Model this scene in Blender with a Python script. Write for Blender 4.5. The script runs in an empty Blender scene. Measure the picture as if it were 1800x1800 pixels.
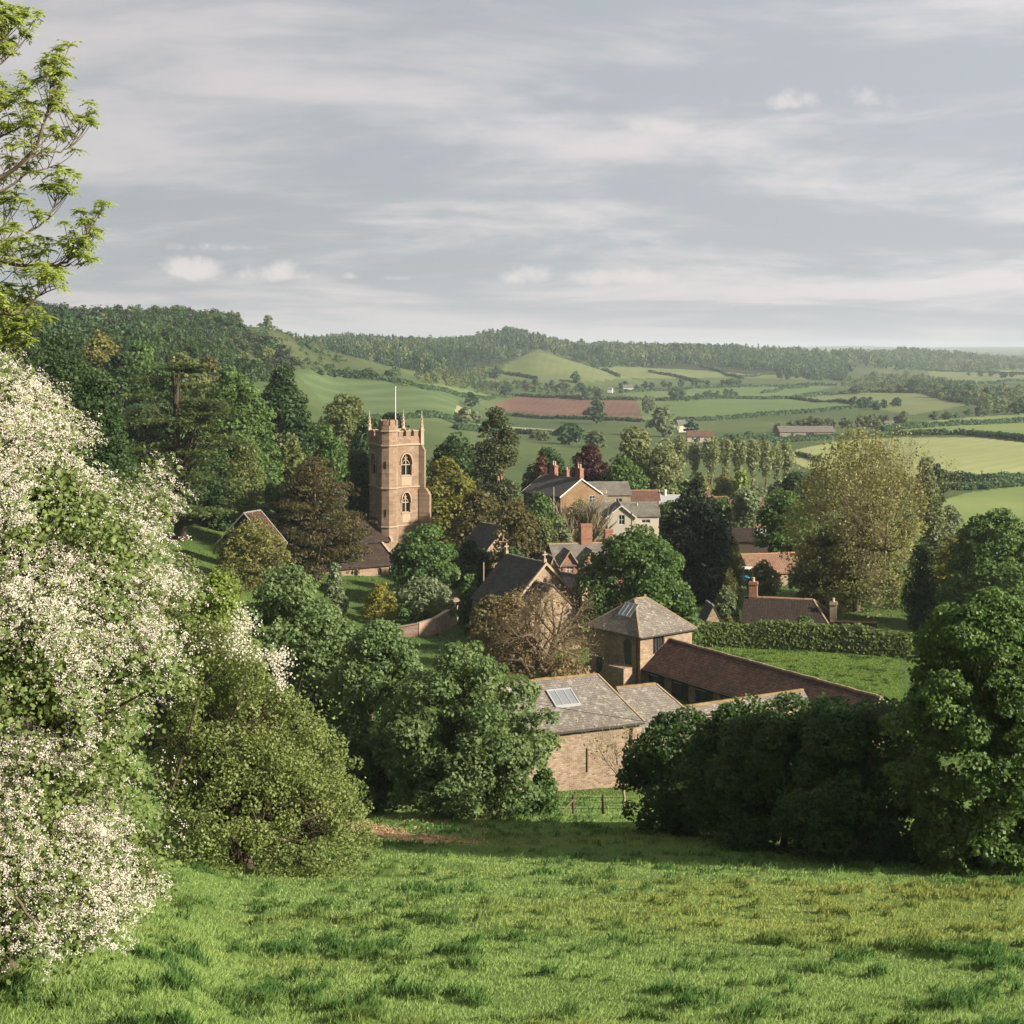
import bpy, bmesh, math, random
import numpy as np
from mathutils import Vector, Matrix

SC = bpy.context.scene
COL = SC.collection
F, CX, HY = 2629.3, 900.0, 615.0          # focal length and horizon of the photograph, in its pixels
R = math.radians

# ------------------------------------------------------------------ camera, light, sky, exposure
cam = bpy.data.objects.new("camera", bpy.data.cameras.new("camera"))
COL.objects.link(cam)
cam.location = (0, 0, 0)
cam.rotation_euler = (R(90), 0, 0)
cam.data.sensor_width = 36
cam.data.lens = F * 36 / 1800
cam.data.shift_y = -(900 - HY) / 1800
cam.data.clip_start = 0.5
cam.data.clip_end = 60000
SC.camera = cam
SC.view_settings.view_transform = "Standard"
SC.view_settings.look = "None"
SC.view_settings.gamma = 1
SC.view_settings.exposure = 1.62
EXPO = 2 ** SC.view_settings.exposure
SUN_EL, SUN_AZ = 26.0, 116.0               # azimuth clockwise from the view direction (+Y)
sd = Vector((math.sin(R(SUN_AZ)) * math.cos(R(SUN_EL)), math.cos(R(SUN_AZ)) * math.cos(R(SUN_EL)), math.sin(R(SUN_EL))))
sl = bpy.data.lights.new("sun", "SUN")
sl.energy = 4.5
sl.angle = R(2.5)
sl.color = (1.0, 0.90, 0.755)
sun = bpy.data.objects.new("sun", sl)
COL.objects.link(sun)
sun.rotation_euler = sd.to_track_quat("Z", "Y").to_euler()
sun.location = (200, -60, 120)
SC.cycles.max_bounces = 5
SC.cycles.diffuse_bounces = 3
SC.cycles.glossy_bounces = 2
SC.cycles.transmission_bounces = 3
SC.cycles.volume_bounces = 0
SC.cycles.use_denoising = True
SC.cycles.caustics_reflective = False
SC.cycles.caustics_refractive = False


class NT:
    """small helper for node trees"""
    def __init__(s, tree):
        s.t = tree
        s.n = tree.nodes
        s.n.clear()
    def add(s, typ, inputs=None, **kw):
        nd = s.n.new(typ)
        for k, v in kw.items():
            setattr(nd, k, v)
        for k, v in (inputs or {}).items():
            sock = nd.inputs[k]
            if hasattr(v, "is_linked") or isinstance(v, bpy.types.NodeSocket):
                s.t.links.new(v, sock)
            else:
                sock.default_value = v
        return nd
    def link(s, a, b):
        s.t.links.new(a, b)
    def math(s, op, a, b=None, clamp=False):
        nd = s.add("ShaderNodeMath", operation=op, use_clamp=clamp)
        for i, v in enumerate((a, b)):
            if v is None:
                continue
            if isinstance(v, bpy.types.NodeSocket):
                s.t.links.new(v, nd.inputs[i])
            else:
                nd.inputs[i].default_value = v
        return nd.outputs[0]
    def mix(s, f, a, b):
        nd = s.add("ShaderNodeMix", data_type="RGBA")
        for i, v in ((0, f), (6, a), (7, b)):
            if isinstance(v, bpy.types.NodeSocket):
                s.t.links.new(v, nd.inputs[i])
            else:
                nd.inputs[i].default_value = (*v, 1) if isinstance(v, tuple) and len(v) == 3 else v
        return nd.outputs[2]
    def ramp(s, f, a, b):
        nd = s.add("ShaderNodeMapRange", {0: f, 1: a, 2: b}, interpolation_type="SMOOTHSTEP")
        return nd.outputs[0]
    def noise(s, vec, scale, detail=4, rough=0.55, dist=0.0):
        return s.add("ShaderNodeTexNoise", {"Vector": vec, "Scale": scale, "Detail": detail, "Roughness": rough, "Distortion": dist}).outputs[0]


wd = bpy.data.worlds.new("World")
SC.world = wd
wd.use_nodes = True
g = NT(wd.node_tree)
tc = g.add("ShaderNodeTexCoord")
sx = g.add("ShaderNodeSeparateXYZ", {0: tc.outputs["Generated"]})
X, Y, Z = sx.outputs
zz = g.math("ADD", g.math("MAXIMUM", Z, 0.0), 0.11)
pv = g.add("ShaderNodeCombineXYZ", {0: g.math("DIVIDE", X, zz), 1: g.math("DIVIDE", Y, zz), 2: 0.0}).outputs[0]
m1 = g.add("ShaderNodeMapping", {"Vector": pv, "Location": (3.1, 7.4, 0), "Scale": (0.80, 0.85, 1)}).outputs[0]
n1 = g.noise(m1, 0.85, 9, 0.6, 0.55)
m2 = g.add("ShaderNodeMapping", {"Vector": pv, "Location": (1.3, 2.2, 0), "Rotation": (0, 0, 0.12), "Scale": (0.38, 1.0, 1)}).outputs[0]
n2 = g.noise(m2, 1.3, 6, 0.55, 0.3)
cl = g.math("ADD", g.math("MULTIPLY", n1, 0.68), g.math("MULTIPLY", n2, 0.32))
n3 = g.noise(m1, 3.6, 6, 0.62, 0.8)
cl = g.math("ADD", cl, g.math("MULTIPLY", g.math("SUBTRACT", n3, 0.5), 0.10))
f1 = g.ramp(cl, 0.425, 0.595)
GREY = (0.462 / EXPO, 0.492 / EXPO, 0.522 / EXPO)
PALE = (0.735 / EXPO, 0.69 / EXPO, 0.69 / EXPO)
c1 = g.mix(f1, GREY, PALE)
side = g.math("ADD", g.math("MULTIPLY", X, 0.42), 0.97)            # the bank of cloud is thinner towards the sun
c1 = g.add("ShaderNodeVectorMath", {0: c1, 1: g.add("ShaderNodeCombineXYZ", {0: side, 1: side, 2: side}).outputs[0]}, operation="MULTIPLY").outputs[0]
low = g.ramp(Z, 0.055, 0.0)
c1 = g.mix(g.math("MULTIPLY", low, 0.55), c1, (0.62 / EXPO, 0.59 / EXPO, 0.615 / EXPO))
# a few small cumulus puffs far away over the hills
az, el = g.math("DIVIDE", X, Y), g.math("DIVIDE", Z, Y)
pn = g.noise(g.add("ShaderNodeCombineXYZ", {0: az, 1: el, 2: 0.0}).outputs[0], 40.0, 7, 0.62)
puffs = None
for (px, py, rx, ry) in ((338, 478, 76, 34), (484, 482, 76, 31), (925, 488, 56, 31), (1090, 491, 120, 26), (1160, 227, 72, 22), (1450, 180, 150, 30), (375, 436, 110, 13), (610, 487, 26, 8), (690, 490, 34, 7)):
    a = g.math("DIVIDE", g.math("SUBTRACT", az, (px - CX) / F), rx / F)
    b = g.math("DIVIDE", g.math("SUBTRACT", el, (HY - py) / F), ry / F)
    b2 = g.math("MULTIPLY", g.math("MINIMUM", b, 0.0), 1.2)
    b = g.math("ADD", b, b2)
    q = g.math("SUBTRACT", 1.0, g.math("ADD", g.math("MULTIPLY", a, a), g.math("MULTIPLY", b, b)))
    q = g.math("MULTIPLY", q, 1.15 if ry > 20 and rx < 140 else 0.6)
    puffs = q if puffs is None else g.math("MAXIMUM", puffs, q)
pf = g.ramp(g.math("ADD", puffs, g.math("MULTIPLY", g.math("SUBTRACT", pn, 0.5), 4.2)), 0.05, 1.25)
c1 = g.mix(g.math("MULTIPLY", pf, 0.85), c1, (0.77 / EXPO, 0.72 / EXPO, 0.705 / EXPO))
sky = g.add("ShaderNodeTexSky", sky_type="NISHITA", sun_disc=False, sun_elevation=R(SUN_EL), sun_rotation=R(SUN_AZ))
b_sky = g.add("ShaderNodeBackground", {0: sky.outputs[0], 1: 0.08})
b_cl = g.add("ShaderNodeBackground", {0: c1, 1: 1.0})
mx = g.add("ShaderNodeMixShader", {0: 0.97, 1: b_sky.outputs[0], 2: b_cl.outputs[0]})
g.link(mx.outputs[0], g.add("ShaderNodeOutputWorld").inputs[0])


# ------------------------------------------------------------------ naming and linking
def tag(o, label=None, cat=None, group=None, kind=None):
    if label: o["label"] = label
    if cat: o["category"] = cat
    if group: o["group"] = group
    if kind: o["kind"] = kind
    return o


def empty(name, loc, rz=0.0):
    o = bpy.data.objects.new(name, None)
    o.empty_display_size = 0.5
    COL.objects.link(o)
    o.location = loc
    o.rotation_euler = (0, 0, rz)
    return o


def mesh_obj(name, V, faces, mats, parent=None, tint=None, fmat=None, smooth=False):
    """V (n,3); faces: list of (m,k) index arrays; one mesh object"""
    V = np.ascontiguousarray(V, dtype=np.float32)
    me = bpy.data.meshes.new(name)
    me.vertices.add(len(V))
    me.vertices.foreach_set("co", V.ravel())
    faces = [np.asarray(f, dtype=np.int32) for f in faces if len(f)]
    nl = sum(f.size for f in faces)
    nf = sum(len(f) for f in faces)
    me.loops.add(nl)
    me.loops.foreach_set("vertex_index", np.concatenate([f.ravel() for f in faces]))
    me.polygons.add(nf)
    tot = np.concatenate([np.full(len(f), f.shape[1], np.int32) for f in faces])
    me.polygons.foreach_set("loop_start", np.concatenate([[0], np.cumsum(tot)[:-1]]).astype(np.int32))
    me.polygons.foreach_set("loop_total", tot)
    if fmat is not None:
        me.polygons.foreach_set("material_index", np.asarray(fmat, np.int32))
    if smooth:
        me.polygons.foreach_set("use_smooth", np.ones(nf, bool))
    if tint is not None:
        at = me.attributes.new("tint", "FLOAT", "POINT")
        at.data.foreach_set("value", np.asarray(tint, np.float32))
    me.update(calc_edges=True)
    for m in (mats if isinstance(mats, (list, tuple)) else [mats]):
        me.materials.append(m)
    o = bpy.data.objects.new(name, me)
    COL.objects.link(o)
    if parent is not None:
        o.parent = parent
    return o


def bm_obj(name, bm, mat, parent=None):
    bmesh.ops.recalc_face_normals(bm, faces=bm.faces[:])
    me = bpy.data.meshes.new(name)
    bm.to_mesh(me)
    bm.free()
    me.materials.append(mat)
    o = bpy.data.objects.new(name, me)
    COL.objects.link(o)
    if parent is not None:
        o.parent = parent
    return o


# ------------------------------------------------------------------ numpy noise
def _hash(ix, iy, seed):
    h = (ix.astype(np.int64) * 374761393 + iy.astype(np.int64) * 668265263 + seed * 974634777) & 0xFFFFFFFF
    h = ((h ^ (h >> 13)) * 1274126177) & 0xFFFFFFFF
    return ((h ^ (h >> 16)) & 0xFFFF) / 65535.0


def vnoise(x, y, seed=0):
    x = np.asarray(x, float); y = np.asarray(y, float)
    ix, iy = np.floor(x), np.floor(y)
    fx, fy = x - ix, y - iy
    fx = fx * fx * (3 - 2 * fx); fy = fy * fy * (3 - 2 * fy)
    a, b = _hash(ix, iy, seed), _hash(ix + 1, iy, seed)
    c, d = _hash(ix, iy + 1, seed), _hash(ix + 1, iy + 1, seed)
    return (a * (1 - fx) + b * fx) * (1 - fy) + (c * (1 - fx) + d * fx) * fy


def fbm(x, y, oct=4, seed=0):
    s, a, t = 0, 0.5, 0
    for k in range(oct):
        s = s + a * vnoise(x * 2 ** k + 17.3 * k, y * 2 ** k - 9.1 * k, seed + k)
        t += a
        a *= 0.5
    return s / t


# ------------------------------------------------------------------ terrain
def pchip(x, y, xi):
    """monotone cubic, y may be (n,m)"""
    x = np.asarray(x, float); y = np.asarray(y, float)
    one = y.ndim == 1
    if one: y = y[:, None]
    h = np.diff(x)[:, None]; dl = np.diff(y, axis=0) / h
    d = np.zeros_like(y)
    w1, w2 = 2 * h[1:] + h[:-1], h[1:] + 2 * h[:-1]
    with np.errstate(divide="ignore", invalid="ignore"):
        hm = (w1 + w2) / (w1 / dl[:-1] + w2 / dl[1:])
    d[1:-1] = np.where(dl[:-1] * dl[1:] > 0, np.nan_to_num(hm), 0)
    d[0], d[-1] = dl[0], dl[-1]
    xi = np.clip(xi, x[0], x[-1])
    k = np.clip(np.searchsorted(x, xi) - 1, 0, len(x) - 2)
    t = ((xi - x[k]) / np.diff(x)[k])[:, None]
    hk = np.diff(x)[k][:, None]
    r = ((1 + 2 * t) * (1 - t) ** 2) * y[k] + t * (1 - t) ** 2 * hk * d[k] + t * t * (3 - 2 * t) * y[k + 1] + t * t * (t - 1) * hk * d[k + 1]
    return r[:, 0] if one else r


NEAR = [(2, -2.2), (5, -3.4), (10, -5.4), (15, -7.3), (20, -9.05), (35, -13.4), (50, -17.3), (70, -22.2), (85, -26.0), (100, -29.0), (120, -30.0)]
FAR = [(7000, -24), (10000, 2), (12500, 24), (14000, 20)]
LEFT = [(2, -2.2), (5, -3.5), (10, -5.5), (15, -7.1), (20, -8.2), (35, -12.4)]
COLS = {
    -300: LEFT + [(50, -14.5), (70, -17), (100, -18), (140, -16), (190, -11), (250, -6), (300, -1), (450, 11), (600, 20), (800, 26), (1000, 24), (1500, 5), (3000, -10)] + FAR,
    100: LEFT + [(50, -16.0), (70, -19.5), (100, -22.5), (140, -21.5), (190, -18), (250, -13), (300, -9), (450, 1), (600, 9), (800, 14.5), (1000, 13), (1500, 0), (3000, -10)] + FAR,
    300: [(2, -2), (5, -3.2), (10, -5.1), (15, -6.9), (20, -8.5), (35, -12.9), (50, -16.7), (70, -21), (85, -24), (100, -26.5), (120, -26.3), (140, -25.5), (190, -23.5), (250, -18), (300, -14), (450, -5), (600, 3), (800, 13.5), (900, 15), (1000, 13), (1500, 0), (3000, -10)] + FAR,
    450: NEAR[:-2] + [(100, -28), (120, -28.5), (140, -28), (170, -26.5), (200, -26), (280, -23), (350, -19), (450, -15), (600, -11), (750, 0), (900, 13), (960, 15.5), (1100, 8), (1500, 0), (3000, -10)] + FAR,
    600: NEAR + [(150, -30), (200, -29.5), (280, -28), (350, -27), (450, -26.5), (600, -25.5), (800, -21), (900, -14), (1000, -3.5), (1060, -3), (1150, -6), (1300, -8), (1600, 2), (1800, 7.5), (2000, 9), (3000, -10)] + FAR,
    750: NEAR + [(150, -30.3), (200, -30.5), (280, -31), (350, -31.5), (450, -31), (600, -30), (800, -27.5), (950, -24), (1100, -21), (1300, -17), (1600, -6), (1900, 3), (2200, 3), (3000, -10)] + FAR,
    900: NEAR + [(140, -30.2), (180, -30.5), (220, -31), (280, -32), (350, -33.5), (450, -36), (600, -39), (800, -43), (1000, -46), (1200, -46.5), (1400, -42), (1550, -36), (1700, -30), (1900, -14), (2200, 11), (2450, 19), (3300, -5)] + FAR,
    1000: NEAR + [(140, -30.2), (180, -30.5), (220, -31), (280, -32.2), (350, -34), (450, -37), (600, -40.5), (800, -44), (1000, -46.5), (1200, -47), (1400, -43), (1600, -36), (1800, -27), (2000, -17), (2200, -5), (2400, 1), (3300, -8)] + FAR,
    1200: NEAR + [(140, -30.2), (180, -30.5), (220, -31), (280, -32.4), (350, -34.5), (450, -38), (600, -42), (800, -45), (1000, -46.5), (1300, -46), (1600, -42), (1900, -33), (2100, -22), (2250, -13), (2450, -5), (2800, -8), (3500, -30), (5000, -38)] + FAR,
    1500: NEAR + [(140, -30.2), (180, -30.8), (220, -31.6), (280, -33.8), (350, -37.2), (450, -41), (600, -43.5), (800, -45), (1300, -45.5), (1600, -44), (2100, -40), (2500, -27), (2750, -14), (3100, -14), (4000, -38), (5000, -42), (7000, -24), (10000, 2), (12500, 31), (14000, 24)],
    1400: NEAR + [(140, -30.2), (180, -30.5), (220, -31.2), (280, -33), (350, -36.5), (450, -40.5), (600, -43.5), (800, -45), (1300, -46), (1600, -44), (2000, -38), (2300, -28), (2500, -15), (2650, -10), (2900, -14), (4000, -38), (5000, -42)] + FAR,
    1600: NEAR + [(140, -30.2), (180, -31), (220, -32), (280, -34.5), (350, -38), (450, -41.5), (700, -43.5), (900, -44.5), (1200, -45), (1600, -44), (2200, -42), (2900, -35), (3400, -13), (3800, -13), (5000, -40), (7000, -24), (10000, 0), (12500, 20), (14000, 16)],
    1800: NEAR[:-2] + [(100, -29), (120, -30), (150, -31), (180, -32), (220, -33.5), (280, -36.8), (350, -40), (420, -42), (500, -42.6), (700, -43), (900, -43.5), (1200, -44), (1600, -44), (2200, -43), (3000, -41), (4000, -36), (4500, -34), (5800, -44)] + FAR,
}
LD0, LD1, NLD = math.log(2), math.log(14000), 760
_ld = np.linspace(LD0, LD1, NLD)
_px = sorted(COLS)
_tab = np.stack([pchip(np.log([d for d, z in COLS[p]]), np.array([z for d, z in COLS[p]]), _ld) for p in _px])
_PX0, _PX1, _NPX = -300.0, 1800.0, 701
_tab = pchip(np.array(_px, float), _tab, np.linspace(_PX0, _PX1, _NPX))          # (px, logD)
_k = np.array([1, 2, 3, 2, 1]) / 9.0
for _i in range(3):
    _pd = np.pad(_tab, ((2, 2), (0, 0)), mode="edge")
    _tab = sum(_k[j] * _pd[j:j + _NPX] for j in range(5))
CONE = ((950 - CX) / F * 1690, 1690.0)


def tuss(x, y):
    """0..1, how strongly the turf of the near field stands up in tussocks here"""
    x, y = x * 1.45, y * 1.45
    u, v = x * 0.80 - y * 0.60, x * 0.60 + y * 0.80        # u runs along the terracettes
    a = fbm(u * 1.05, v * 1.45, 3, 5)
    b = fbm(u * 0.18 + 9, v * 0.30, 2, 31)
    return np.clip((a - 0.60 + (b - 0.5) * 0.3) * 5.5, 0, 1)


def height(x, y, bumps=True):
    x = np.asarray(x, float); y = np.maximum(np.asarray(y, float), 2.0)
    px = np.clip(CX + F * x / y, _PX0, _PX1 - 0.01)
    fi = (px - _PX0) / (_PX1 - _PX0) * (_NPX - 1)
    fj = np.clip((np.log(y) - LD0) / (LD1 - LD0), 0, 0.999999) * (NLD - 1)
    i = np.minimum(fi.astype(int), _NPX - 2); j = np.minimum(fj.astype(int), NLD - 2)
    a, b = fi - i, fj - j
    z = (_tab[i, j] * (1 - a) + _tab[i + 1, j] * a) * (1 - b) + (_tab[i, j + 1] * (1 - a) + _tab[i + 1, j + 1] * a) * b
    r = np.sqrt((x - CONE[0]) ** 2 + ((y - CONE[1]) * 0.8) ** 2 + 120)
    z = z + 31 * np.clip(1 - r / 118, 0, 1) ** 1.15
    if bumps:
        fade = np.clip((100 - y) / 25, 0, 1)
        z = z + fade * (0.16 * (fbm((x * 0.8 - y * 0.6) * 0.35, (x * 0.6 + y * 0.8) * 0.8, 2, 71) - 0.5) + 0.12 * tuss(x, y))
        w = np.clip((y - 380) / 500, 0, 1)
        z = z + w * (fbm(x / 60, y / 60, 3, 12) - 0.5) * np.minimum(y, 2500) * 0.0035
    return z


def gz(x, y):
    return float(height(np.array([x]), np.array([y]))[0])


_hd = np.exp(np.linspace(math.log(14), math.log(13900), 5000))


def hit(px, py, dmin=14, dmax=13900):
    """where the sight line through a pixel of the photograph meets the ground"""
    u, s = (px - CX) / F, -(py - HY) / F
    z = height(u * _hd, _hd)
    ok = (s * _hd <= z) & (_hd >= dmin) & (_hd <= dmax)
    k = int(np.argmax(ok)) if ok.any() else int(np.argmin(np.where((_hd >= dmin) & (_hd <= dmax), abs(s * _hd - z), 1e9)))
    d = _hd[k]
    return np.array([u * d, d, z[k]])


def at(px, py, D):
    return np.array([(px - CX) / F * D, D, -(py - HY) / F * D])


def in_poly(px, py, poly):
    r = np.zeros(px.shape, bool)
    n = len(poly)
    for i in range(n):
        x0, y0 = poly[i]; x1, y1 = poly[(i + 1) % n]
        c = (y0 > py) != (y1 > py)
        with np.errstate(divide="ignore", invalid="ignore"):
            r ^= c & (px < (x1 - x0) * (py - y0) / (y1 - y0 + 1e-12) + x0)
    return r


# ------------------------------------------------------------------ materials
def mat_new(name):
    m = bpy.data.materials.new(name)
    m.use_nodes = True
    return m, NT(m.node_tree)


def finish(nt, shader):
    nt.link(shader, nt.add("ShaderNodeOutputMaterial").inputs[0])


def principled(nt, col, rough=0.8, spec=0.3, normal=None, **kw):
    inp = {"Base Color": (*col, 1) if isinstance(col, tuple) else col, "Roughness": rough, "Specular IOR Level": spec}
    inp.update(kw)
    if normal is not None: inp["Normal"] = normal
    return nt.add("ShaderNodeBsdfPrincipled", inp).outputs[0]


def leaf_mat(name, ca, cb, trans=0.35, spec=0.25):
    m, n = mat_new(name)
    t = n.add("ShaderNodeAttribute", attribute_name="tint").outputs["Fac"]
    c = n.mix(t, ca, cb)
    p = principled(n, c, 0.55, spec)
    tr = n.add("ShaderNodeBsdfTranslucent", {0: n.mix(0.55, c, tuple(min(1, v * k) for v, k in zip(cb, (1.35, 1.35, 0.8))))}).outputs[0]
    finish(n, n.add("ShaderNodeMixShader", {0: trans, 1: p, 2: tr}).outputs[0])
    return m


def plain(name, col, rough=0.7, spec=0.3, metal=0.0, var=0.12, scale=3.0):
    m, n = mat_new(name)
    co = n.add("ShaderNodeTexCoord").outputs["Object"]
    f = n.noise(co, scale, 5, 0.6)
    c = n.mix(f, tuple(v * (1 - var) for v in col), tuple(min(1, v * (1 + var)) for v in col))
    finish(n, principled(n, c, rough, spec, Metallic=metal))
    return m


def sc(c, k):
    return tuple(min(1.0, v * k) for v in c)


def field_mat(name, ca, cb, scale=0.01, stripe=None, fine=0.25, K=0.80):
    ca, cb = sc(ca, K), sc(cb, K)
    m, n = mat_new(name)
    co = n.add("ShaderNodeTexCoord").outputs["Object"]
    f = n.ramp(n.noise(co, scale, 5, 0.6), 0.3, 0.7)
    c = n.mix(f, ca, cb)
    if stripe:
        ang, per, cc, amt = stripe
        mp = n.add("ShaderNodeMapping", {"Vector": co, "Rotation": (0, 0, ang), "Scale": (1 / per,) * 3}).outputs[0]
        w = n.add("ShaderNodeTexWave", {"Vector": mp, "Scale": 0.314, "Distortion": 1.5, "Detail": 2, "Detail Scale": 0.6}).outputs["Fac"]
        c = n.mix(n.math("MULTIPLY", n.ramp(w, 0.35, 0.9), amt), c, cc)
    f3 = n.ramp(n.noise(co, scale * 4.5, 6, 0.7), 0.35, 0.75)
    c = n.mix(n.math("MULTIPLY", f3, 0.45), c, tuple((p * 0.7, q * 0.78, r * 0.7)[i] for i, (p, q, r) in enumerate([(ca[0], 0, 0), (0, ca[1], 0), (0, 0, ca[2])])))
    f2 = n.noise(co, fine, 4, 0.7)
    c = n.mix(n.math("MULTIPLY", f2, 0.45), c, tuple(v * 0.55 for v in ca))
    finish(n, principled(n, c, 0.95, 0.1))
    return m


def masonry(name, ca, cb, mortar, bw, bh, msize=0.02, lichen=None, bump=0.6, slope=1.0, xy=True, stain=0.5, offset=0.5):
    """courses of stone, brick, slate or tile; the vector runs along the wall and up it"""
    K = 0.60 if "stone" in name or "brick" in name else 0.7
    ca, cb, mortar = sc(ca, K), sc(cb, K), sc(mortar, K)
    lichen = [(sc(a, K), *b) for a, *b in (lichen or [])]
    m, n = mat_new(name)
    co = n.add("ShaderNodeTexCoord").outputs["Object"]
    s = n.add("ShaderNodeSeparateXYZ", {0: co})
    along = n.math("ADD", s.outputs[0], s.outputs[1]) if xy else s.outputs[0]
    wob = n.noise(co, 1.3, 2)
    v = n.add("ShaderNodeCombineXYZ", {0: n.math("ADD", along, n.math("MULTIPLY", wob, bw * 0.4)), 1: n.math("ADD", n.math("MULTIPLY", s.outputs[2], slope), n.math("MULTIPLY", wob, bh * 0.5)), 2: 0.0}).outputs[0]
    br = n.add("ShaderNodeTexBrick", {"Vector": v, "Color1": (0, 0, 0, 1), "Color2": (1, 1, 1, 1), "Mortar": (0.5, 0.5, 0.5, 1), "Scale": 1.0, "Mortar Size": msize, "Mortar Smooth": 0.3, "Bias": 0.0, "Brick Width": bw, "Row Height": bh}, offset=offset)
    c = n.mix(br.outputs["Color"], ca, cb)
    c = n.mix(n.math("MULTIPLY", n.ramp(n.noise(co, 0.55, 6, 0.65), 0.42, 0.7), stain), c, tuple(x * 0.55 for x in ca))
    c = n.mix(n.math("MULTIPLY", n.ramp(n.noise(co, 2.2, 5, 0.7), 0.5, 0.75), stain * 0.6), c, tuple(min(1, x * 1.5) for x in cb))
    mp = n.add("ShaderNodeMapping", {"Vector": co, "Scale": (1.6, 1.6, 0.16)}).outputs[0]     # rain streaks
    c = n.mix(n.math("MULTIPLY", n.ramp(n.noise(mp, 1.0, 5, 0.65), 0.50, 0.78), stain * 0.8), c, sc(ca, 0.5))
    c = n.mix(n.math("MULTIPLY", br.outputs["Fac"], 0.75), c, mortar)
    if lichen:
        for k, (lc, scl, lo, hi) in enumerate(lichen):
            lf = n.ramp(n.noise(n.add("ShaderNodeMapping", {"Vector": co, "Location": (k * 7.7, 3.1, 1)}).outputs[0], scl, 6, 0.72), lo, hi)
            c = n.mix(lf, c, lc)
    bp = n.add("ShaderNodeBump", {"Strength": bump, "Distance": 0.04, "Height": n.math("ADD", n.math("MULTIPLY", br.outputs["Fac"], -0.8), n.noise(co, 9.0, 4, 0.7))}).outputs[0]
    finish(n, principled(n, c, 0.88, 0.2, bp))
    return m


M = {}
M["bark"] = plain("bark", (0.10, 0.075, 0.05), 0.9, 0.1, var=0.4, scale=4)
M["bark_pale"] = plain("bark_pale", (0.22, 0.18, 0.12), 0.9, 0.1, var=0.35, scale=4)
M["bark_warm"] = plain("bark_warm", (0.22, 0.125, 0.07), 0.9, 0.1, var=0.35, scale=4)
M["bark_dark"] = plain("bark_dark", (0.055, 0.042, 0.03), 0.9, 0.1, var=0.4, scale=4)
PAL = {
    "deep": ((0.016, 0.036, 0.011), (0.041, 0.073, 0.019)),
    "mid": ((0.034, 0.072, 0.018), (0.080, 0.132, 0.032)),
    "maple": ((0.046, 0.086, 0.030), (0.125, 0.170, 0.060)),
    "sycamore": ((0.034, 0.070, 0.020), (0.095, 0.150, 0.036)),
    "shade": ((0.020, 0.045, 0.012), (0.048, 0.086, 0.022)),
    "lime": ((0.085, 0.135, 0.022), (0.18, 0.225, 0.045)),
    "fresh": ((0.15, 0.20, 0.04), (0.31, 0.36, 0.10)),
    "olive": ((0.075, 0.080, 0.022), (0.16, 0.155, 0.045)),
    "olivegreen": ((0.055, 0.075, 0.022), (0.125, 0.145, 0.045)),
    "yellow": ((0.095, 0.095, 0.016), (0.19, 0.175, 0.03)),
    "gold": ((0.066, 0.074, 0.012), (0.145, 0.140, 0.024)),
    "brown": ((0.060, 0.042, 0.016), (0.155, 0.105, 0.036)),
    "pine": ((0.022, 0.034, 0.013), (0.065, 0.072, 0.022)),
    "cedar": ((0.012, 0.026, 0.009), (0.078, 0.102, 0.027)),
    "yew": ((0.010, 0.020, 0.011), (0.028, 0.042, 0.020)),
    "dullolive": ((0.046, 0.044, 0.017), (0.115, 0.100, 0.038)),
    "budleaf": ((0.115, 0.120, 0.038), (0.215, 0.210, 0.080)),
    "hawgreen": ((0.072, 0.102, 0.029), (0.175, 0.210, 0.066)),
    "bronze": ((0.027, 0.026, 0.011), (0.082, 0.064, 0.021)),
    "twig": ((0.105, 0.080, 0.036), (0.200, 0.150, 0.070)),
    "copper": ((0.026, 0.010, 0.009), (0.062, 0.021, 0.017)),
    "rust": ((0.040, 0.014, 0.008), (0.095, 0.034, 0.018)),
    "grey": ((0.070, 0.095, 0.048), (0.150, 0.180, 0.092)),
    "poplar": ((0.085, 0.105, 0.040), (0.185, 0.205, 0.088)),
    "hedge": ((0.050, 0.080, 0.022), (0.135, 0.170, 0.050)),
    "haw": ((0.050, 0.085, 0.024), (0.15, 0.19, 0.055)),
    "far": ((0.022, 0.054, 0.022), (0.052, 0.098, 0.036)),
    "farpale": ((0.060, 0.085, 0.035), (0.115, 0.140, 0.055)),
    "conifer": ((0.012, 0.036, 0.022), (0.034, 0.070, 0.036)),
    "blossom": ((0.40, 0.365, 0.315), (0.60, 0.56, 0.505)),
}
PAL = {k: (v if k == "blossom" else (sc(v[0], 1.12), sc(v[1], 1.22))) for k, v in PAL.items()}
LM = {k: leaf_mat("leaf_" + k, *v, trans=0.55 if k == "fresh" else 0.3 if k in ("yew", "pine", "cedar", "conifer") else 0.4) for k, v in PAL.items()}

# ------------------------------------------------------------------ ground, one sheet to the horizon, with its fields
M["meadow"] = field_mat("meadow", (0.055, 0.085, 0.028), (0.105, 0.135, 0.045), 0.006)
M["village_turf"] = field_mat("village_turf", (0.050, 0.085, 0.022), (0.085, 0.13, 0.032), 0.05, fine=1.5, K=1)
M["sward"] = field_mat("sward", (0.08, 0.13, 0.03), (0.12, 0.18, 0.045), 0.3, fine=4.0, K=1)
M["ploughed"] = field_mat("ploughed", (0.115, 0.058, 0.038), (0.165, 0.088, 0.058), 0.008, stripe=(0.1, 6, (0.19, 0.11, 0.078), 0.3))
M["mown"] = field_mat("mown", (0.26, 0.275, 0.115), (0.34, 0.35, 0.16), 0.006, stripe=(0.62, 9, (0.20, 0.23, 0.085), 0.75), fine=0.1)
M["pasture"] = field_mat("pasture", (0.155, 0.205, 0.062), (0.21, 0.255, 0.085), 0.008, fine=0.1)
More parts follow.
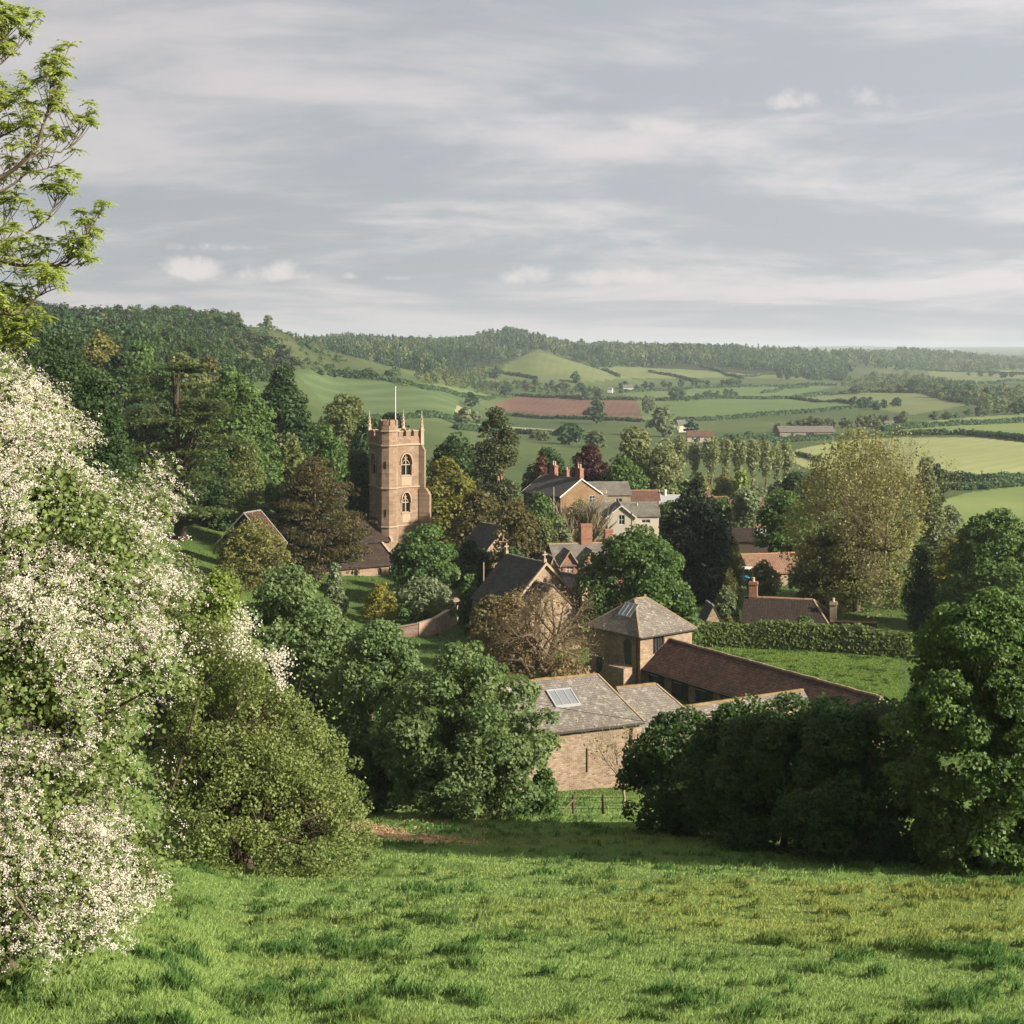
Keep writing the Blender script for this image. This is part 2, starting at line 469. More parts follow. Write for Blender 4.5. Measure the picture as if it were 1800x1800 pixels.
M["spring_corn"] = field_mat("spring_corn", (0.072, 0.112, 0.042), (0.100, 0.142, 0.055), 0.006, stripe=(0.25, 22, (0.13, 0.17, 0.07), 0.35))
M["green_field"] = field_mat("green_field", (0.095, 0.145, 0.045), (0.135, 0.185, 0.06), 0.006)
M["pale_field"] = field_mat("pale_field", (0.125, 0.155, 0.058), (0.175, 0.195, 0.08), 0.006)
M["knoll"] = field_mat("knoll", (0.105, 0.135, 0.050), (0.165, 0.185, 0.072), 0.02, stripe=(0.1, 9, (0.08, 0.105, 0.04), 0.3))
M["rough_hill"] = field_mat("rough_hill", (0.050, 0.068, 0.026), (0.092, 0.108, 0.038), 0.02, fine=0.08)
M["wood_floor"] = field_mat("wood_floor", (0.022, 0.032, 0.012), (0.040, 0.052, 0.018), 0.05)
M["bare_soil"] = field_mat("bare_soil", (0.26, 0.13, 0.06), (0.34, 0.18, 0.09), 0.05)
M["stubble"] = field_mat("stubble", (0.24, 0.235, 0.12), (0.30, 0.28, 0.15), 0.02)
ZONES = [  # material, outline on the ground seen from the hilltop, nearest and farthest distance
    ("ploughed", [(905, 697), (1119, 704), (1130, 742), (903, 732), (868, 712)], 700, 1700),
    ("mown", [(1380, 806), (1400, 790), (1470, 776), (1570, 769), (1710, 769), (1830, 781), (1830, 847), (1720, 849), (1660, 843), (1500, 830), (1420, 824)], 430, 950),
    ("pasture", [(1550, 757), (1650, 750), (1830, 740), (1830, 777), (1710, 764), (1570, 764)], 560, 1300),
    ("pasture", [(1600, 748), (1650, 738), (1830, 725), (1830, 740), (1650, 749)], 560, 1500),
    ("pasture", [(1640, 884), (1700, 866), (1830, 850), (1830, 930), (1690, 930)], 280, 480),
    ("stubble", [(735, 731), (800, 705), (822, 703), (800, 737)], 500, 900),
    ("spring_corn", [(520, 656), (600, 662), (680, 671), (811, 699), (790, 740), (600, 740)], 560, 1000),
    ("stubble", [(800, 743), (1000, 757), (1000, 764), (800, 752)], 560, 1100),
    ("green_field", [(690, 672), (760, 674), (880, 697), (811, 698)], 600, 1300),
    ("knoll", [(880, 660), (890, 640), (950, 612), (1045, 640), (1110, 664), (1000, 674), (945, 668)], 1450, 1900),
    ("pale_field", [(1042, 645), (1230, 641), (1300, 655), (1300, 664), (1089, 665)], 1500, 2500),
    ("pale_field", [(1233, 643), (1330, 648), (1480, 668), (1300, 664)], 1500, 2600),
    ("green_field", [(1119, 703), (1300, 702), (1392, 702), (1511, 713), (1300, 733), (1186, 740), (1130, 738)], 800, 1600),
    ("pale_field", [(1395, 701), (1470, 693), (1530, 690), (1630, 691), (1720, 708), (1600, 730), (1511, 712)], 900, 2200),
    ("pale_field", [(1630, 650), (1830, 652), (1830, 672), (1716, 675), (1640, 672)], 1800, 4200),
    ("green_field", [(1090, 691), (1190, 686), (1300, 681), (1470, 679), (1390, 699), (1119, 702)], 900, 2200),
    ("rough_hill", [(430, 560), (480, 565), (560, 596), (640, 637), (720, 676), (640, 664), (540, 650), (440, 640)], 600, 1200),
    ("bare_soil", [(415, 561), (428, 558), (455, 566), (452, 572), (420, 570)], 700, 1200),
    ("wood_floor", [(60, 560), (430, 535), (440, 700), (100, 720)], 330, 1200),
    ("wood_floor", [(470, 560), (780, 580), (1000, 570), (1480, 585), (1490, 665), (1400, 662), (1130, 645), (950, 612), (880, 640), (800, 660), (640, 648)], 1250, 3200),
]
us = np.concatenate([np.linspace(-1.1, -0.41, 40)[:-1], np.linspace(-0.41, 0.41, 760), np.linspace(0.41, 1.1, 40)[1:]])
ds = np.exp(np.linspace(LD0, math.log(13500), 860))
U, D_ = np.meshgrid(us, ds)
GX, GY = U * D_, D_
GZ = height(GX, GY)
nu, nd = len(us), len(ds)
idx = np.arange(nu * nd).reshape(nd, nu)
quads = np.stack([idx[:-1, :-1], idx[:-1, 1:], idx[1:, 1:], idx[1:, :-1]], -1).reshape(-1, 4)
V = np.stack([GX, GY, GZ], -1).reshape(-1, 3)
fc = V[quads].mean(1)
fpx, fpy, fd = CX + F * fc[:, 0] / fc[:, 1], HY - F * fc[:, 2] / fc[:, 1], fc[:, 1]
zone = np.where(fd < 95, 1, np.where(fd < 400, 2, 0))
gm = [M["meadow"], M["sward"], M["village_turf"]]
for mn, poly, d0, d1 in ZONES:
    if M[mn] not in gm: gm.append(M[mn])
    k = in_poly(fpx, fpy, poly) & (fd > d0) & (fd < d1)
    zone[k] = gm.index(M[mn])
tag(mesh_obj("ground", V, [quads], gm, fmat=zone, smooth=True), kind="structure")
del V, quads, fc, GX, GY, GZ, U, D_


# ------------------------------------------------------------------ grass of the near field, the paddock and the barn plot
def grass_mat(name, ca, cb, dry, dry2=None):
    m, n = mat_new(name)
    t = n.add("ShaderNodeAttribute", attribute_name="tint").outputs["Fac"]
    c = n.mix(n.ramp(t, 0.0, 1.0), ca, cb)
    co = n.add("ShaderNodeTexCoord").outputs["Object"]
    mp = n.add("ShaderNodeMapping", {"Vector": co, "Scale": (0.05, 0.12, 0.0), "Location": (0.3, 0.55, 0)}).outputs[0]
    c = n.mix(n.math("MULTIPLY", n.ramp(n.noise(mp, 1.0, 4, 0.6), 0.50, 0.75), 0.7), c, dry)
    if dry2:                                                   # the drier, buttercup-yellow stretch of the field
        v_ = n.add("ShaderNodeVectorMath", {0: n.add("ShaderNodeVectorMath", {0: co, 1: (-9.5, -36.5, 0)}, operation="ADD").outputs[0], 1: (1 / 13.0, 1 / 8.0, 0)}, operation="MULTIPLY").outputs[0]
        d_ = n.add("ShaderNodeVectorMath", {0: v_}, operation="LENGTH").outputs["Value"]
        d_ = n.math("ADD", d_, n.math("MULTIPLY", n.math("SUBTRACT", n.noise(n.add("ShaderNodeMapping", {"Vector": co, "Scale": (0.12, 0.3, 0)}).outputs[0], 1.0, 5, 0.65), 0.5), 1.6))
        c = n.mix(n.math("MULTIPLY", n.ramp(d_, 1.05, 0.45), 0.5), c, dry2)
    p = principled(n, c, 0.6, 0.2)
    tr = n.add("ShaderNodeBsdfTranslucent", {0: c}).outputs[0]
    finish(n, n.add("ShaderNodeMixShader", {0: 0.42, 1: p, 2: tr}).outputs[0])
    return m


def grass(name, n, d0, d1, u0, u1, mat, seed, hmin, hmax, keep=None, pxw=0.85):
    rng = np.random.default_rng(seed)
    D = np.exp(rng.uniform(math.log(d0), math.log(d1), n)); u = rng.uniform(u0, u1, n)
    x, y = u * D, D
    T = tuss(x, y)
    ok = rng.uniform(0, 1, n) < 0.62 + 0.38 * T
    if keep is not None:
        ok &= keep(x, y)
    x, y, T, D = x[ok], y[ok], T[ok], D[ok]
    n = len(x)
    z = height(x, y) - 0.03
    w = np.maximum(0.007, D / 1495.0 * pxw) * rng.uniform(0.7, 1.4, n)
    patch = fbm(x * 0.5, y * 0.5, 3, 99)
    hgt = (hmin + (hmax - hmin) * (0.75 * T ** 1.2 + 0.25 * patch)) * rng.uniform(0.55, 1.25, n)
    a = rng.uniform(0, 2 * np.pi, n)
    bx, by = np.cos(a) * w / 2, np.sin(a) * w / 2
    la = rng.uniform(0, 2 * np.pi, n); ll = hgt * rng.uniform(0.15, 0.75, n)
    lx, ly = np.cos(la) * ll + 0.20 * hgt, np.sin(la) * ll - 0.16 * hgt
    P = np.stack([x, y, z], -1)
    b = np.stack([bx, by, 0 * bx], -1)
    tip = P + np.stack([lx, ly, hgt], -1)
    mid = P + np.stack([lx * 0.33, ly * 0.33, hgt * 0.6], -1)
    Vv = np.stack([P - b, P + b, mid + b * 0.75, tip, mid - b * 0.75], 1).reshape(-1, 3)
    k = np.arange(n)[:, None] * 5
    tint = np.clip(0.90 - 0.80 * T + 0.35 * (patch - 0.5) + rng.normal(0, 0.16, n), 0, 1)
    return tag(mesh_obj(name, Vv, [k + np.arange(5)], mat, tint=np.repeat(tint, 5)), "long tussocky green grass covering the sloping field", "grass", kind="stuff")


GM = grass_mat("grass_blades", (0.058, 0.138, 0.034), (0.250, 0.350, 0.104), (0.36, 0.325, 0.085), (0.33, 0.325, 0.080))
bare_poly = [(598, 1450), (640, 1448), (700, 1463), (770, 1473), (845, 1480), (770, 1478), (690, 1472), (620, 1465)]
def near_keep(x, y):
    px, py = CX + F * x / y, HY - F * height(x, y, False) / y
    jit = (fbm(x * 1.2, y * 1.2, 3, 3) - 0.5) * 22
    return ~in_poly(px + jit * 2, py + jit, bare_poly)
grass("grass", 1050000, 11.5, 107, -0.40, 0.40, GM, 1, 0.07, 0.22, near_keep)
tag(grass("grass", 260000, 11.5, 107, 0.40, 0.80, GM, 7, 0.07, 0.22), "grass of the field running on past the corner trees")
# paddock behind the stable
pad_poly = [(1228, 1126), (1580, 1143), (1580, 1236), (1450, 1212), (1250, 1150)]
def pad_keep(x, y):
    px, py = CX + F * x / y, HY - F * height(x, y, False) / y
    return in_poly(px, py, pad_poly)
GM2 = grass_mat("paddock_blades", (0.075, 0.150, 0.030), (0.165, 0.245, 0.055), (0.20, 0.24, 0.06))
tag(grass("grass", 420000, 104, 156, 0.10, 0.27, GM2, 2, 0.10, 0.34, pad_keep, 0.9), "short bright grass of the paddock inside the clipped hedge")


GM3 = grass_mat("lawn_blades", (0.055, 0.115, 0.026), (0.125, 0.200, 0.046), (0.17, 0.19, 0.06))
tag(grass("grass", 330000, 107, 225, -0.27, 0.34, GM3, 3, 0.10, 0.26, lambda x, y: ~pad_keep(x, y), 0.9), "mown grass of the churchyard, gardens and lanes between the buildings")


# ------------------------------------------------------------------ leaf litter patch, path
def drape(name, poly_px, mat, lift, dmin, dmax, n=70, jag=0.0):
    """a sheet of real ground cover laid a few centimetres over the ground"""
    pts = np.array([hit(px, py, dmin, dmax)[:2] for px, py in poly_px])
    c = pts.mean(0)
    dense = []
    for i in range(len(pts)):
        a, b = pts[i], pts[(i + 1) % len(pts)]
        for t in np.linspace(0, 1, 9)[:-1]:
            dense.append(a + (b - a) * t)
    dense = np.array(dense)
    if jag:
        dense += (np.stack([fbm(dense[:, 0] * 1.5, dense[:, 1] * 1.5, 2, 4), fbm(dense[:, 0] * 1.5, dense[:, 1] * 1.5, 2, 8)], -1) - 0.5) * jag
    bm = bmesh.new()
    es = []
    vs = [bm.verts.new((x, y, 0)) for x, y in dense]
    for i in range(len(vs)):
        es.append(bm.edges.new((vs[i], vs[(i + 1) % len(vs)])))
    bmesh.ops.triangle_fill(bm, use_beauty=True, edges=es)
    for k in range(3):
        bmesh.ops.subdivide_edges(bm, edges=[e for e in bm.edges if e.calc_length() > 0.9], cuts=1)
        bmesh.ops.triangulate(bm, faces=bm.faces[:])
    co = np.array([v.co[:] for v in bm.verts])
    zz_ = height(co[:, 0], co[:, 1])
    for v, z in zip(bm.verts, zz_):
        v.co.z = z + lift
    return bm_obj(name, bm, mat)


M["litter"] = field_mat("litter", (0.19, 0.12, 0.062), (0.29, 0.19, 0.105), 1.5, fine=9.0, K=1)
M["gravel"] = field_mat("gravel", (0.24, 0.175, 0.13), (0.33, 0.25, 0.19), 0.8, fine=6.0)
tag(drape("bare_earth", [(594, 1449), (640, 1446), (700, 1461), (780, 1474), (850, 1482), (770, 1482), (690, 1475), (620, 1468)], M["litter"], 0.03, 50, 85, jag=1.2), kind="structure")
tag(drape("gravel_path", [(764, 1028), (778, 1027), (812, 1048), (838, 1068), (862, 1098), (880, 1132), (846, 1132), (834, 1100), (818, 1078), (800, 1060), (778, 1042)], M["gravel"], 0.05, 110, 230), kind="structure")

LITTER = True
# ------------------------------------------------------------------ haze over the valley
m, n = mat_new("haze")
vol = n.add("ShaderNodeVolumePrincipled", {"Color": (0.58, 0.665, 0.73, 1), "Density": 0.92e-4, "Anisotropy": 0.0})
n.link(vol.outputs[0], n.add("ShaderNodeOutputMaterial").inputs["Volume"])
hx, hy0, hy1, hz0, hz1 = 15500, -40, 13900, -62, 62
HV = np.array([(x, y, z) for z in (hz0, hz1) for x, y in ((-hx, hy0), (hx, hy0), (hx, hy1), (-hx, hy1))], float)
tag(mesh_obj("haze", HV, [np.array([(3, 2, 1, 0), (4, 5, 6, 7), (0, 1, 5, 4), (1, 2, 6, 5), (2, 3, 7, 6), (3, 0, 4, 7)])], m), kind="stuff")


# ------------------------------------------------------------------ plants
def unit(a):
    return a / np.maximum(np.linalg.norm(a, axis=-1, keepdims=True), 1e-9)


def cards(P, N, L, W, rng, T=None):
    """one small leaf-shaped quad per point"""
    n = len(P)
    r = rng.normal(size=(n, 3)) if T is None else T
    t = unit(np.cross(N, np.cross(r, N)) + 1e-6)
    b = np.cross(N, t)
    L = np.broadcast_to(np.asarray(L, float), (n,))[:, None] * 0.5
    W = np.broadcast_to(np.asarray(W, float), (n,))[:, None] * 0.5
    Vv = np.stack([P - t * L, P + b * W - t * L * 0.1, P + t * L, P - b * W - t * L * 0.1], 1).reshape(-1, 3)
    return Vv, np.arange(n * 4).reshape(n, 4)


def sph(rng, n, lo=-1.0):
    z = rng.uniform(lo, 1, n); a = rng.uniform(0, 2 * np.pi, n); s = np.sqrt(1 - z * z)
    return np.stack([s * np.cos(a), s * np.sin(a), z], -1)


DOME = [(0, .55), (.12, .85), (.3, 1), (.5, .98), (.7, .84), (.85, .62), (.95, .36), (1, .1)]
GLOBE = [(0, .35), (.15, .78), (.35, 1), (.55, 1), (.75, .82), (.9, .5), (1, .12)]
SKIRT = [(0, .9), (.15, 1), (.4, .95), (.6, .82), (.8, .58), (.93, .32), (1, .08)]
SPREAD = [(0, .25), (.2, .55), (.45, .92), (.65, 1), (.82, .82), (.94, .5), (1, .15)]
CONEP = [(0, .9), (.1, 1), (.3, .86), (.5, .66), (.7, .44), (.86, .24), (1, .04)]
PINEP = [(0, .55), (.12, .9), (.28, 1), (.45, .86), (.62, .78), (.78, .62), (.9, .42), (1, .12)]
TALL = [(0, .45), (.2, .85), (.45, 1), (.7, .85), (.88, .5), (1, .12)]


def clump_points(rng, z0, z1, prof, w, d, ncl, rc, fill=0.25, skew=0.0):
    pt, pr = zip(*prof)
    t = rng.uniform(0, 1, ncl * 4)
    r = np.interp(t, pt, pr)
    k = rng.uniform(0, 1, ncl * 4) < r                       # more clumps where the crown is wide
    t, r = t[k][:ncl], r[k][:ncl]
    n = len(t)
    a = rng.uniform(0, 2 * np.pi, n)
    inner = rng.uniform(0, 1, n) < fill
    rad = np.where(inner, rng.uniform(0.1, 0.7, n), rng.uniform(0.80, 1.06, n))
    rr = rc * rng.uniform(0.6, 1.45, n)
    ex, ey = np.maximum(r * w / 2 - rr * 0.8, 0.05 * w), np.maximum(r * d / 2 - rr * 0.8, 0.05 * d)
    lump = 1 + 0.22 * (vnoise(np.cos(a) * 1.7 + 5, np.sin(a) * 1.7 + t * 4, int(rng.integers(1e6))) - 0.5) * 2
    return np.stack([np.cos(a) * ex * rad * lump + skew * w * (t - 0.5), np.sin(a) * ey * rad * lump, z0 + t * (z1 - z0) - rr * 0.55 * t + rr * 0.3 * (1 - t)], -1), rr


def clump_leaves(rng, C, rr, n, leaf, flat=0.72, lo=-0.55, soft=0.5, aspect=0.6, stretch=None):
    p = rr ** 2
    ci = rng.choice(len(C), n, p=p / p.sum())
    dirs = sph(rng, n, lo)
    # each clump is itself knobbly: small tufts on it stand out
    seed = int(rng.integers(1e6))
    kn = vnoise(dirs[:, 0] * 2.2 + ci * 3.7, dirs[:, 1] * 2.2 + dirs[:, 2] * 2.6, seed)
    rad = (0.62 + 0.55 * kn) * (1 - 0.32 * rng.uniform(0, 1, n) ** 2)
    off = dirs * (rr[ci] * rad)[:, None]
    off[:, 2] *= flat
    if stretch is not None:
        off = off + stretch[ci] * (rng.uniform(-1, 1, n) * rr[ci])[:, None]
    P = C[ci] + off
    nm = unit(dirs * soft + np.array([0, 0, 0.28]) + rng.normal(size=(n, 3)) * 0.42)
    s = leaf * rng.uniform(0.65, 1.35, n)
    Vv, Fc = cards(P, nm, s * 1.25, s * 1.25 * aspect * 1.4, rng)
    tint = np.clip(0.25 + 0.45 * (kn - 0.2) + rng.normal(0, 0.17, n) + _hash(ci, ci * 0 + 3, seed) * 0.35 - 0.1, 0, 1)
    return Vv, Fc, np.repeat(tint, 4)


def tube(Vl, Fl, pts, rad, sides=5):
    pts = np.asarray(pts, float); rad = np.asarray(rad, float)
    n = len(pts)
    tg = np.gradient(pts, axis=0)
    tg = unit(tg)
    ref = np.array([0.31, 0.93, 0.2]) if abs(tg[0, 2]) > 0.8 else np.array([0, 0, 1.0])
    s = unit(np.cross(tg, ref)); b = np.cross(tg, s)
    a = np.arange(sides) * 2 * np.pi / sides
    ring = pts[:, None] + rad[:, None, None] * (np.cos(a)[None, :, None] * s[:, None] + np.sin(a)[None, :, None] * b[:, None])
    base = sum(len(v) for v in Vl)
    Vl.append(ring.reshape(-1, 3))
    i = np.arange(n - 1)[:, None] * sides; j = np.arange(sides)[None]
    j2 = (j + 1) % sides
    Fl.append((base + np.stack([i + j, i + j2, i + sides + j2, i + sides + j], -1)).reshape(-1, 4))


def trunk_parts(rng, top, r0, C, nlimb, lean=0.03, z_from=0.3, split=1):
    Vl, Fl = [], []
    for s in range(split):
        lx, ly = rng.normal(0, lean * top, 2) + (np.array([(s - (split - 1) / 2) * top * 0.10, 0]) if split > 1 else 0)
        t = np.linspace(0, 1, 7)
        path = np.stack([lx * t + 0.02 * top * np.sin(t * 5 + s), ly * t + 0.015 * top * np.sin(t * 4 + 1), top * t - 0.3 * (1 - t)], -1)
        rad = r0 * (1 - 0.8 * t) * (1 + 0.5 * np.exp(-t * 14)) * (0.8 if split > 1 else 1)
        tube(Vl, Fl, path, rad, 8)
        if len(C):
            pick = rng.choice(len(C), min(nlimb // split, len(C)), replace=False)
            for c in C[pick]:
                tz = np.clip((c[2] / top) * rng.uniform(0.45, 0.8), z_from * 0.7, 0.95)
                st = np.array([np.interp(tz, t, path[:, k]) for k in range(3)])
                mid = st + (c - st) * 0.5 + np.array([0, 0, -0.10 * np.linalg.norm(c - st)]) + rng.normal(0, 0.06 * np.linalg.norm(c - st), 3)
                q = np.linspace(0, 1, 6)[:, None]
                pp = (1 - q) ** 2 * st + 2 * q * (1 - q) * mid + q * q * c
                rb = np.interp(tz, t, rad) * 0.55
                tube(Vl, Fl, pp, rb * np.linspace(1, 0.18, 6), 5)
    return Vl, Fl


def build_tree(name, label, cat, x, y, z, h, w, pal, prof=DOME, cb=0.12, ncl=None, rc=None, k=1.5, seed=0, flat=0.72, d=None, bark="bark", leafpx=2.5, group=None, nlimb=14,
               aspect=0.6, split=1, r0=None, lo=-0.55, soft=0.5, minleaf=0.0, fill=0.25, skew=0.0, trunk_top=0.78, lean=0.03):
    rng = np.random.default_rng(seed)
    d = d or w
    root = empty(name, (x, y, z))
    tag(root, label, cat, group)
    z0, z1 = cb * h, h
    rc = rc or max(0.10 * min(w, z1 - z0) + 0.25, 0.3)
    ncl = ncl or int(np.clip(5.0 * (w * (z1 - z0)) / (rc * rc * 3.1), 14, 420))
    C, rr = clump_points(rng, z0, z1, prof, w, d, ncl, rc, fill, skew)
    pxm = 1495.7 / y
    n = int(np.clip(w * pxm * (z1 - z0) * pxm * k / (leafpx / 2.5) ** 2, 250, 170000))
    leaf = max(leafpx / pxm, minleaf)
    Vv, Fc, tint = clump_leaves(rng, C, rr, n, leaf, flat, lo, soft, aspect)
    Vl, Fl = trunk_parts(rng, h * trunk_top, r0 or 0.018 * h + 0.006 * w, C, nlimb, lean=lean, split=split)
    mesh_obj("trunk", np.concatenate(Vl), Fl, M[bark], root, smooth=True)
    mesh_obj("crown", Vv, [Fc], LM[pal], root, tint=tint)
    return root


SEED = [100]
def tree(name, label, px, D, top, w, pal, prof=DOME, dz=0.0, **kw):
    """px, top, w as they measure in the photograph at distance D; the foot stands on the ground"""
    x, y = (px - CX) / F * D, D
    z = gz(x, y) + dz
    h = -(top - HY) / F * D - z
    SEED[0] += 1
    kw.setdefault("seed", SEED[0])
    return build_tree(name, label, kw.pop("cat", "tree" if "tree" in name or name in ("oak", "cedar") else "shrub"), x, y, z, max(h, 0.4), w / F * D, pal, prof, **kw)


def fractal(rng, h, spread, levels=5, kids=(6, 5, 4, 4, 3), r0=0.3, trunk=0.35, up=0.25, ang=0.75, ratio=0.62, first=0.5, lim=6000, crook=0.12, lean=0.0):
    """branches of a tree whose bare wood shows"""
    Vl, Fl, tips = [], [], []
    stack = [(np.zeros(3) - [0, 0, 0.3], unit(np.array([lean, 0.02, 1.0])), h * trunk + 0.3, r0, 0)]
    nbr = 0
    while stack and nbr < lim:
        p, dr, ln, r, lv = stack.pop(0)
        nbr += 1
        ns = 6 if lv < 2 else 4
        pts = [p]
        for i in range(ns):
            dr = unit(dr + rng.normal(0, crook, 3) + np.array([0, 0, up * 0.12 * (lv > 0)]))
            pts.append(pts[-1] + dr * ln / ns)
        pts = np.array(pts)
        rend = max(r * (0.62 if lv < 2 else 0.4), 0.006)
        tube(Vl, Fl, pts, np.linspace(r, rend, ns + 1), 8 if lv == 0 else (5 if lv < 3 else 3))
        if lv >= levels - 1:
            tips.append(np.concatenate([pts[-3:], np.repeat(dr[None], 3, 0)], 1))
            continue
        nk = kids[min(lv, len(kids) - 1)]
        for c in range(nk + (lv > 0)):
            t = rng.uniform(first if lv == 0 else 0.3, 1.0) if c < nk - 1 else 1.0
            fi = t * ns; i = min(int(fi), ns - 1)
            st = pts[i] + (pts[i + 1] - pts[i]) * (fi - i)
            az_ = rng.uniform(0, 2 * np.pi)
            ax = unit(np.cross(dr, [np.cos(az_), np.sin(az_), 0.3]))
            an = rng.uniform(0.5, 1.15) * ang * (0.35 if c == nk - 1 else 1)
            nd_ = dr * math.cos(an) + ax * math.sin(an)
            nd_ = unit(nd_ * np.array([spread, spread, 1.0]) + np.array([0, 0, up * 0.3]))
            stack.append((st, nd_, ln * ratio * rng.uniform(0.75, 1.2) * (1.5 if lv == 0 else 1), rend * rng.uniform(0.6, 0.9), lv + 1))
    return Vl, Fl, np.concatenate(tips)


def twig_tree(name, label, px, D, top, w, pal, nleaf, dz=0.0, bark="bark", leaf=0.2, seed=0, group=None, jitter=0.5, cat="tree", env=None, sk=(1, 1), **kw):
    x, y = (px - CX) / F * D, D
    z = gz(x, y) + dz
    h = -(top - HY) / F * D - z
    rng = np.random.default_rng(seed)
    Vl, Fl, tips = fractal(rng, h, **kw)
    allv = np.concatenate(Vl)
    # scale what grew to the height and width the photograph shows
    sz = h / np.percentile(tips[:, 2], 99.5)
    sw = (w / F * D / 2) / np.percentile(np.abs(tips[:, 0]), 97)
    S = np.array([sw * sk[0], sw * sk[0], sz * sk[1]])
    lean_ = np.zeros(3) if not env else np.array([env[5] * w / F * D / h, 0, 0])      # the crown leans over as it rises
    allv = allv + allv[:, 2:3] * lean_ * sz * sk[1] / S[0]
    root = empty(name, (x, y, z))
    tag(root, label, cat, group)
    mesh_obj("trunk", allv * S, Fl, M[bark], root, smooth=True)
    if env:                                                   # young leaf spread through an open crown
        prof, cb, rc, k_, lpx, skew = env
        W_ = w / F * D
        mesh_w, z0, z1 = W_, cb * h, h
        C, rr = clump_points(rng, z0, z1, prof, W_, W_, int(np.clip(4.5 * W_ * (z1 - z0) / (rc * rc * 3.1), 20, 500)), rc, 0.3, skew)
        pxm = 1495.7 / y
        Vv, Fc, tint = clump_leaves(rng, C, rr, int(W_ * pxm * (z1 - z0) * pxm * k_), lpx / pxm, 0.8, -0.9, 0.3, 0.6)
        mesh_obj("crown", Vv, [Fc], LM[pal], root, tint=tint)
    if nleaf:
        ti = rng.integers(0, len(tips), nleaf)
        P = tips[ti, :3] * S + rng.normal(0, jitter, (nleaf, 3))
        N = unit(rng.normal(size=(nleaf, 3)) + np.array([0, 0, 0.5]))
        s = leaf * rng.uniform(0.6, 1.4, nleaf)
        Vv, Fc = cards(P, N, s * 1.25, s, rng)
        mesh_obj("crown" if not env else "shoots", Vv, [Fc], LM[pal], root, tint=np.repeat(np.clip(rng.normal(0.5, 0.25, nleaf), 0, 1), 4))
    return root


def plate_tree(name, label, px, D, top, w, pal, seed, nplates=60, cb=0.2, prof=DOME, dz=0, bark="bark_warm", split=2, k=1.3, thick=0.16):
    """a cedar: flat shelves of needles on level limbs"""
    rng = np.random.default_rng(seed)
    x, y = (px - CX) / F * D, D
    z = gz(x, y) + dz
    h = -(top - HY) / F * D - z
    W_ = w / F * D
    root = tag(empty(name, (x, y, z)), label, "tree")
    pt, pr = zip(*prof)
    t = np.sort(rng.uniform(0, 1, nplates))
    r = np.interp(t, pt, pr) * W_ / 2
    a = rng.uniform(0, 2 * np.pi, nplates)
    rad = rng.uniform(0.45, 0.86, nplates)
    C = np.stack([np.cos(a) * r * rad, np.sin(a) * r * rad, h * (cb + (1 - cb) * t) - 0.3], -1)
    pxm = 1495.7 / y
    n = int(W_ * pxm * h * (1 - cb) * pxm * k)
    ci = rng.integers(0, nplates, n)
    q = np.sqrt(rng.uniform(0, 1, n)); b = rng.uniform(0, 2 * np.pi, n)
    el_ = np.stack([np.cos(a), np.sin(a)], -1)[ci]
    le, lt = r[ci] * 0.46 + 0.7, r[ci] * 0.30 + 0.6
    u, v = q * np.cos(b) * le, q * np.sin(b) * lt
    lob = vnoise(u * 1.3 + ci * 5.1, v * 1.3, seed)
    keep = lob > 0.34
    off = np.stack([el_[:, 0] * u - el_[:, 1] * v, el_[:, 1] * u + el_[:, 0] * v, -0.05 * u * np.abs(u) / (le + .1) + (lob - 0.5) * thick * 3 + rng.normal(0, thick, n)], -1)
    P = (C[ci] + off)[keep]
    nk = len(P)
    N = unit(np.array([0, 0, 1.0]) + rng.normal(size=(nk, 3)) * 0.45)
    s = 2.3 / pxm * rng.uniform(0.7, 1.5, nk)
    Vv, Fc = cards(P, N, s * 1.7, s * 0.75, rng)
    mesh_obj("crown", Vv, [Fc], LM[pal], root, tint=np.repeat(np.clip(lob[keep] * 1.1 - 0.15 + rng.normal(0, 0.15, nk), 0, 1), 4))
    Vl, Fl = trunk_parts(rng, h * 0.93, 0.03 * h, C, nplates, split=split, z_from=0.1)
    mesh_obj("trunk", np.concatenate(Vl), Fl, M[bark], root, smooth=True)
    return root


# small far trees: a handful of crowns, copied as objects of their own
def small_crown(rng, kind, n=260, leaf=None):
    prof = {"round": GLOBE, "pale": DOME, "tall": TALL, "conifer": CONEP, "bush": SKIRT}[kind]
    C, rr = clump_points(rng, 0.05, 1.0, prof, 1.0, 1.0, 26 if kind != "conifer" else 34, 0.16 if kind != "conifer" else 0.10)
    Vv, Fc, tint = clump_leaves(rng, C, rr, n, leaf or (0.17 if n < 400 else 0.13), 0.8, -0.6, 0.8)
    return Vv, Fc, tint


_rng = np.random.default_rng(5)
SMALL = {}
for kind, pals in (("round", ("far", "mid")), ("pale", ("farpale", "grey", "olivegreen")), ("tall", ("far", "farpale")), ("conifer", ("conifer",)), ("bush", ("far", "farpale"))):
    for p in pals:
        for v in range(2):
            Vv, Fc, tint = small_crown(_rng, kind, 420)
            me = mesh_obj("far_tree", Vv, [Fc], LM[p], tint=tint)
            SMALL[kind, p, v] = me.data
            bpy.data.objects.remove(me)
TRUNKV, TRUNKF = [], []
tube(TRUNKV, TRUNKF, [(0, 0, -0.05), (0.01, 0, 0.2), (0, 0.01, 0.5)], [0.035, 0.026, 0.015], 6)
_o = mesh_obj("far_trunk", np.concatenate(TRUNKV), TRUNKF, M["bark_dark"])
TRUNK_ME = _o.data
bpy.data.objects.remove(_o)


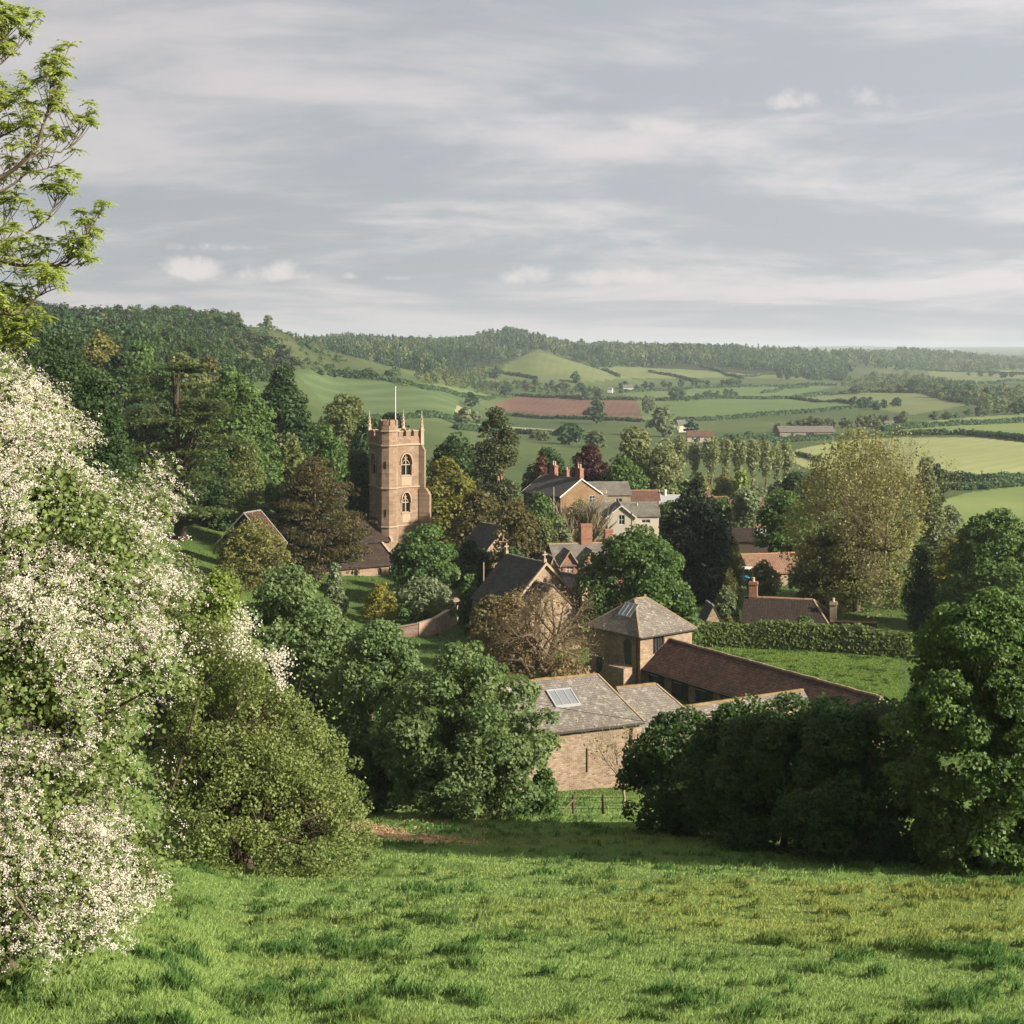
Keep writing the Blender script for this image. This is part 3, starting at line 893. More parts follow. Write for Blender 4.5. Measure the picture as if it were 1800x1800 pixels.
def far_tree(px, py, hpx, wpx, kind, pal, label, group=None, name="far_tree", dmin=300, dmax=6000, xyz=None, parts=None):
    P = hit(px, py, dmin, dmax) if xyz is None else xyz
    s = P[1] / F
    big = hpx > 22 if parts is None else parts
    me = SMALL[kind, pal, random.randrange(2)]
    if big:
        o = empty(name, P, random.uniform(0, 6.28))
        o.scale = (wpx * s, wpx * s, hpx * s)
        c = bpy.data.objects.new("crown", me); COL.objects.link(c); c.parent = o; c.location = (0, 0, 0.06)
        t = bpy.data.objects.new("trunk", TRUNK_ME); COL.objects.link(t); t.parent = o
    else:
        o = bpy.data.objects.new(name, me); COL.objects.link(o)
        o.location = P - np.array([0, 0, 0.4]); o.rotation_euler = (0, 0, random.uniform(0, 6.28))
        o.scale = (wpx * s, wpx * s, hpx * s)
    tag(o, label, "tree" if kind != "bush" else "bush", group)
    return o




def forest(name, label, poly, spacing, mix, hr, d0, d1, seed, wr=0.62, ncard=130, leaf=None):
    """mix: list of (kind, palette, weight)"""
    rng = np.random.default_rng(seed)
    pp = np.array(poly, float)
    u0, u1 = (pp[:, 0].min() - CX) / F, (pp[:, 0].max() - CX) / F
    n = int(0.5 * (u1 - u0) * (d1 ** 2 - d0 ** 2) / spacing ** 2)
    y = np.sqrt(rng.uniform(d0 ** 2, d1 ** 2, n)); x = rng.uniform(u0, u1, n) * y
    z = height(x, y)
    px, py = CX + F * x / y, HY - F * z / y
    k = in_poly(px, py, poly)
    x, y, z = x[k], y[k], z[k]
    n = len(x)
    wts = np.array([a[2] for a in mix], float)
    # neighbours tend to be of one kind
    nz = vnoise(x / 55, y / 90, seed) * 0.65 + rng.uniform(0, 1, n) * 0.35
    rk = np.argsort(np.argsort(nz)) / max(n, 1)
    ki = np.minimum(np.searchsorted(np.cumsum(wts / wts.sum()), rk), len(mix) - 1)
    Vs, Fs, Ts, Mi, base, mats = [], [], [], [], 0, []
    for q, (kind, pal, _w) in enumerate(mix):
        sel = np.where(ki == q)[0]
        mats.append(LM[pal])
        for v in range(3):
            ss = sel[v::3]
            if not len(ss): continue
            tv, tf, tt = small_crown(rng, kind, ncard, leaf)
            h = rng.uniform(*hr, len(ss)) * (0.75 + 0.5 * vnoise(x[ss] / 38, y[ss] / 60, seed + 9)); w = h * wr * rng.uniform(0.8, 1.3, len(ss)) * (0.62 if kind == "conifer" else 1)
            a = rng.uniform(0, 6.28, len(ss)); ca, sa = np.cos(a)[:, None], np.sin(a)[:, None]
            vx = (tv[None, :, 0] * ca - tv[None, :, 1] * sa) * w[:, None] + x[ss][:, None]
            vy = (tv[None, :, 0] * sa + tv[None, :, 1] * ca) * w[:, None] + y[ss][:, None]
            vz = tv[None, :, 2] * h[:, None] + z[ss][:, None] - 0.5
            Vs.append(np.stack([vx, vy, vz], -1).reshape(-1, 3))
            nv = len(tv)
            Fs.append((tf[None] + (base + np.arange(len(ss)) * nv)[:, None, None]).reshape(-1, 4))
            Ts.append(np.clip(tt[None] + rng.normal(0, 0.30, len(ss))[:, None], 0, 1).ravel())
            Mi.append(np.full(len(ss) * len(tf), q))
            base += len(ss) * nv
    if not Vs:
        return None
    o = mesh_obj(name, np.concatenate(Vs), Fs, mats, tint=np.concatenate(Ts), fmat=np.concatenate(Mi))
    return tag(o, label, "wood", kind="stuff")


def hedge(label, line, hm, wm, pal="far", dmin=250, dmax=6000, name="hedge", k=2.2, group=None, gap=0.0, world=None, leafpx=2.0, cat="hedge", lump=0.35):
    pts = np.array(world if world is not None else [hit(a, b, dmin, dmax)[:2] for a, b in line])[:, :2]
    seg = np.linalg.norm(np.diff(pts, axis=0), axis=1)
    L = seg.sum(); cum = np.concatenate([[0], np.cumsum(seg)])
    ym = pts[:, 1].mean(); pxm = 1495.7 / ym
    rng = np.random.default_rng(sum(map(ord, label)) % 9973)
    n = int(np.clip(L * pxm * hm * pxm * k + L * pxm * 2, 120, 90000))
    s = rng.uniform(0, L, n)
    x, y = np.interp(s, cum, pts[:, 0]), np.interp(s, cum, pts[:, 1])
    dx, dy = np.interp(s + 0.5, cum, pts[:, 0]) - np.interp(s - 0.5, cum, pts[:, 0]), np.interp(s + 0.5, cum, pts[:, 1]) - np.interp(s - 0.5, cum, pts[:, 1])
    nl = np.hypot(dx, dy) + 1e-9
    hh = hm * (1 - lump / 2 + lump * vnoise(s / (hm * 1.1), s * 0, len(label)))
    a = rng.uniform(0, np.pi, n)                      # rounded box section
    ca, sa = np.cos(a), np.sin(a)
    ov = np.sign(ca) * np.abs(ca) ** 0.5 * wm / 2 * rng.uniform(0.75, 1.05, n); oz = np.abs(sa) ** 0.5 * hh * rng.uniform(0.8, 1.04, n) * np.where(rng.uniform(0, 1, n) < 0.5, rng.uniform(0.1, 1, n), 1)
    P = np.stack([x - dy / nl * ov, y + dx / nl * ov, height(x, y) + oz], -1)
    N = unit(np.stack([-dy / nl * ca, dx / nl * ca, sa + 0.15], -1) * 0.8 + rng.normal(size=(n, 3)) * 0.45)
    sz = leafpx / pxm * rng.uniform(0.7, 1.4, n)
    Vv, Fc = cards(P, N, sz * 1.3, sz, rng)
    o = mesh_obj(name, Vv, [Fc], LM[pal], tint=np.repeat(np.clip(rng.normal(0.45, 0.25, n), 0, 1), 4))
    return tag(o, label, cat, group)


# ------------------------------------------------------------------ buildings
LICH = [((0.30, 0.20, 0.05), 1.6, 0.60, 0.74), ((0.42, 0.40, 0.34), 2.6, 0.50, 0.68)]
M["ham_stone"] = masonry("ham_stone", (0.27, 0.178, 0.112), (0.39, 0.272, 0.185), (0.32, 0.245, 0.175), 0.62, 0.30, 0.018, [((0.40, 0.345, 0.28), 0.8, 0.55, 0.72), ((0.19, 0.125, 0.075), 1.1, 0.56, 0.75)], bump=0.4)
M["ham_trim"] = plain("ham_trim", (0.27, 0.208, 0.145), 0.9, 0.15, var=0.25, scale=2.5)
M["barn_stone"] = masonry("barn_stone", (0.235, 0.155, 0.095), (0.50, 0.375, 0.262), (0.40, 0.33, 0.255), 0.30, 0.125, 0.018, [((0.50, 0.42, 0.33), 0.5, 0.50, 0.68), ((0.36, 0.20, 0.09), 0.7, 0.60, 0.78)], bump=0.9)
M["gable_stone"] = masonry("gable_stone", (0.30, 0.205, 0.125), (0.47, 0.345, 0.225), (0.40, 0.32, 0.24), 0.42, 0.18, 0.02, [((0.48, 0.40, 0.31), 0.8, 0.52, 0.70)], bump=0.8)
M["ochre_stone"] = masonry("ochre_stone", (0.22, 0.140, 0.070), (0.30, 0.195, 0.105), (0.25, 0.17, 0.105), 0.45, 0.18, 0.015, None, bump=0.5)  # stone colour taken darker to stand in for tree shade on the gable
M["grey_stone"] = masonry("grey_stone", (0.30, 0.24, 0.17), (0.42, 0.345, 0.26), (0.36, 0.31, 0.25), 0.45, 0.18, 0.015, None, bump=0.5)
M["cream"] = plain("cream", (0.34, 0.30, 0.24), 0.9, 0.15, var=0.12, scale=0.8)
M["brick"] = masonry("brick", (0.30, 0.125, 0.075), (0.42, 0.195, 0.125), (0.36, 0.26, 0.20), 0.24, 0.085, 0.012, None, bump=0.4, stain=0.35)
M["garden_brick"] = masonry("garden_brick", (0.42, 0.24, 0.165), (0.60, 0.42, 0.32), (0.50, 0.40, 0.33), 0.34, 0.13, 0.018, [((0.60, 0.52, 0.45), 0.8, 0.5, 0.66)], bump=0.8)
M["slate_dark"] = masonry("slate_dark", (0.060, 0.058, 0.055), (0.105, 0.100, 0.092), (0.035, 0.034, 0.032), 0.36, 0.26, 0.012, [((0.12, 0.105, 0.065), 1.2, 0.58, 0.75)], slope=1.5, xy=False, bump=0.5)
M["stone_tile"] = masonry("stone_tile", (0.195, 0.168, 0.142), (0.270, 0.238, 0.205), (0.085, 0.075, 0.062), 0.34, 0.22, 0.014, LICH, slope=2.2, xy=False, bump=0.8)
M["stone_tile_hip"] = masonry("stone_tile_hip", (0.185, 0.158, 0.130), (0.260, 0.225, 0.188), (0.085, 0.075, 0.062), 0.34, 0.22, 0.014, LICH, slope=1.75, xy=True, bump=0.8)
M["slate_grey"] = masonry("slate_grey", (0.125, 0.115, 0.095), (0.185, 0.170, 0.142), (0.07, 0.065, 0.055), 0.40, 0.26, 0.012, [((0.22, 0.20, 0.15), 0.9, 0.52, 0.72)], slope=1.7, xy=False, bump=0.5)
M["clay_tile"] = masonry("clay_tile", (0.052, 0.030, 0.022), (0.135, 0.072, 0.046), (0.026, 0.016, 0.013), 0.30, 0.30, 0.03, [((0.22, 0.19, 0.15), 3.5, 0.70, 0.78), ((0.06, 0.055, 0.03), 1.0, 0.55, 0.75)], slope=1.9, xy=False, bump=1.2, offset=0.0)
M["red_tile"] = masonry("red_tile", (0.120, 0.062, 0.042), (0.185, 0.102, 0.068), (0.07, 0.035, 0.025), 0.30, 0.30, 0.03, [((0.26, 0.22, 0.15), 1.5, 0.60, 0.78)], slope=1.9, xy=False, bump=0.9, offset=0.0)
M["orange_tile"] = masonry("orange_tile", (0.20, 0.115, 0.072), (0.285, 0.170, 0.110), (0.12, 0.07, 0.045), 0.30, 0.30, 0.03, [((0.33, 0.27, 0.18), 1.5, 0.56, 0.75)], slope=1.9, xy=False, bump=0.9, offset=0.0)
M["dark_tile"] = masonry("dark_tile", (0.030, 0.021, 0.016), (0.052, 0.036, 0.027), (0.015, 0.011, 0.008), 0.30, 0.30, 0.03, [((0.14, 0.12, 0.10), 5.0, 0.74, 0.84)], slope=1.9, xy=False, bump=1.0, offset=0.0)
M["ridge_moss"] = plain("ridge_moss", (0.165, 0.115, 0.055), 0.9, 0.1, var=0.75, scale=1.8)
M["ridge_clay"] = plain("ridge_clay", (0.24, 0.135, 0.085), 0.9, 0.1, var=0.3, scale=3)
M["ridge_grey"] = plain("ridge_grey", (0.15, 0.135, 0.115), 0.9, 0.1, var=0.3, scale=3)
M["ridge_hip"] = plain("ridge_hip", (0.20, 0.155, 0.10), 0.9, 0.1, var=0.5, scale=2.2)
M["white_paint"] = plain("white_paint", (0.47, 0.455, 0.43), 0.6, 0.3, var=0.06)
M["lead"] = plain("lead", (0.24, 0.245, 0.25), 0.5, 0.4, var=0.15)
M["dark_door"] = plain("dark_door", (0.022, 0.030, 0.034), 0.6, 0.3, var=0.3, scale=2)
M["green_door"] = plain("green_door", (0.030, 0.065, 0.050), 0.6, 0.3, var=0.3, scale=2)
M["iron"] = plain("iron", (0.04, 0.035, 0.03), 0.6, 0.4, metal=0.3)
M["rust_iron"] = plain("rust_iron", (0.13, 0.065, 0.04), 0.8, 0.2)
M["timber"] = plain("timber", (0.20, 0.15, 0.095), 0.85, 0.15, var=0.3, scale=5)
M["dark_timber"] = plain("dark_timber", (0.07, 0.052, 0.038), 0.85, 0.15, var=0.3, scale=5)
M["pot"] = plain("pot", (0.34, 0.255, 0.18), 0.8, 0.2)
M["dark_in"] = plain("dark_in", (0.012, 0.012, 0.012), 0.9, 0.05)
def glass_mat(name, col, rough=0.08):
    m, n = mat_new(name)
    co = n.add("ShaderNodeTexCoord").outputs["Object"]
    bp = n.add("ShaderNodeBump", {"Strength": 0.08, "Distance": 0.05, "Height": n.noise(co, 1.2, 2)}).outputs[0]
    finish(n, principled(n, col, rough, 0.9, bp))
    return m
M["glass"] = glass_mat("glass", (0.02, 0.025, 0.028))
M["roof_glass"] = glass_mat("roof_glass", (0.13, 0.145, 0.15), 0.3)


def bx(bm, x0, x1, y0, y1, z0, z1):
    v = [bm.verts.new(p) for p in ((x0, y0, z0), (x1, y0, z0), (x1, y1, z0), (x0, y1, z0), (x0, y0, z1), (x1, y0, z1), (x1, y1, z1), (x0, y1, z1))]
    for f in ((3, 2, 1, 0), (4, 5, 6, 7), (0, 1, 5, 4), (1, 2, 6, 5), (2, 3, 7, 6), (3, 0, 4, 7)):
        bm.faces.new([v[i] for i in f])


def prism(bm, poly, fn, a, b):
    """poly in 2D, fn(p, t) -> 3D at depth t; closed solid between depths a and b"""
    A = [bm.verts.new(fn(p, a)) for p in poly]; B = [bm.verts.new(fn(p, b)) for p in poly]
    bm.faces.new(A); bm.faces.new(B[::-1])
    n = len(poly)
    for i in range(n):
        bm.faces.new([A[i], B[i], B[(i + 1) % n], A[(i + 1) % n]])


def cyl(bm, x, y, z0, z1, r0, r1, n=8, rot=0.0):
    a = [bm.verts.new((x + r0 * math.cos(rot + k * 2 * math.pi / n), y + r0 * math.sin(rot + k * 2 * math.pi / n), z0)) for k in range(n)]
    b = [bm.verts.new((x + r1 * math.cos(rot + k * 2 * math.pi / n), y + r1 * math.sin(rot + k * 2 * math.pi / n), z1)) for k in range(n)]
    bm.faces.new(a[::-1]); bm.faces.new(b)
    for k in range(n):
        bm.faces.new([a[k], a[(k + 1) % n], b[(k + 1) % n], b[k]])


class Face:
    """a wall plane: 2D (s, z) -> 3D, with the outward normal"""
    def __init__(s, o, along, normal):
        s.o, s.a, s.n = Vector(o), Vector(along).normalized(), Vector(normal).normalized()
    def __call__(s, p, depth=0.0):
        return s.o + s.a * p[0] + Vector((0, 0, p[1])) - s.n * depth


def wall_face(bm, fc, outline, holes, reveal=0.18):
    es = []
    for loop in [outline] + holes:
        vs = [bm.verts.new(fc(p)) for p in loop]
        es += [bm.edges.new((vs[i], vs[(i + 1) % len(vs)])) for i in range(len(vs))]
    bmesh.ops.triangle_fill(bm, use_beauty=True, use_dissolve=False, edges=es)
    for h in holes:
        A = [bm.verts.new(fc(p)) for p in h]; B = [bm.verts.new(fc(p, reveal)) for p in h]
        for i in range(len(h)):
            j = (i + 1) % len(h)
            bm.faces.new([A[i], A[j], B[j], B[i]])


def rect(s0, s1, z0, z1):
    return [(s0, z0), (s1, z0), (s1, z1), (s0, z1)]


def arch(sc, w, z0, zs, z1, n=6):
    """pointed arch: springing at zs, apex at z1"""
    r = [(sc - w / 2, z0), (sc + w / 2, z0)]
    for k in range(n + 1):
        t = k / n
        r.append((sc + w / 2 * math.cos(t * math.pi / 2) ** 0.8, zs + (z1 - zs) * math.sin(t * math.pi / 2) ** 1.25))
    for k in range(n - 1, -1, -1):
        t = k / n
        r.append((sc - w / 2 * math.cos(t * math.pi / 2) ** 0.8, zs + (z1 - zs) * math.sin(t * math.pi / 2) ** 1.25))
    return r


def shrink(poly, d):
    cx = sum(p[0] for p in poly) / len(poly); cz = sum(p[1] for p in poly) / len(poly)
    w = max(abs(p[0] - cx) for p in poly); h = max(abs(p[1] - cz) for p in poly)
    return [(cx + (p[0] - cx) * (1 - d / w), cz + (p[1] - cz) * (1 - d / h)) for p in poly]


def window(root, fc, hole, frame="white_paint", pane="glass", fw=0.07, bars=(1, 1), reveal=0.18, name="window", set_back=0.06, sill=None, bar=0.04):
    bm = bmesh.new()
    out, inn = shrink(hole, 0.004), shrink(hole, fw)
    n = len(hole)
    for d0, d1 in ((set_back, set_back + 0.07),):
        ring = [[bm.verts.new(fc(p, d)) for p in lp] for lp, d in ((out, d0), (inn, d0), (inn, d1), (out, d1))]
        for a, b in ((0, 1), (1, 2), (2, 3)):
            for i in range(n):
                j = (i + 1) % n
                bm.faces.new([ring[a][i], ring[a][j], ring[b][j], ring[b][i]])
    s0, s1 = min(p[0] for p in inn), max(p[0] for p in inn)
    z0, z1 = min(p[1] for p in inn), max(p[1] for p in inn)
    for k in range(1, bars[0] + 1):
        s = s0 + (s1 - s0) * k / (bars[0] + 1)
        top = z1 if n == 4 or abs(s - (s0 + s1) / 2) < 0.05 else z1 - (z1 - z0) * 0.12
        prism(bm, rect(s - bar / 2, s + bar / 2, z0 - 0.003, top), fc, set_back + 0.005, set_back + 0.06)
    for k in range(1, bars[1] + 1):
        z = z0 + (z1 - z0) * k / (bars[1] + 1) if n == 4 else z0 + (z1 - z0) * 0.5 * k / bars[1]
        prism(bm, rect(s0, s1, z - bar / 2, z + bar / 2), fc, set_back + 0.009, set_back + 0.055)
    o = bm_obj(name, bm, M[frame], root)
    bm = bmesh.new()
    bm.faces.new([bm.verts.new(fc(p, reveal - 0.03)) for p in shrink(hole, 0.004)])
    bm_obj("pane", bm, M[pane], o)
    if sill:
        bm = bmesh.new()
        prism(bm, rect(s0 - 0.18, s1 + 0.18, z0 - fw - 0.16, z0 - fw - 0.004), fc, -0.08, 0.1)
        bm_obj("sill", bm, M[sill], o)
    return o


def door(root, fc, hole, mat="dark_door", reveal=0.18, name="door", planks=5, hinges=True):
    bm = bmesh.new()
    s0, s1 = hole[0][0] + 0.01, hole[1][0] - 0.01
    z0, z1 = hole[0][1] + 0.01, max(p[1] for p in hole) - 0.01
    w = (s1 - s0) / planks
    for k in range(planks):
        prism(bm, rect(s0 + k * w + 0.006, s0 + (k + 1) * w - 0.006, z0, z1), fc, 0.09 + 0.008 * (k % 2), 0.16)
    o = bm_obj(name, bm, M[mat], root)
    if hinges:
        for z in (z0 + (z1 - z0) * 0.16, z0 + (z1 - z0) * 0.84):
            bm = bmesh.new()
            prism(bm, rect(s0 + 0.05, s0 + (s1 - s0) * 0.55, z - 0.035, z + 0.035), fc, 0.065, 0.088)
            bm_obj("hinge", bm, M["lead"], o)
    return o


def house(name, label, cat, eave0, ang, L, W_, z_eave, z_ridge, z_base, wall, roof, holes=None, over=0.3, gover=0.25, verge=None, ridge="ridge_grey", hip=(0, 0), th=0.14, win=None, group=None, doors=None, gutter=None, bars=(1, 1), frame="white_paint"):
    """local x runs along the ridge from eave0 (foot of the front-left corner), front wall at y=0, back at y=W_; angles in degrees; heights in world z"""
    root = tag(empty(name, (eave0[0], eave0[1], z_base), R(ang)), label, cat, group)
    he, hr = z_eave - z_base, z_ridge - z_base
    faces = {"front": Face((0, 0, 0), (1, 0, 0), (0, -1, 0)), "back": Face((L, W_, 0), (-1, 0, 0), (0, 1, 0)),
             "right": Face((L, 0, 0), (0, 1, 0), (1, 0, 0)), "left": Face((0, W_, 0), (0, -1, 0), (-1, 0, 0))}
    holes = holes or {}
    bm = bmesh.new()
    for k, fc in faces.items():
        ln = L if k in ("front", "back") else W_
        top = [(ln, he), (0, he)]
        if k == "right" and not hip[1] or k == "left" and not hip[0]:
            top = [(ln, he), (ln / 2, hr), (0, he)]
        wall_face(bm, fc, [(0, -0.6), (ln, -0.6)] + top, [h[1] for h in holes.get(k, [])])
    bmesh.ops.remove_doubles(bm, verts=bm.verts[:], dist=0.001)
    bm_obj("wall", bm, M[wall], root)
    for k, hs in holes.items():
        for kind, h, *op in hs:
            opt = op[0] if op else {}
            (door if kind == "door" else window)(root, faces[k], h, **opt)
    # roof
    tn = (hr - he) / (W_ / 2)
    bm = bmesh.new()
    x0, x1 = -gover if not hip[0] else -over, L + gover if not hip[1] else L + over
    ye, ze = -over, he - over * tn
    yb = W_ + over
    rx0, rx1 = (x0 if not hip[0] else hip[0]), (x1 if not hip[1] else L - hip[1])
    up = 0.03
    tops = [(x0, ye, ze + th + up), (x1, ye, ze + th + up), (x1, yb, ze + th + up), (x0, yb, ze + th + up), (rx0, W_ / 2, hr + th + up), (rx1, W_ / 2, hr + th + up)]
    lows = [(x, y, z - th) for x, y, z in tops]
    T = [bm.verts.new(p) for p in tops]; B = [bm.verts.new(p) for p in lows]
    for S, fl in ((T, 1), (B, -1)):
        for f in ((0, 1, 5, 4), (2, 3, 4, 5)):
            bm.faces.new([S[i] for i in f][::fl])
    for e in ((0, 1), (2, 3)):
        bm.faces.new([T[e[0]], B[e[0]], B[e[1]], T[e[1]]])
    for e, rr, hp in (((1, 2), 5, hip[1]), ((3, 0), 4, hip[0])):
        if hp:
            bm.faces.new([T[e[0]], T[e[1]], T[rr]]); bm.faces.new([B[e[0]], B[rr], B[e[1]]])
            bm.faces.new([T[e[0]], B[e[0]], B[e[1]], T[e[1]]])
        else:
            bm.faces.new([T[e[0]], B[e[0]], B[rr], T[rr]]); bm.faces.new([T[rr], B[rr], B[e[1]], T[e[1]]])
    rf = bm_obj("roof", bm, M[roof], root)
    if ridge:
        bm = bmesh.new()
        zt = hr + th + up
        nseg = max(int((rx1 - rx0) / 0.46), 1)
        rj = random.Random(len(label))
        for q in range(nseg):
            jz, jy = rj.uniform(-0.02, 0.02), rj.uniform(-0.02, 0.02)
            a_, b_ = rx0 + 0.004 + (rx1 - rx0 - 0.008) * q / nseg, rx0 + 0.004 + (rx1 - rx0 - 0.008) * (q + 1) / nseg
            prism(bm, [(-0.15, -0.09), (0.15, -0.09), (0.09, 0.045), (-0.09, 0.045)], lambda p, t: Vector((t, W_ / 2 + p[0] + jy, zt + p[1] + jz)), a_ + 0.004, b_ - 0.004)
        hbm = bmesh.new()
        for hp, xr, xe in ((hip[0], rx0, x0), (hip[1], rx1, x1)):
            if hp:
                for yy in (ye, yb):
                    a, b = Vector((xr, W_ / 2, zt)), Vector((xe, yy, ze + th + up))
                    dr = (b - a).normalized(); sd_ = dr.cross(Vector((0, 0, 1))).normalized(); un = sd_.cross(dr)
                    prism(hbm, [(-0.12, -0.06), (0.12, -0.06), (0.07, 0.05), (-0.07, 0.05)], lambda p, t, a=a, dr=dr, sd_=sd_, un=un: a + dr * t + sd_ * p[0] + un * p[1], 0.12, (b - a).length - 0.02)
        bm_obj("ridge", bm, M[ridge], rf)
        if len(hbm.faces): bm_obj("hip_ridge", hbm, M["ridge_hip"], rf)
        else: hbm.free()
    if verge:
        for xx, hp in ((x0, hip[0]), (x1, hip[1])):
            if hp: continue
            bm = bmesh.new()
            s = -1 if xx == x0 else 1
            for ya, za, yc, zc in ((ye, ze, W_ / 2, hr), (yb, ze, W_ / 2, hr)):
                v = [(ya, za + th + up + 0.02), (yc, zc + th + up + 0.02), (yc, zc + 0.0), (ya, za + 0.0)]
                prism(bm, v, lambda p, t: Vector((t, p[0], p[1])), xx + s * 0.003, xx + s * 0.05)
            bm_obj("bargeboard", bm, M[verge], rf)
    if gutter:
        bm = bmesh.new()
        prism(bm, [(ye - 0.13, ze + th * 0.2), (ye - 0.003, ze + th * 0.2), (ye - 0.003, ze + th * 0.9), (ye - 0.13, ze + th * 0.9)], lambda p, t: Vector((t, p[0], p[1])), x0 + 0.05, x1 - 0.05)
        bm_obj("gutter", bm, M[gutter], root)
    return root, faces, rf


def chimney(root, x, y, z0, z1, sx=0.9, sy=0.6, mat="brick", pots=2, pot_h=0.7, bands=True, pot="pot"):
    bm = bmesh.new()
    bx(bm, x - sx / 2, x + sx / 2, y - sy / 2, y + sy / 2, z0, z1 - 0.30)
    if bands:
        bx(bm, x - sx / 2 - 0.07, x + sx / 2 + 0.07, y - sy / 2 - 0.07, y + sy / 2 + 0.07, z1 - 0.298, z1 - 0.15)
        bx(bm, x - sx / 2 - 0.02, x + sx / 2 + 0.02, y - sy / 2 - 0.02, y + sy / 2 + 0.02, z1 - 0.148, z1)
        bx(bm, x - sx / 2 - 0.05, x + sx / 2 + 0.05, y - sy / 2 - 0.05, y + sy / 2 + 0.05, z0 + (z1 - z0) * 0.42, z0 + (z1 - z0) * 0.42 + 0.14)
    o = bm_obj("chimney", bm, M[mat], root)
    for k in range(pots):
        bm = bmesh.new()
        px_ = x + (k - (pots - 1) / 2) * sx / max(pots, 1) * 0.9
        cyl(bm, px_, y, z1 + 0.002, z1 + pot_h, 0.16, 0.12, 8)
        cyl(bm, px_, y, z1 + pot_h * 0.82, z1 + pot_h * 0.92, 0.17, 0.17, 8)
        bm_obj("chimney_pot", bm, M[pot], o)
    return o


def local(root, dx, dy):
    return root


def roof_hit(px, py, eave0, ang, z_eave, tn):
    """local (x, y) on a front roof slope seen at a pixel"""
    a = R(ang); d = np.array([(px - CX) / F, 1.0, -(py - HY) / F])
    back = np.array([-math.sin(a), math.cos(a)]); al = np.array([math.cos(a), math.sin(a)])
    e = np.array(eave0[:2])
    t = (z_eave - tn * e @ back) / (d[2] - tn * d[:2] @ back)
    q = t * d[:2] - e
    return q @ al, q @ back


def skylight(root, rf, x0, x1, y0, y1, zf, n=3, frame="lead"):
    """glazed frame lying on a slope; zf(y) or zf(x, y) gives the roof surface"""
    up = 0.13
    bm = bmesh.new()
    def bar(a, b, c, d, lo, hi):
        pts = [(a, c), (b, c), (b, d), (a, d)]
        A = [bm.verts.new((x, y, zf(x, y) + lo)) for x, y in pts]; B = [bm.verts.new((x, y, zf(x, y) + hi)) for x, y in pts]
        bm.faces.new(A[::-1]); bm.faces.new(B)
        for i in range(4):
            bm.faces.new([A[i], A[(i + 1) % 4], B[(i + 1) % 4], B[i]])
    t = 0.09
    bar(x0, x1, y0, y0 + t, -0.02, up); bar(x0, x1, y1 - t, y1, -0.02, up)
    bar(x0, x0 + t, y0 + t, y1 - t, -0.02, up); bar(x1 - t, x1, y0 + t, y1 - t, -0.02, up)
    for k in range(1, n):
        x = x0 + (x1 - x0) * k / n
        bar(x - 0.025, x + 0.025, y0 + t, y1 - t, 0.0, up - 0.01)
    o = bm_obj("skylight", bm, M[frame], rf)
    bm = bmesh.new()
    bm.faces.new([bm.verts.new((x, y, zf(x, y) + up - 0.04)) for x, y in ((x0 + t, y0 + t), (x1 - t, y0 + t), (x1 - t, y1 - t), (x0 + t, y1 - t))])
    bm_obj("pane", bm, M["roof_glass"], o)
    return o


# ---- the long stone barn below the field
BL = 10.6
BE, BA = (8.5 - BL * math.cos(R(24)), 99.5 - BL * math.sin(R(24))), 24
zb = -29.6
barn, fcs, rf = house("stone_barn", "long stone barn with grey stone-tiled roof and a wide skylight", "barn", BE, BA, BL, 9, -24.75, -22.5, zb, "barn_stone", "stone_tile", hip=(0, 0.9), ridge="ridge_moss", gutter="iron", over=0.25)
tnB = 2.25 / 4.5
xa, ya = roof_hit(968, 1250, BE, BA, -24.55, tnB); xb, yb = roof_hit(1008, 1216, BE, BA, -24.55, tnB)
skylight(barn, rf, BL - 5.35, BL - 3.5, 1.75, 3.3, lambda x, y: (-24.75 - zb) + tnB * y + 0.17)
SKX = (xa, xb, ya, yb)
bm = bmesh.new(); bx(bm, BL - 3.95, BL - 3.88, -0.09, -0.01, 2.0, 3.55)
bm_obj("tie_bar", bm, M["rust_iron"], barn)
bm = bmesh.new(); bx(bm, BL - 0.65, BL, -0.22, -0.004, -0.6, 4.55)
bm_obj("pier", bm, M["gable_stone"], barn)
house("low_barn", "lower stone-tiled end of the barn with mossy ridge and hipped end", "barn", (8.55 + 0.05, 99.52), 24, 4.6, 7.2, -25.5, -23.35, zb, "barn_stone", "stone_tile", hip=(0, 1.5), gover=0.0, ridge="ridge_moss", over=0.2)

# ---- stable range
z0 = -30.5
DO = [("door", rect(0.55 + k * 3.4, 3.0 + k * 3.4, 0.02, 2.0)) for k in range(7)]
SE = (11.82, 133.5)
house("stable", "long low stable with brown clay-tiled roof and dark double doors", "stable", SE, -59.3, 26, 6.0, -28.25, -26.25, z0, "barn_stone", "clay_tile", holes={"front": DO}, verge="ridge_grey", ridge="ridge_hip", gutter="iron", over=0.35, gover=0.2)

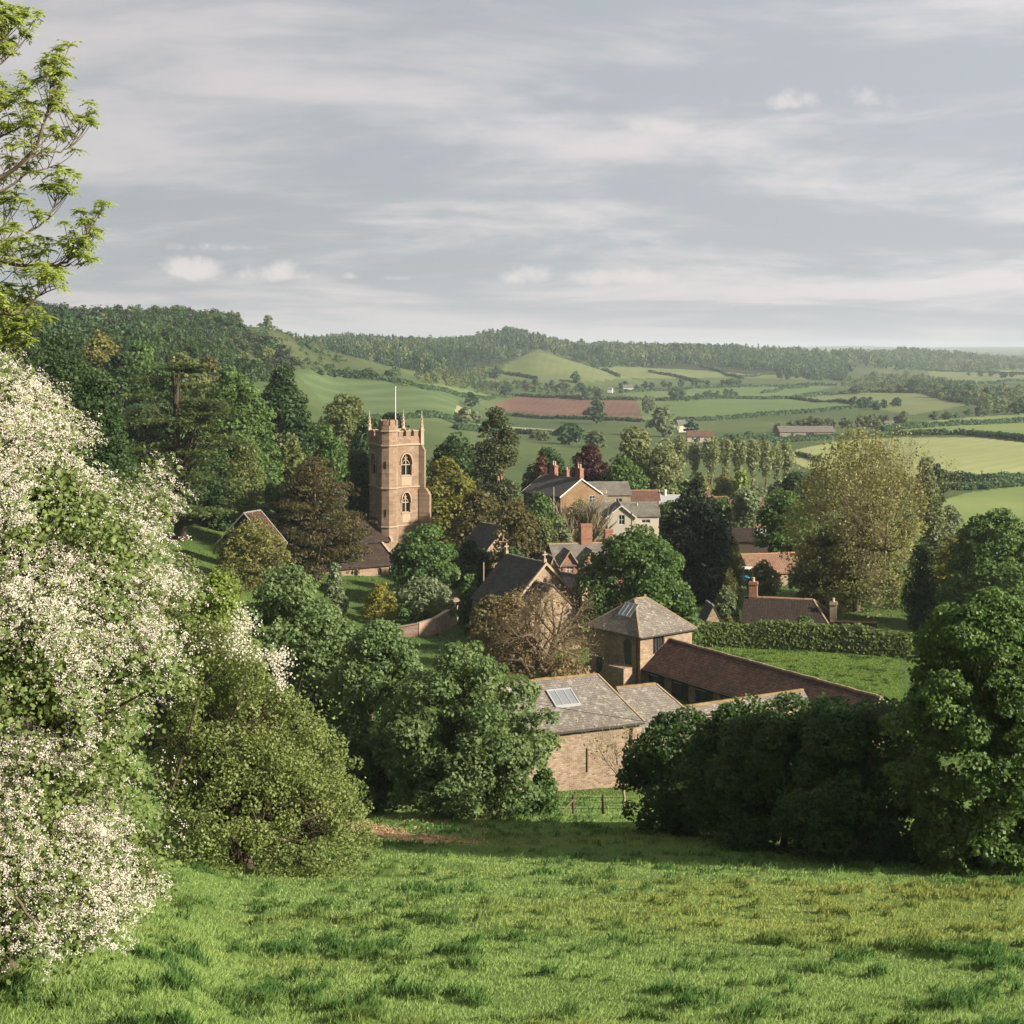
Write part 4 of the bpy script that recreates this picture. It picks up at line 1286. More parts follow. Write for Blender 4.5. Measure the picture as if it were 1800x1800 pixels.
# ---- courtyard wall with tiled coping
wa, wb = Vector((12.75, 110.9)), Vector((22.6, 116.4))
dv = wb - wa
w = tag(empty("courtyard_wall", (wa.x, wa.y, -30.5), math.atan2(dv.y, dv.x)), "long rubble wall with mossy tiled coping closing the stable yard", "wall")
bm = bmesh.new(); bx(bm, 0, dv.length, -0.25, 0.25, -0.3, 3.75)
bm_obj("wall", bm, M["gable_stone"], w)
bm = bmesh.new(); prism(bm, [(-0.62, 3.45), (0, 4.05), (0.42, 3.70), (0.38, 3.62), (0, 3.93), (-0.58, 3.36)], lambda p, t: Vector((t, p[0], p[1])), -0.1, dv.length + 0.1)
bm_obj("coping", bm, M["stone_tile"], w)
bm = bmesh.new(); prism(bm, [(-0.15, 3.98), (0.15, 3.98), (0.10, 4.14), (-0.10, 4.14)], lambda p, t: Vector((t, p[0], p[1])), -0.05, dv.length + 0.05)
bm_obj("ridge", bm, M["ridge_moss"], w)

# ---- square granary with hipped roof and outside steps
G0 = (11.4, 133.0); gz0 = -30.3
gr, gf, grf = house("granary", "square stone granary under a hipped lichened roof with small skylight", "granary", G0, 38.5, 6.5, 6.8, -25.4, -22.95, gz0, "gable_stone", "stone_tile_hip", over=0.35, hip=(2.55, 2.55), ridge="ridge_moss", gutter="iron",
    holes={"front": [("window", rect(1.55, 3.0, 3.0, 4.55), dict(frame="dark_timber", bars=(3, 0)))],
           "left": [("door", arch(5.15, 1.05, 2.05, 3.9, 4.35, 4), dict(mat="green_door", hinges=False, planks=4)), ("door", rect(0.9, 1.8, 0.1, 2.1), dict(mat="green_door", hinges=False, planks=3))]})
bm = bmesh.new()
bx(bm, -1.35, -0.004, 0.7, 2.9, -0.5, 2.0)
for k in range(9):
    bx(bm, -1.2, -0.004, 2.902 + k * 0.30, 2.902 + (k + 1) * 0.30 - 0.003, -0.5, 1.78 - k * 0.22)
bm_obj("outside_steps", bm, M["gable_stone"], gr)
bm = bmesh.new()
for yy, zt in ((0.75, 2.0), (2.85, 2.0), (4.1, 1.1), (5.4, 0.2)):
    cyl(bm, -1.25, yy, zt - 0.3, zt + 0.95, 0.025, 0.025, 5)
bx(bm, -1.27, -1.23, 0.75, 2.85, 2.92, 2.96)
prism(bm, [(2.85, 2.92), (5.4, 1.12), (5.4, 1.16), (2.85, 2.96)], lambda p, t: Vector((t, p[0], p[1])), -1.268, -1.232)
bm_obj("railing", bm, M["iron"], gr)
bm = bmesh.new(); cyl(bm, -0.08, 0.35, -0.3, 4.7, 0.05, 0.05, 6)
bm_obj("drainpipe", bm, M["iron"], gr)
thp, tnl = 0.17, (30.3 - 22.95 - (30.3 - 25.4)) / 2.55
skylight(gr, grf, 0.95, 2.05, 2.35, 4.05, lambda x, y: (30.3 - 25.4) + tnl * x + thp, n=1)
for yy in (2.9, 3.5):
    bm = bmesh.new()
    v = [(0.98, yy - 0.03), (2.02, yy - 0.03), (2.02, yy + 0.03), (0.98, yy + 0.03)]
    A = [bm.verts.new((x, y, 4.9 + tnl * x + thp + 0.06)) for x, y in v]; B = [bm.verts.new((x, y, 4.9 + tnl * x + thp + 0.145)) for x, y in v]
    bm.faces.new(A[::-1]); bm.faces.new(B)
    for i in range(4): bm.faces.new([A[i], A[(i + 1) % 4], B[(i + 1) % 4], B[i]])
    bm_obj("glazing_bar", bm, M["lead"], grf)

# ---- chapel and its annexe
CE = (-4.17, 157.8)
ch, cf, crf = house("chapel", "steep slate-roofed chapel with sunlit stone gable and cross finials", "chapel", CE, -58.5, 7.6, 8.4, -26.1, -21.95, -30.4, "gable_stone", "slate_dark", over=0.25, gover=0.1,
    holes={"right": [("window", arch(4.2, 0.55, 5.7, 6.5, 7.0, 4), dict(frame="ham_trim", bars=(0, 0)))]})
for xx in (0.0, 7.55):
    bm = bmesh.new()
    bx(bm, xx - 0.16, xx + 0.16, 4.04, 4.36, 8.55, 8.95)
    bx(bm, xx - 0.06, xx + 0.06, 4.14, 4.26, 8.952, 9.75)
    bx(bm, xx - 0.055, xx + 0.055, 3.92, 4.138, 9.32, 9.44); bx(bm, xx - 0.055, xx + 0.055, 4.262, 4.48, 9.32, 9.44)
    bm_obj("cross_finial", bm, M["ham_trim"], ch)
for sgn in (0, 1):
    bm = bmesh.new()
    ya, yb_ = (-0.3, 4.2) if not sgn else (8.7, 4.2)
    za, zb_ = 4.0, 8.45
    prism(bm, [(ya, za + 0.22), (yb_, zb_ + 0.22), (yb_, zb_ - 0.1), (ya, za - 0.1)], lambda p, t: Vector((t, p[0], p[1])), 7.703, 7.95)
    bm_obj("gable_coping", bm, M["ham_trim"], crf)
bm = bmesh.new(); bx(bm, 6.2, 7.0, 8.43, 9.2, -0.5, 5.6); cyl(bm, 6.6, 8.8, 5.602, 7.0, 0.42, 0.05, 6)
bm_obj("pinnacle_buttress", bm, M["gable_stone"], ch)
house("chapel_annexe", "lower slate-roofed annexe in front of the chapel gable behind the bare tree", "annexe", (-1.15 - 0.2, 152.1 + 0.3), -58.5, 4.9, 6.8, -26.9, -23.75, -30.4, "gable_stone", "slate_dark", over=0.25, gover=0.1)
house("chapel_porch", "small stone porch gable with finial beyond the chapel ridge", "porch", (2.1, 162.0), -75, 4, 2.6, -25.0, -22.1, -30.5, "gable_stone", "slate_dark", over=0.15, gover=0.1, verge="ham_trim")

# ---- brick cottage with two gabled dormers
KE = (5.3, 176.2)
k_, kf, krf = house("brick_cottage", "brick cottage with two gabled dormers and tall brick chimneys", "cottage", KE, 11, 8.2, 7.2, -25.4, -23.45, -30.6, "brick", "slate_grey", over=0.3, ridge="ridge_clay")
for sx_ in (1.5, 4.2):
    dm = bmesh.new()
    wall_face(dm, Face((sx_ - 0.85, -0.12, 0), (1, 0, 0), (0, -1, 0)), [(0, 3.2), (1.7, 3.2), (1.7, 5.45), (0.85, 6.75), (0, 5.45)], [rect(0.4, 1.3, 3.9, 5.4)])
    for xx in (sx_ - 0.85, sx_ + 0.85):
        dm.faces.new([dm.verts.new(p) for p in ((xx, -0.12, 3.2), (xx, -0.12, 5.45), (xx, 2.4, 5.45), (xx, 2.4, 3.2))])
    dmo = bm_obj("dormer", dm, M["brick"], k_)
    window(dmo, Face((sx_ - 0.85, -0.12, 0), (1, 0, 0), (0, -1, 0)), rect(0.4, 1.3, 3.9, 5.4), bars=(1, 1))
    for s in (-1, 1):
        bm = bmesh.new()
        prism(bm, [(sx_ + s * 1.15, 5.02), (sx_, 6.80), (sx_, 6.95), (sx_ + s * 1.2, 5.14)], lambda p, t: Vector((p[0], t, p[1])), -0.35, 3.0)
        bm_obj("dormer_roof", bm, M["slate_grey"], dmo)
        bm = bmesh.new()
        prism(bm, [(sx_ + s * 1.2, 4.92), (sx_, 6.76), (sx_, 6.98), (sx_ + s * 1.26, 5.14)], lambda p, t: Vector((p[0], t, p[1])), -0.43, -0.353)
        bm_obj("bargeboard", bm, M["timber"], dmo)
chimney(k_, 4.4, 3.6, 6.6, 9.6, 1.35, 0.8, pots=0)
chimney(k_, 7.2, 3.6, 6.6, 8.9, 0.95, 0.7, pots=0)
house("cottage_wing", "low slate-roofed wing with pale verge beside the brick cottage", "cottage wing", (3.7, 172.8), -50, 4.4, 4.0, -27.6, -25.9, -30.6, "gable_stone", "slate_dark", verge="dark_timber")

# ---- the large ochre house, its annexe and the roofs behind
LE = (1.96, 255.5)
WN = [("window", rect(0.9 + k * 2.3, 1.8 + k * 2.3, 4.6, 6.4), dict(bars=(1, 2))) for k in range(4)]
lh, lf, lrf = house("village_house", "large ochre stone house with dark slate roof and three brick chimneys", "house", LE, -53.6, 10.2, 8.6, -24.25, -21.65, -31.4, "ochre_stone", "slate_dark", verge="white_paint", over=0.35,
    holes={"front": WN, "right": [("window", rect(6.2, 7.5, 5.75, 6.95), dict(bars=(1, 1)))]})
chimney(lh, 3.0, 4.3, 9.4, 11.7, 1.2, 0.8, pots=2)
chimney(lh, 5.7, 4.9, 9.2, 11.1, 0.8, 0.6, pots=1, pot_h=0.4)
chimney(lh, 9.6, 4.5, 9.2, 11.6, 1.3, 0.8, pots=2)
bm = bmesh.new(); cyl(bm, 6.3, 5.3, 9.0, 13.2, 0.035, 0.03, 5); bx(bm, 6.28, 6.32, 4.6, 6.4, 13.0, 13.04); bx(bm, 5.7, 6.9, 5.28, 5.32, 12.7, 12.74)
bm_obj("aerial", bm, M["iron"], lh)
an, af, arf = house("stone_annexe", "grey-roofed stone annexe joined behind the ochre house gable", "annexe", (13.6, 257.5), 6, 6.9, 7.0, -25.05, -23.2, -31.5, "grey_stone", "slate_grey", over=0.2,
    holes={"front": [("window", rect(4.3, 5.4, 4.0, 5.9), dict(bars=(1, 2)))]})
chimney(an, 1.9, -0.9, -0.5, 6.85, 1.5, 0.7, mat="grey_stone", pots=4, pot_h=0.55, bands=False)
chimney(an, 6.2, 3.5, 7.8, 8.5, 0.6, 0.5, mat="grey_stone", pots=0)
house("tiled_barn", "brown-tiled roof of a barn beyond the cream house", "barn", (20.7, 260.5), 2, 5.3, 7.0, -27.2, -24.9, -31.6, "gable_stone", "red_tile", over=0.2, gover=0.12, verge="white_paint", ridge="ridge_clay")
sh, _, _ = house("grey_shed", "grey metal-roofed shed with a white flue beside the tiled barn", "shed", (25.9, 261), -6, 3.6, 5.0, -26.9, -25.6, -31.6, "brick", "lead", over=0.2, ridge=None)
bm = bmesh.new(); cyl(bm, 0.8, 2.3, 5.6, 6.7, 0.24, 0.24, 8); cyl(bm, 0.8, 2.3, 6.7, 7.0, 0.32, 0.32, 8)
bm_obj("flue", bm, M["white_paint"], sh)

# ---- the cream house
cr, _, crr = house("cream_house", "cream rendered house with old grey roof behind the round green tree", "house", (10.3, 222.2), 3, 11.6, 6.6, -24.75, -23.15, -31.0, "cream", "slate_grey", over=0.25,
    holes={"front": [("window", rect(9.0, 10.3, 5.2, 5.75), dict(bars=(1, 0)))]})
bm = bmesh.new(); cyl(bm, 8.7, 2.4, 6.6, 7.9, 0.07, 0.07, 6)
bm_obj("flue", bm, M["white_paint"], cr)
house("cream_wing", "gabled cream wing with white bargeboards and dark sash windows", "house wing", (14.05, 225.3), -90, 5.8, 4.0, -24.55, -22.95, -31.0, "cream", "slate_grey", verge="white_paint", over=0.3, gover=0.25,
    holes={"right": [("window", rect(1.6, 2.5, 5.35, 6.75), dict(bars=(1, 1))), ("window", rect(2.4, 3.3, 2.4, 3.9), dict(bars=(1, 1)))]})

# ---- the other roofs among the trees
hs, _, _ = house("gabled_house", "house with white-edged steep gable and dark slates beside the cedar lawn", "house", (-28.1, 173.4), 64, 2.6, 6.8, -22.4, -19.15, -25.5, "slate_dark", "clay_tile", verge="white_paint", over=0.45, gover=0.35, ridge="ridge_grey")
house("hidden_cottage", "stone gable with pale coping half hidden among brown trees", "cottage", (-6.6, 191.6), -58, 6, 6.0, -25.4, -22.4, -30.8, "gable_stone", "slate_dark", verge="ham_trim", gover=0.12)
ct, _, ctr = house("tiled_cottage", "cottage with dark tiled roof and tall brick chimney behind the clipped hedge", "cottage", (24.1, 155.8), -15, 8.6, 6.6, -28.35, -26.35, -31.0, "cream", "dark_tile", hip=(0, 1.7), ridge="ridge_clay", over=0.3)
chimney(ct, 0.7, 3.3, 3.6, 6.4, 0.85, 0.75, mat="brick", pots=1, pot_h=0.45)
chimney(ct, 9.1, 1.6, 0, 4.9, 0.7, 0.7, mat="grey_stone", pots=1, pot_h=0.4)
house("cottage_lean", "very low dark-tiled outhouse at the end of the tiled cottage", "outhouse", (32.9, 153.2), -10, 4.2, 3.0, -29.1, -28.2, -31.0, "gable_stone", "dark_tile", ridge="ridge_clay", over=0.2)
house("orange_bungalow", "low building with weathered orange-tiled roof behind the round garden tree", "outbuilding", (30.9, 193.6), 14, 8.5, 5.4, -28.9, -26.95, -31.3, "gable_stone", "orange_tile", ridge="ridge_clay", over=0.3,
      holes={"front": [("door", rect(5.2, 6.6, 0.1, 2.0), dict(hinges=False))]})
house("dovecote", "tiny pale stone gable standing up behind the clipped hedge", "dovecote", (19.7, 158.5), -84, 3.0, 1.9, -28.6, -26.75, -31.0, "gable_stone", "slate_dark", over=0.1, gover=0.06,
      holes={"right": [("door", rect(0.7, 1.2, 2.0, 2.7), dict(hinges=False, planks=2))]})
s2, _, s2r = house("dark_shed", "dark low shed with one pale roof light under the trees", "shed", (34.2, 231), -8, 6.0, 5.0, -29.6, -27.9, -32.5, "dark_timber", "dark_tile", ridge=None, over=0.2)
skylight(s2, s2r, 3.6, 5.0, 0.7, 2.2, lambda x, y: 2.9 + 1.7 / 2.5 * y + 0.17, n=2, frame="white_paint")
house("brick_house", "red brick house front with white windows deep among the trees", "house", (37.2, 252), 4, 5.6, 6.0, -27.4, -25.4, -32.6, "brick", "red_tile", holes={"front": [("window", rect(1.0, 1.8, 3.2, 4.5)), ("window", rect(3.4, 4.2, 3.2, 4.5))]})
rr_, _, _ = house("red_roofed_cottage", "red-tiled cottage roof with square brick chimney behind the dark conifer", "cottage", (35.4, 272), 8, 4.4, 5.0, -28.6, -27.1, -32.6, "brick", "red_tile", ridge="ridge_clay")
chimney(rr_, 0.6, 2.5, 4.8, 6.6, 0.9, 0.6, pots=0)

# ---- far farm buildings
def far_house(name, label, cat, px, py, wpx, hw, W_, wall, roof, ang=0, rise=2.2, holes=None, dmin=500, dmax=3000, verge=None):
    p = hit(px, py, dmin, dmax)
    return house(name, label, cat, (p[0], p[1]), ang, wpx * p[1] / F, W_, p[2] + hw, p[2] + hw + rise, p[2] - 0.5, wall, roof, holes=holes, ridge=None, verge=verge, th=0.25)
pb = hit(1371, 771, 500, 1200); LB = 98 * pb[1] / F
far_house("farm_shed", "long low grey farm shed with pale side panels across the valley", "farm shed", 1371, 771, 98, 3.2, 14, "grey_stone", "slate_grey", 1, 2.6,
    holes={"front": [("door", rect(0.2 * LB, 0.245 * LB, 0.4, 3.4), dict(hinges=False, reveal=0.6)), ("door", rect(0.47 * LB, 0.62 * LB, 0.4, 3.4), dict(hinges=False, planks=8, reveal=0.6))]})
far_house("farm_cottage", "long white farm cottage with brown tiled roof beside the dark conifer", "cottage", 1208, 777, 46, 2.6, 7, "cream", "red_tile", -3, 2.4,
    holes={"front": [("window", rect(2 + 3 * k, 3 + 3 * k, 1.3, 2.6)) for k in range(4)]})
far_house("farm_barn", "small pale barn gable at the foot of the ploughed field", "barn", 1193, 760, 15, 4, 5, "cream", "slate_grey", 20, 2.4)
far_house("white_farmhouse", "far white farmhouse standing among trees above the ploughed field", "house", 1096, 688, 17, 3.6, 8, "white_paint", "slate_grey", 4, 2.8)
far_house("small_white_house", "smaller far white house next to the white farmhouse", "house", 1068, 690, 8, 3.0, 7, "white_paint", "slate_grey", -12, 2.4)
far_house("field_shed", "small pale field shed between hedges far across the valley", "shed", 1556, 752, 15, 2.4, 6, "cream", "slate_grey", -5, 1.2)

M["church_tile"] = masonry("church_tile", (0.038, 0.026, 0.020), (0.085, 0.056, 0.042), (0.02, 0.014, 0.011), 0.30, 0.30, 0.03, [((0.14, 0.12, 0.09), 1.8, 0.62, 0.80)], slope=1.9, xy=False, bump=1.0, offset=0.0)  # tile colour darkened, the pine's shade over nave and aisle put into it
# ---- the church: tower, stair turret, nave and aisle
T0 = -30.6
tw = tag(empty("church", (-17.16, 206.0, T0), R(32.7)), "golden stone church with battlemented tower, pinnacles and white flagpole", "church")
S = 5.4
ff = Face((0, 0, 0), (1, 0, 0), (0, -1, 0)); fl = Face((0, S, 0), (0, -1, 0), (-1, 0, 0))
fb_ = Face((S, S, 0), (-1, 0, 0), (0, 1, 0)); fr = Face((S, 0, 0), (0, 1, 0), (1, 0, 0))
bel, low_, bel2 = arch(3.0, 1.6, 13.15, 14.75, 16.1), arch(2.95, 1.25, 8.05, 9.5, 10.75), arch(1.35, 1.6, 13.15, 14.75, 16.1)
bm = bmesh.new()
for fc, hs in ((ff, [bel, low_]), (fl, [bel2]), (fb_, []), (fr, [])):
    wall_face(bm, fc, rect(0, S, -1.5, 18.25), hs, 0.45)
tower = bm_obj("tower", bm, M["ham_stone"], tw)
bm = bmesh.new(); bx(bm, 0.46, S - 0.46, 0.46, S - 0.46, 17.6, 17.75)
bm_obj("tower_roof", bm, M["lead"], tower)
for nm, fc, h_, st in (("belfry_window", ff, bel, 0.5), ("belfry_window", fl, bel2, 0.5), ("tower_window", ff, low_, 0.5)):
    sc_ = (h_[0][0] + h_[1][0]) / 2; zz0, zap = h_[0][1], max(p[1] for p in h_); wd_ = h_[1][0] - h_[0][0]
    o = window(tw, fc, h_, "ham_trim", "dark_in" if nm == "belfry_window" else "glass", 0.10, (1, 1), 0.45, nm, 0.22, None, 0.13)
    bm = bmesh.new()                                         # tracery: two cusped lights under an eyelet
    for s in (-1, 1):
        pts = [(sc_ + s * wd_ * 0.02, zap - 0.75), (sc_ + s * wd_ * 0.22, zap - 0.95), (sc_ + s * wd_ * 0.40, zap - 1.35)]
        for a, b in zip(pts[:-1], pts[1:]):
            prism(bm, [(a[0], a[1] - 0.06), (b[0], b[1] - 0.06), (b[0], b[1] + 0.07), (a[0], a[1] + 0.07)][::s], fc, 0.233, 0.30)
        prism(bm, [(sc_, zap - 0.80), (sc_ + s * 0.30, zap - 0.42), (sc_ + s * 0.30, zap - 0.30), (sc_, zap - 0.66)][::s], fc, 0.236, 0.30)
    bm_obj("tracery", bm, M["ham_trim"], o)
    bm = bmesh.new()                                         # hood mould
    k0 = 2
    big = [(sc_ + (p[0] - sc_) * (1 + 0.44 / wd_), p[1] + (0.22 if abs(p[0] - sc_) < wd_ * 0.45 else 0.0)) for p in h_[k0:]]
    sm = [(sc_ + (p[0] - sc_) * (1 + 0.14 / wd_), p[1] + (0.07 if abs(p[0] - sc_) < wd_ * 0.45 else 0.0)) for p in h_[k0:]]
    for i in range(len(big) - 1):
        prism(bm, [big[i], big[i + 1], sm[i + 1], sm[i]], fc, -0.14, 0.003)
    bm_obj("hood_mould", bm, M["ham_trim"], o)
    bm = bmesh.new()
    prism(bm, rect(sc_ - wd_ * 0.5, sc_ + wd_ * 0.5, zz0 - 1.35, zz0 - 0.12), fc, -0.025, 0.003)
    prism(bm, rect(sc_ - wd_ * 0.6, sc_ + wd_ * 0.6, zz0 - 0.118, zz0 - 0.01), fc, -0.10, 0.003)
    bm_obj("apron", bm, M["ham_trim"], o)
TC = (0.25, 0.25)
bm = bmesh.new(); cyl(bm, TC[0], TC[1], -1.5, 20.2, 1.42, 1.36, 8, math.pi / 8)
turret = bm_obj("stair_turret", bm, M["ham_stone"], tw)
for zc in (2.6, 7.7, 9.0 + 5.3):
    bm = bmesh.new()
    fs = Face((TC[0], TC[1], 0), (math.cos(-math.pi / 4 - math.pi / 2 + math.pi / 2), math.sin(-math.pi / 4 - math.pi / 2 + math.pi / 2), 0), (math.cos(-math.pi * 0.75), math.sin(-math.pi * 0.75), 0))
    prism(bm, rect(-0.08, 0.08, zc, zc + 1.0), fs, -1.335, -1.20)
    bm_obj("slit_window", bm, M["dark_in"], turret)
for zc, ex, th_ in ((6.2, 0.12, 0.2), (11.5, 0.12, 0.2), (17.35, 0.16, 0.26)):
    bm = bmesh.new()
    bx(bm, -ex, S + ex, -ex, S + ex, zc, zc + th_)
    bm_obj("string_course", bm, M["ham_trim"], tower)
for zc in (6.2, 11.5, 17.35, 19.35):
    bm = bmesh.new(); cyl(bm, TC[0], TC[1], zc + 0.01, zc + 0.21, 1.54, 1.54, 8, math.pi / 8)
    bm_obj("string_course", bm, M["ham_trim"], turret)
bm = bmesh.new()
for k in range(8):                                           # turret battlements
    a = k * math.pi / 4
    for da in (0.0, math.pi / 8):
        c_, s_ = math.cos(a + da), math.sin(a + da)
        if da == 0.0:
            q = Matrix.Rotation(a, 3, "Z")
            pts = [q @ Vector(p) for p in ((1.0, -0.36, 0), (1.28, -0.36, 0), (1.28, 0.36, 0), (1.0, 0.36, 0))]
            A = [bm.verts.new((p.x + TC[0], p.y + TC[1], 20.19)) for p in pts]; B = [bm.verts.new((p.x + TC[0], p.y + TC[1], 20.95)) for p in pts]
            bm.faces.new(A[::-1]); bm.faces.new(B)
            for i in range(4): bm.faces.new([A[i], A[(i + 1) % 4], B[(i + 1) % 4], B[i]])
bm_obj("battlement", bm, M["ham_stone"], turret)
bm = bmesh.new(); bmc = bmesh.new()
for fc in (ff, fl, fb_, fr):                                 # tower battlements: parapet and merlons with moulded caps
    prism(bm, rect(0.42, S - 0.42, 18.248, 18.5), fc, 0.004, 0.40)
    for s0, s1 in ((0.55, 1.25), (1.75, 2.45), (2.95, 3.65), (4.15, 4.85)):
        prism(bm, rect(s0, s1, 18.49, 19.25), fc, 0.006, 0.38)
        prism(bmc, rect(s0 - 0.07, s1 + 0.07, 19.252, 19.40), fc, -0.06, 0.45)
    for s0, s1 in ((1.25, 1.75), (2.45, 2.95), (3.65, 4.15)):
        prism(bmc, rect(s0 + 0.08, s1 - 0.08, 18.502, 18.60), fc, -0.05, 0.45)
bt = bm_obj("battlement", bm, M["ham_stone"], tower)
bm_obj("battlement_cap", bmc, M["ham_trim"], bt) if False else setattr(bm_obj("coping", bmc, M["ham_trim"], tw), "name", "coping")
for cx_, cy_ in ((S, 0), (S, S), (0, S)):
    bm = bmesh.new()
    cyl(bm, cx_, cy_, 17.3, 19.3, 0.36, 0.32, 4, math.pi / 4)
    cyl(bm, cx_, cy_, 19.302, 19.5, 0.42, 0.42, 4, math.pi / 4)
    cyl(bm, cx_, cy_, 19.502, 21.9, 0.30, 0.04, 4, math.pi / 4)
    for zc, rr0 in ((19.9, 0.27), (20.4, 0.22), (20.9, 0.17)):
        for k in range(4):
            a = k * math.pi / 2
            cyl(bm, cx_ + math.cos(a) * rr0, cy_ + math.sin(a) * rr0, zc, zc + 0.22, 0.07, 0.02, 5)
    cyl(bm, cx_, cy_, 21.902, 22.1, 0.10, 0.06, 6)
    bm_obj("pinnacle", bm, M["ham_trim"], tw)
for zt, pr_, wd2 in ((11.3, 1.25, 0.95), (5.9, 1.7, 1.15)):
    bm = bmesh.new()
    q = Matrix.Rotation(-math.pi / 4, 3, "Z")
    for a0, z_a, z_b in ((pr_, -1.5, zt - 0.9),):
        prism(bm, [(-0.3, z_a), (a0, z_a), (a0, z_b), (a0 - 0.55, zt), (-0.3, zt)], lambda p, t: q @ Vector((p[0], t, 0)) + Vector((S, 0, p[1])), -wd2 / 2, wd2 / 2)
    bm_obj("buttress", bm, M["ham_stone"], tw)
bm = bmesh.new(); prism(bm, [(-0.3, 11.0), (0.5, 11.0), (0.5, 16.6), (0.15, 17.2), (-0.3, 17.2)], lambda p, t: q @ Vector((p[0], t, 0)) + Vector((S, 0, p[1])), -0.35, 0.35)
bm_obj("buttress", bm, M["ham_stone"], tw)
bm = bmesh.new(); cyl(bm, 2.7, 2.7, 17.7, 25.3, 0.09, 0.06, 8); cyl(bm, 2.7, 2.7, 25.3, 25.45, 0.12, 0.12, 8)
bm_obj("flagpole", bm, M["white_paint"], tw)
# nave
bm = bmesh.new(); prism(bm, [(-1.1, -1.5), (6.5, -1.5), (6.5, 4.6), (2.7, 7.15), (-1.1, 4.6)], lambda p, t: Vector((t, p[0], p[1])), -17, -0.01)
nv = bm_obj("nave", bm, M["ham_stone"], tw)
bm = bmesh.new(); prism(bm, [(-1.5, 4.35), (2.7, 7.17), (6.9, 4.35), (6.9, 4.52), (2.7, 7.36), (-1.5, 4.52)], lambda p, t: Vector((t, p[0], p[1])), -17.2, -0.32)
bm_obj("nave_roof", bm, M["church_tile"], tw)
bm = bmesh.new(); prism(bm, [(-1.6, 4.40), (2.7, 7.25), (7.0, 4.40), (7.0, 4.72), (2.7, 7.62), (-1.6, 4.72)], lambda p, t: Vector((t, p[0], p[1])), -0.318, -0.02)
bm_obj("nave_coping", bm, M["ham_trim"], tw)
AY0, AY1 = -5.6, -1.1
bm = bmesh.new()
fa = Face((-16, AY0, 0), (1, 0, 0), (0, -1, 0))
ah = [arch(16 - 1.5 - 2.6 - 3.6 * k, 0.6, 0.55, 1.2, 1.6, 4) for k in range(3)]
wall_face(bm, fa, rect(0, 14.5, -1.5, 2.0), ah, 0.3)
far_ = Face((-1.5, AY0, 0), (0, 1, 0), (1, 0, 0))
wall_face(bm, far_, [(0, -1.5), (4.5, -1.5), (4.5, 4.35), (0, 1.98)], [])
al_ = bm_obj("aisle", bm, M["ham_stone"], tw)
for h_ in ah:
    window(tw, fa, h_, "ham_trim", "glass", 0.07, (0, 0), 0.3, "lancet_window", 0.12)
bm = bmesh.new(); prism(bm, [(AY0 - 0.35, 1.80), (AY1 - 0.01, 4.20), (AY1 - 0.01, 4.36), (AY0 - 0.35, 1.98)], lambda p, t: Vector((t, p[0], p[1])), -16.2, -1.72)
bm_obj("aisle_roof", bm, M["church_tile"], tw)
bm = bmesh.new(); prism(bm, [(AY0 - 0.5, 1.75), (AY1 + 0.1, 4.28), (AY1 + 0.1, 4.66), (AY0 - 0.5, 2.12)], lambda p, t: Vector((t, p[0], p[1])), -1.718, -1.38)
bm_obj("aisle_coping", bm, M["ham_trim"], tw)
bm = bmesh.new(); cyl(bm, -2.6, AY0 - 0.12, -1.0, 1.9, 0.06, 0.06, 6)
bm_obj("drainpipe", bm, M["white_paint"], tw)
bm = bmesh.new(); prism(bm, [(AY0 - 1.3, -1.5), (AY0 - 0.004, -1.5), (AY0 - 0.004, 1.7), (AY0 - 0.4, 1.5), (AY0 - 1.1, 0.4)], lambda p, t: Vector((t, p[0], p[1])), -2.3, -1.6)
bm_obj("buttress", bm, M["ham_stone"], tw)

# ---- garden wall, gate, posts, fence, poles, wire, vehicle
gp = [hit(700, 1118, 110, 200), hit(735, 1119, 110, 200), hit(765, 1116, 110, 200), hit(785, 1108, 110, 200), hit(798, 1098, 110, 200), hit(803, 1086, 110, 200), hit(802, 1078, 110, 220)]
gw = tag(empty("garden_wall", gp[2]), "curved pinkish stone wall holding up the churchyard garden bank", "wall")
bm = bmesh.new(); bmc = bmesh.new()
hts = [0.9, 1.35, 1.75, 2.05, 2.1, 2.0, 1.7]
pr = [Vector((p[0] - gp[2][0], p[1] - gp[2][1], p[2] - gp[2][2])) for p in gp]
for i in range(len(pr) - 1):
    a, b = pr[i], pr[i + 1]
    nn = Vector((-(b - a).y, (b - a).x, 0)).normalized() * 0.2
    for (B_, za, zb_, ext) in ((bm, -0.6, 0.0, 1.0), (bmc, 0.002, 0.09, 1.35)):
        ha, hb = (hts[i], hts[i + 1])
        lo = (-0.6, -0.6) if B_ is bm else (ha + 0.002, hb + 0.002)
        hi = (ha, hb) if B_ is bm else (ha + 0.09, hb + 0.09)
        v = [B_.verts.new(p) for p in (a - nn * ext + Vector((0, 0, lo[0])), b - nn * ext + Vector((0, 0, lo[1])), b + nn * ext + Vector((0, 0, lo[1])), a + nn * ext + Vector((0, 0, lo[0])), a - nn * ext + Vector((0, 0, hi[0])), b - nn * ext + Vector((0, 0, hi[1])), b + nn * ext + Vector((0, 0, hi[1])), a + nn * ext + Vector((0, 0, hi[0])))]
        for f in ((3, 2, 1, 0), (4, 5, 6, 7), (0, 1, 5, 4), (1, 2, 6, 5), (2, 3, 7, 6), (3, 0, 4, 7)):
            B_.faces.new([v[k] for k in f])
bm_obj("wall", bm, M["garden_brick"], gw)
bm_obj("coping", bmc, M["ham_trim"], gw)
ga, gb = hit(808, 1099, 110, 220), hit(832, 1099, 110, 220)
gt = tag(empty("garden_gate", ga, math.atan2(gb[1] - ga[1], gb[0] - ga[0])), "brown wooden double gate at the foot of the churchyard path", "gate")
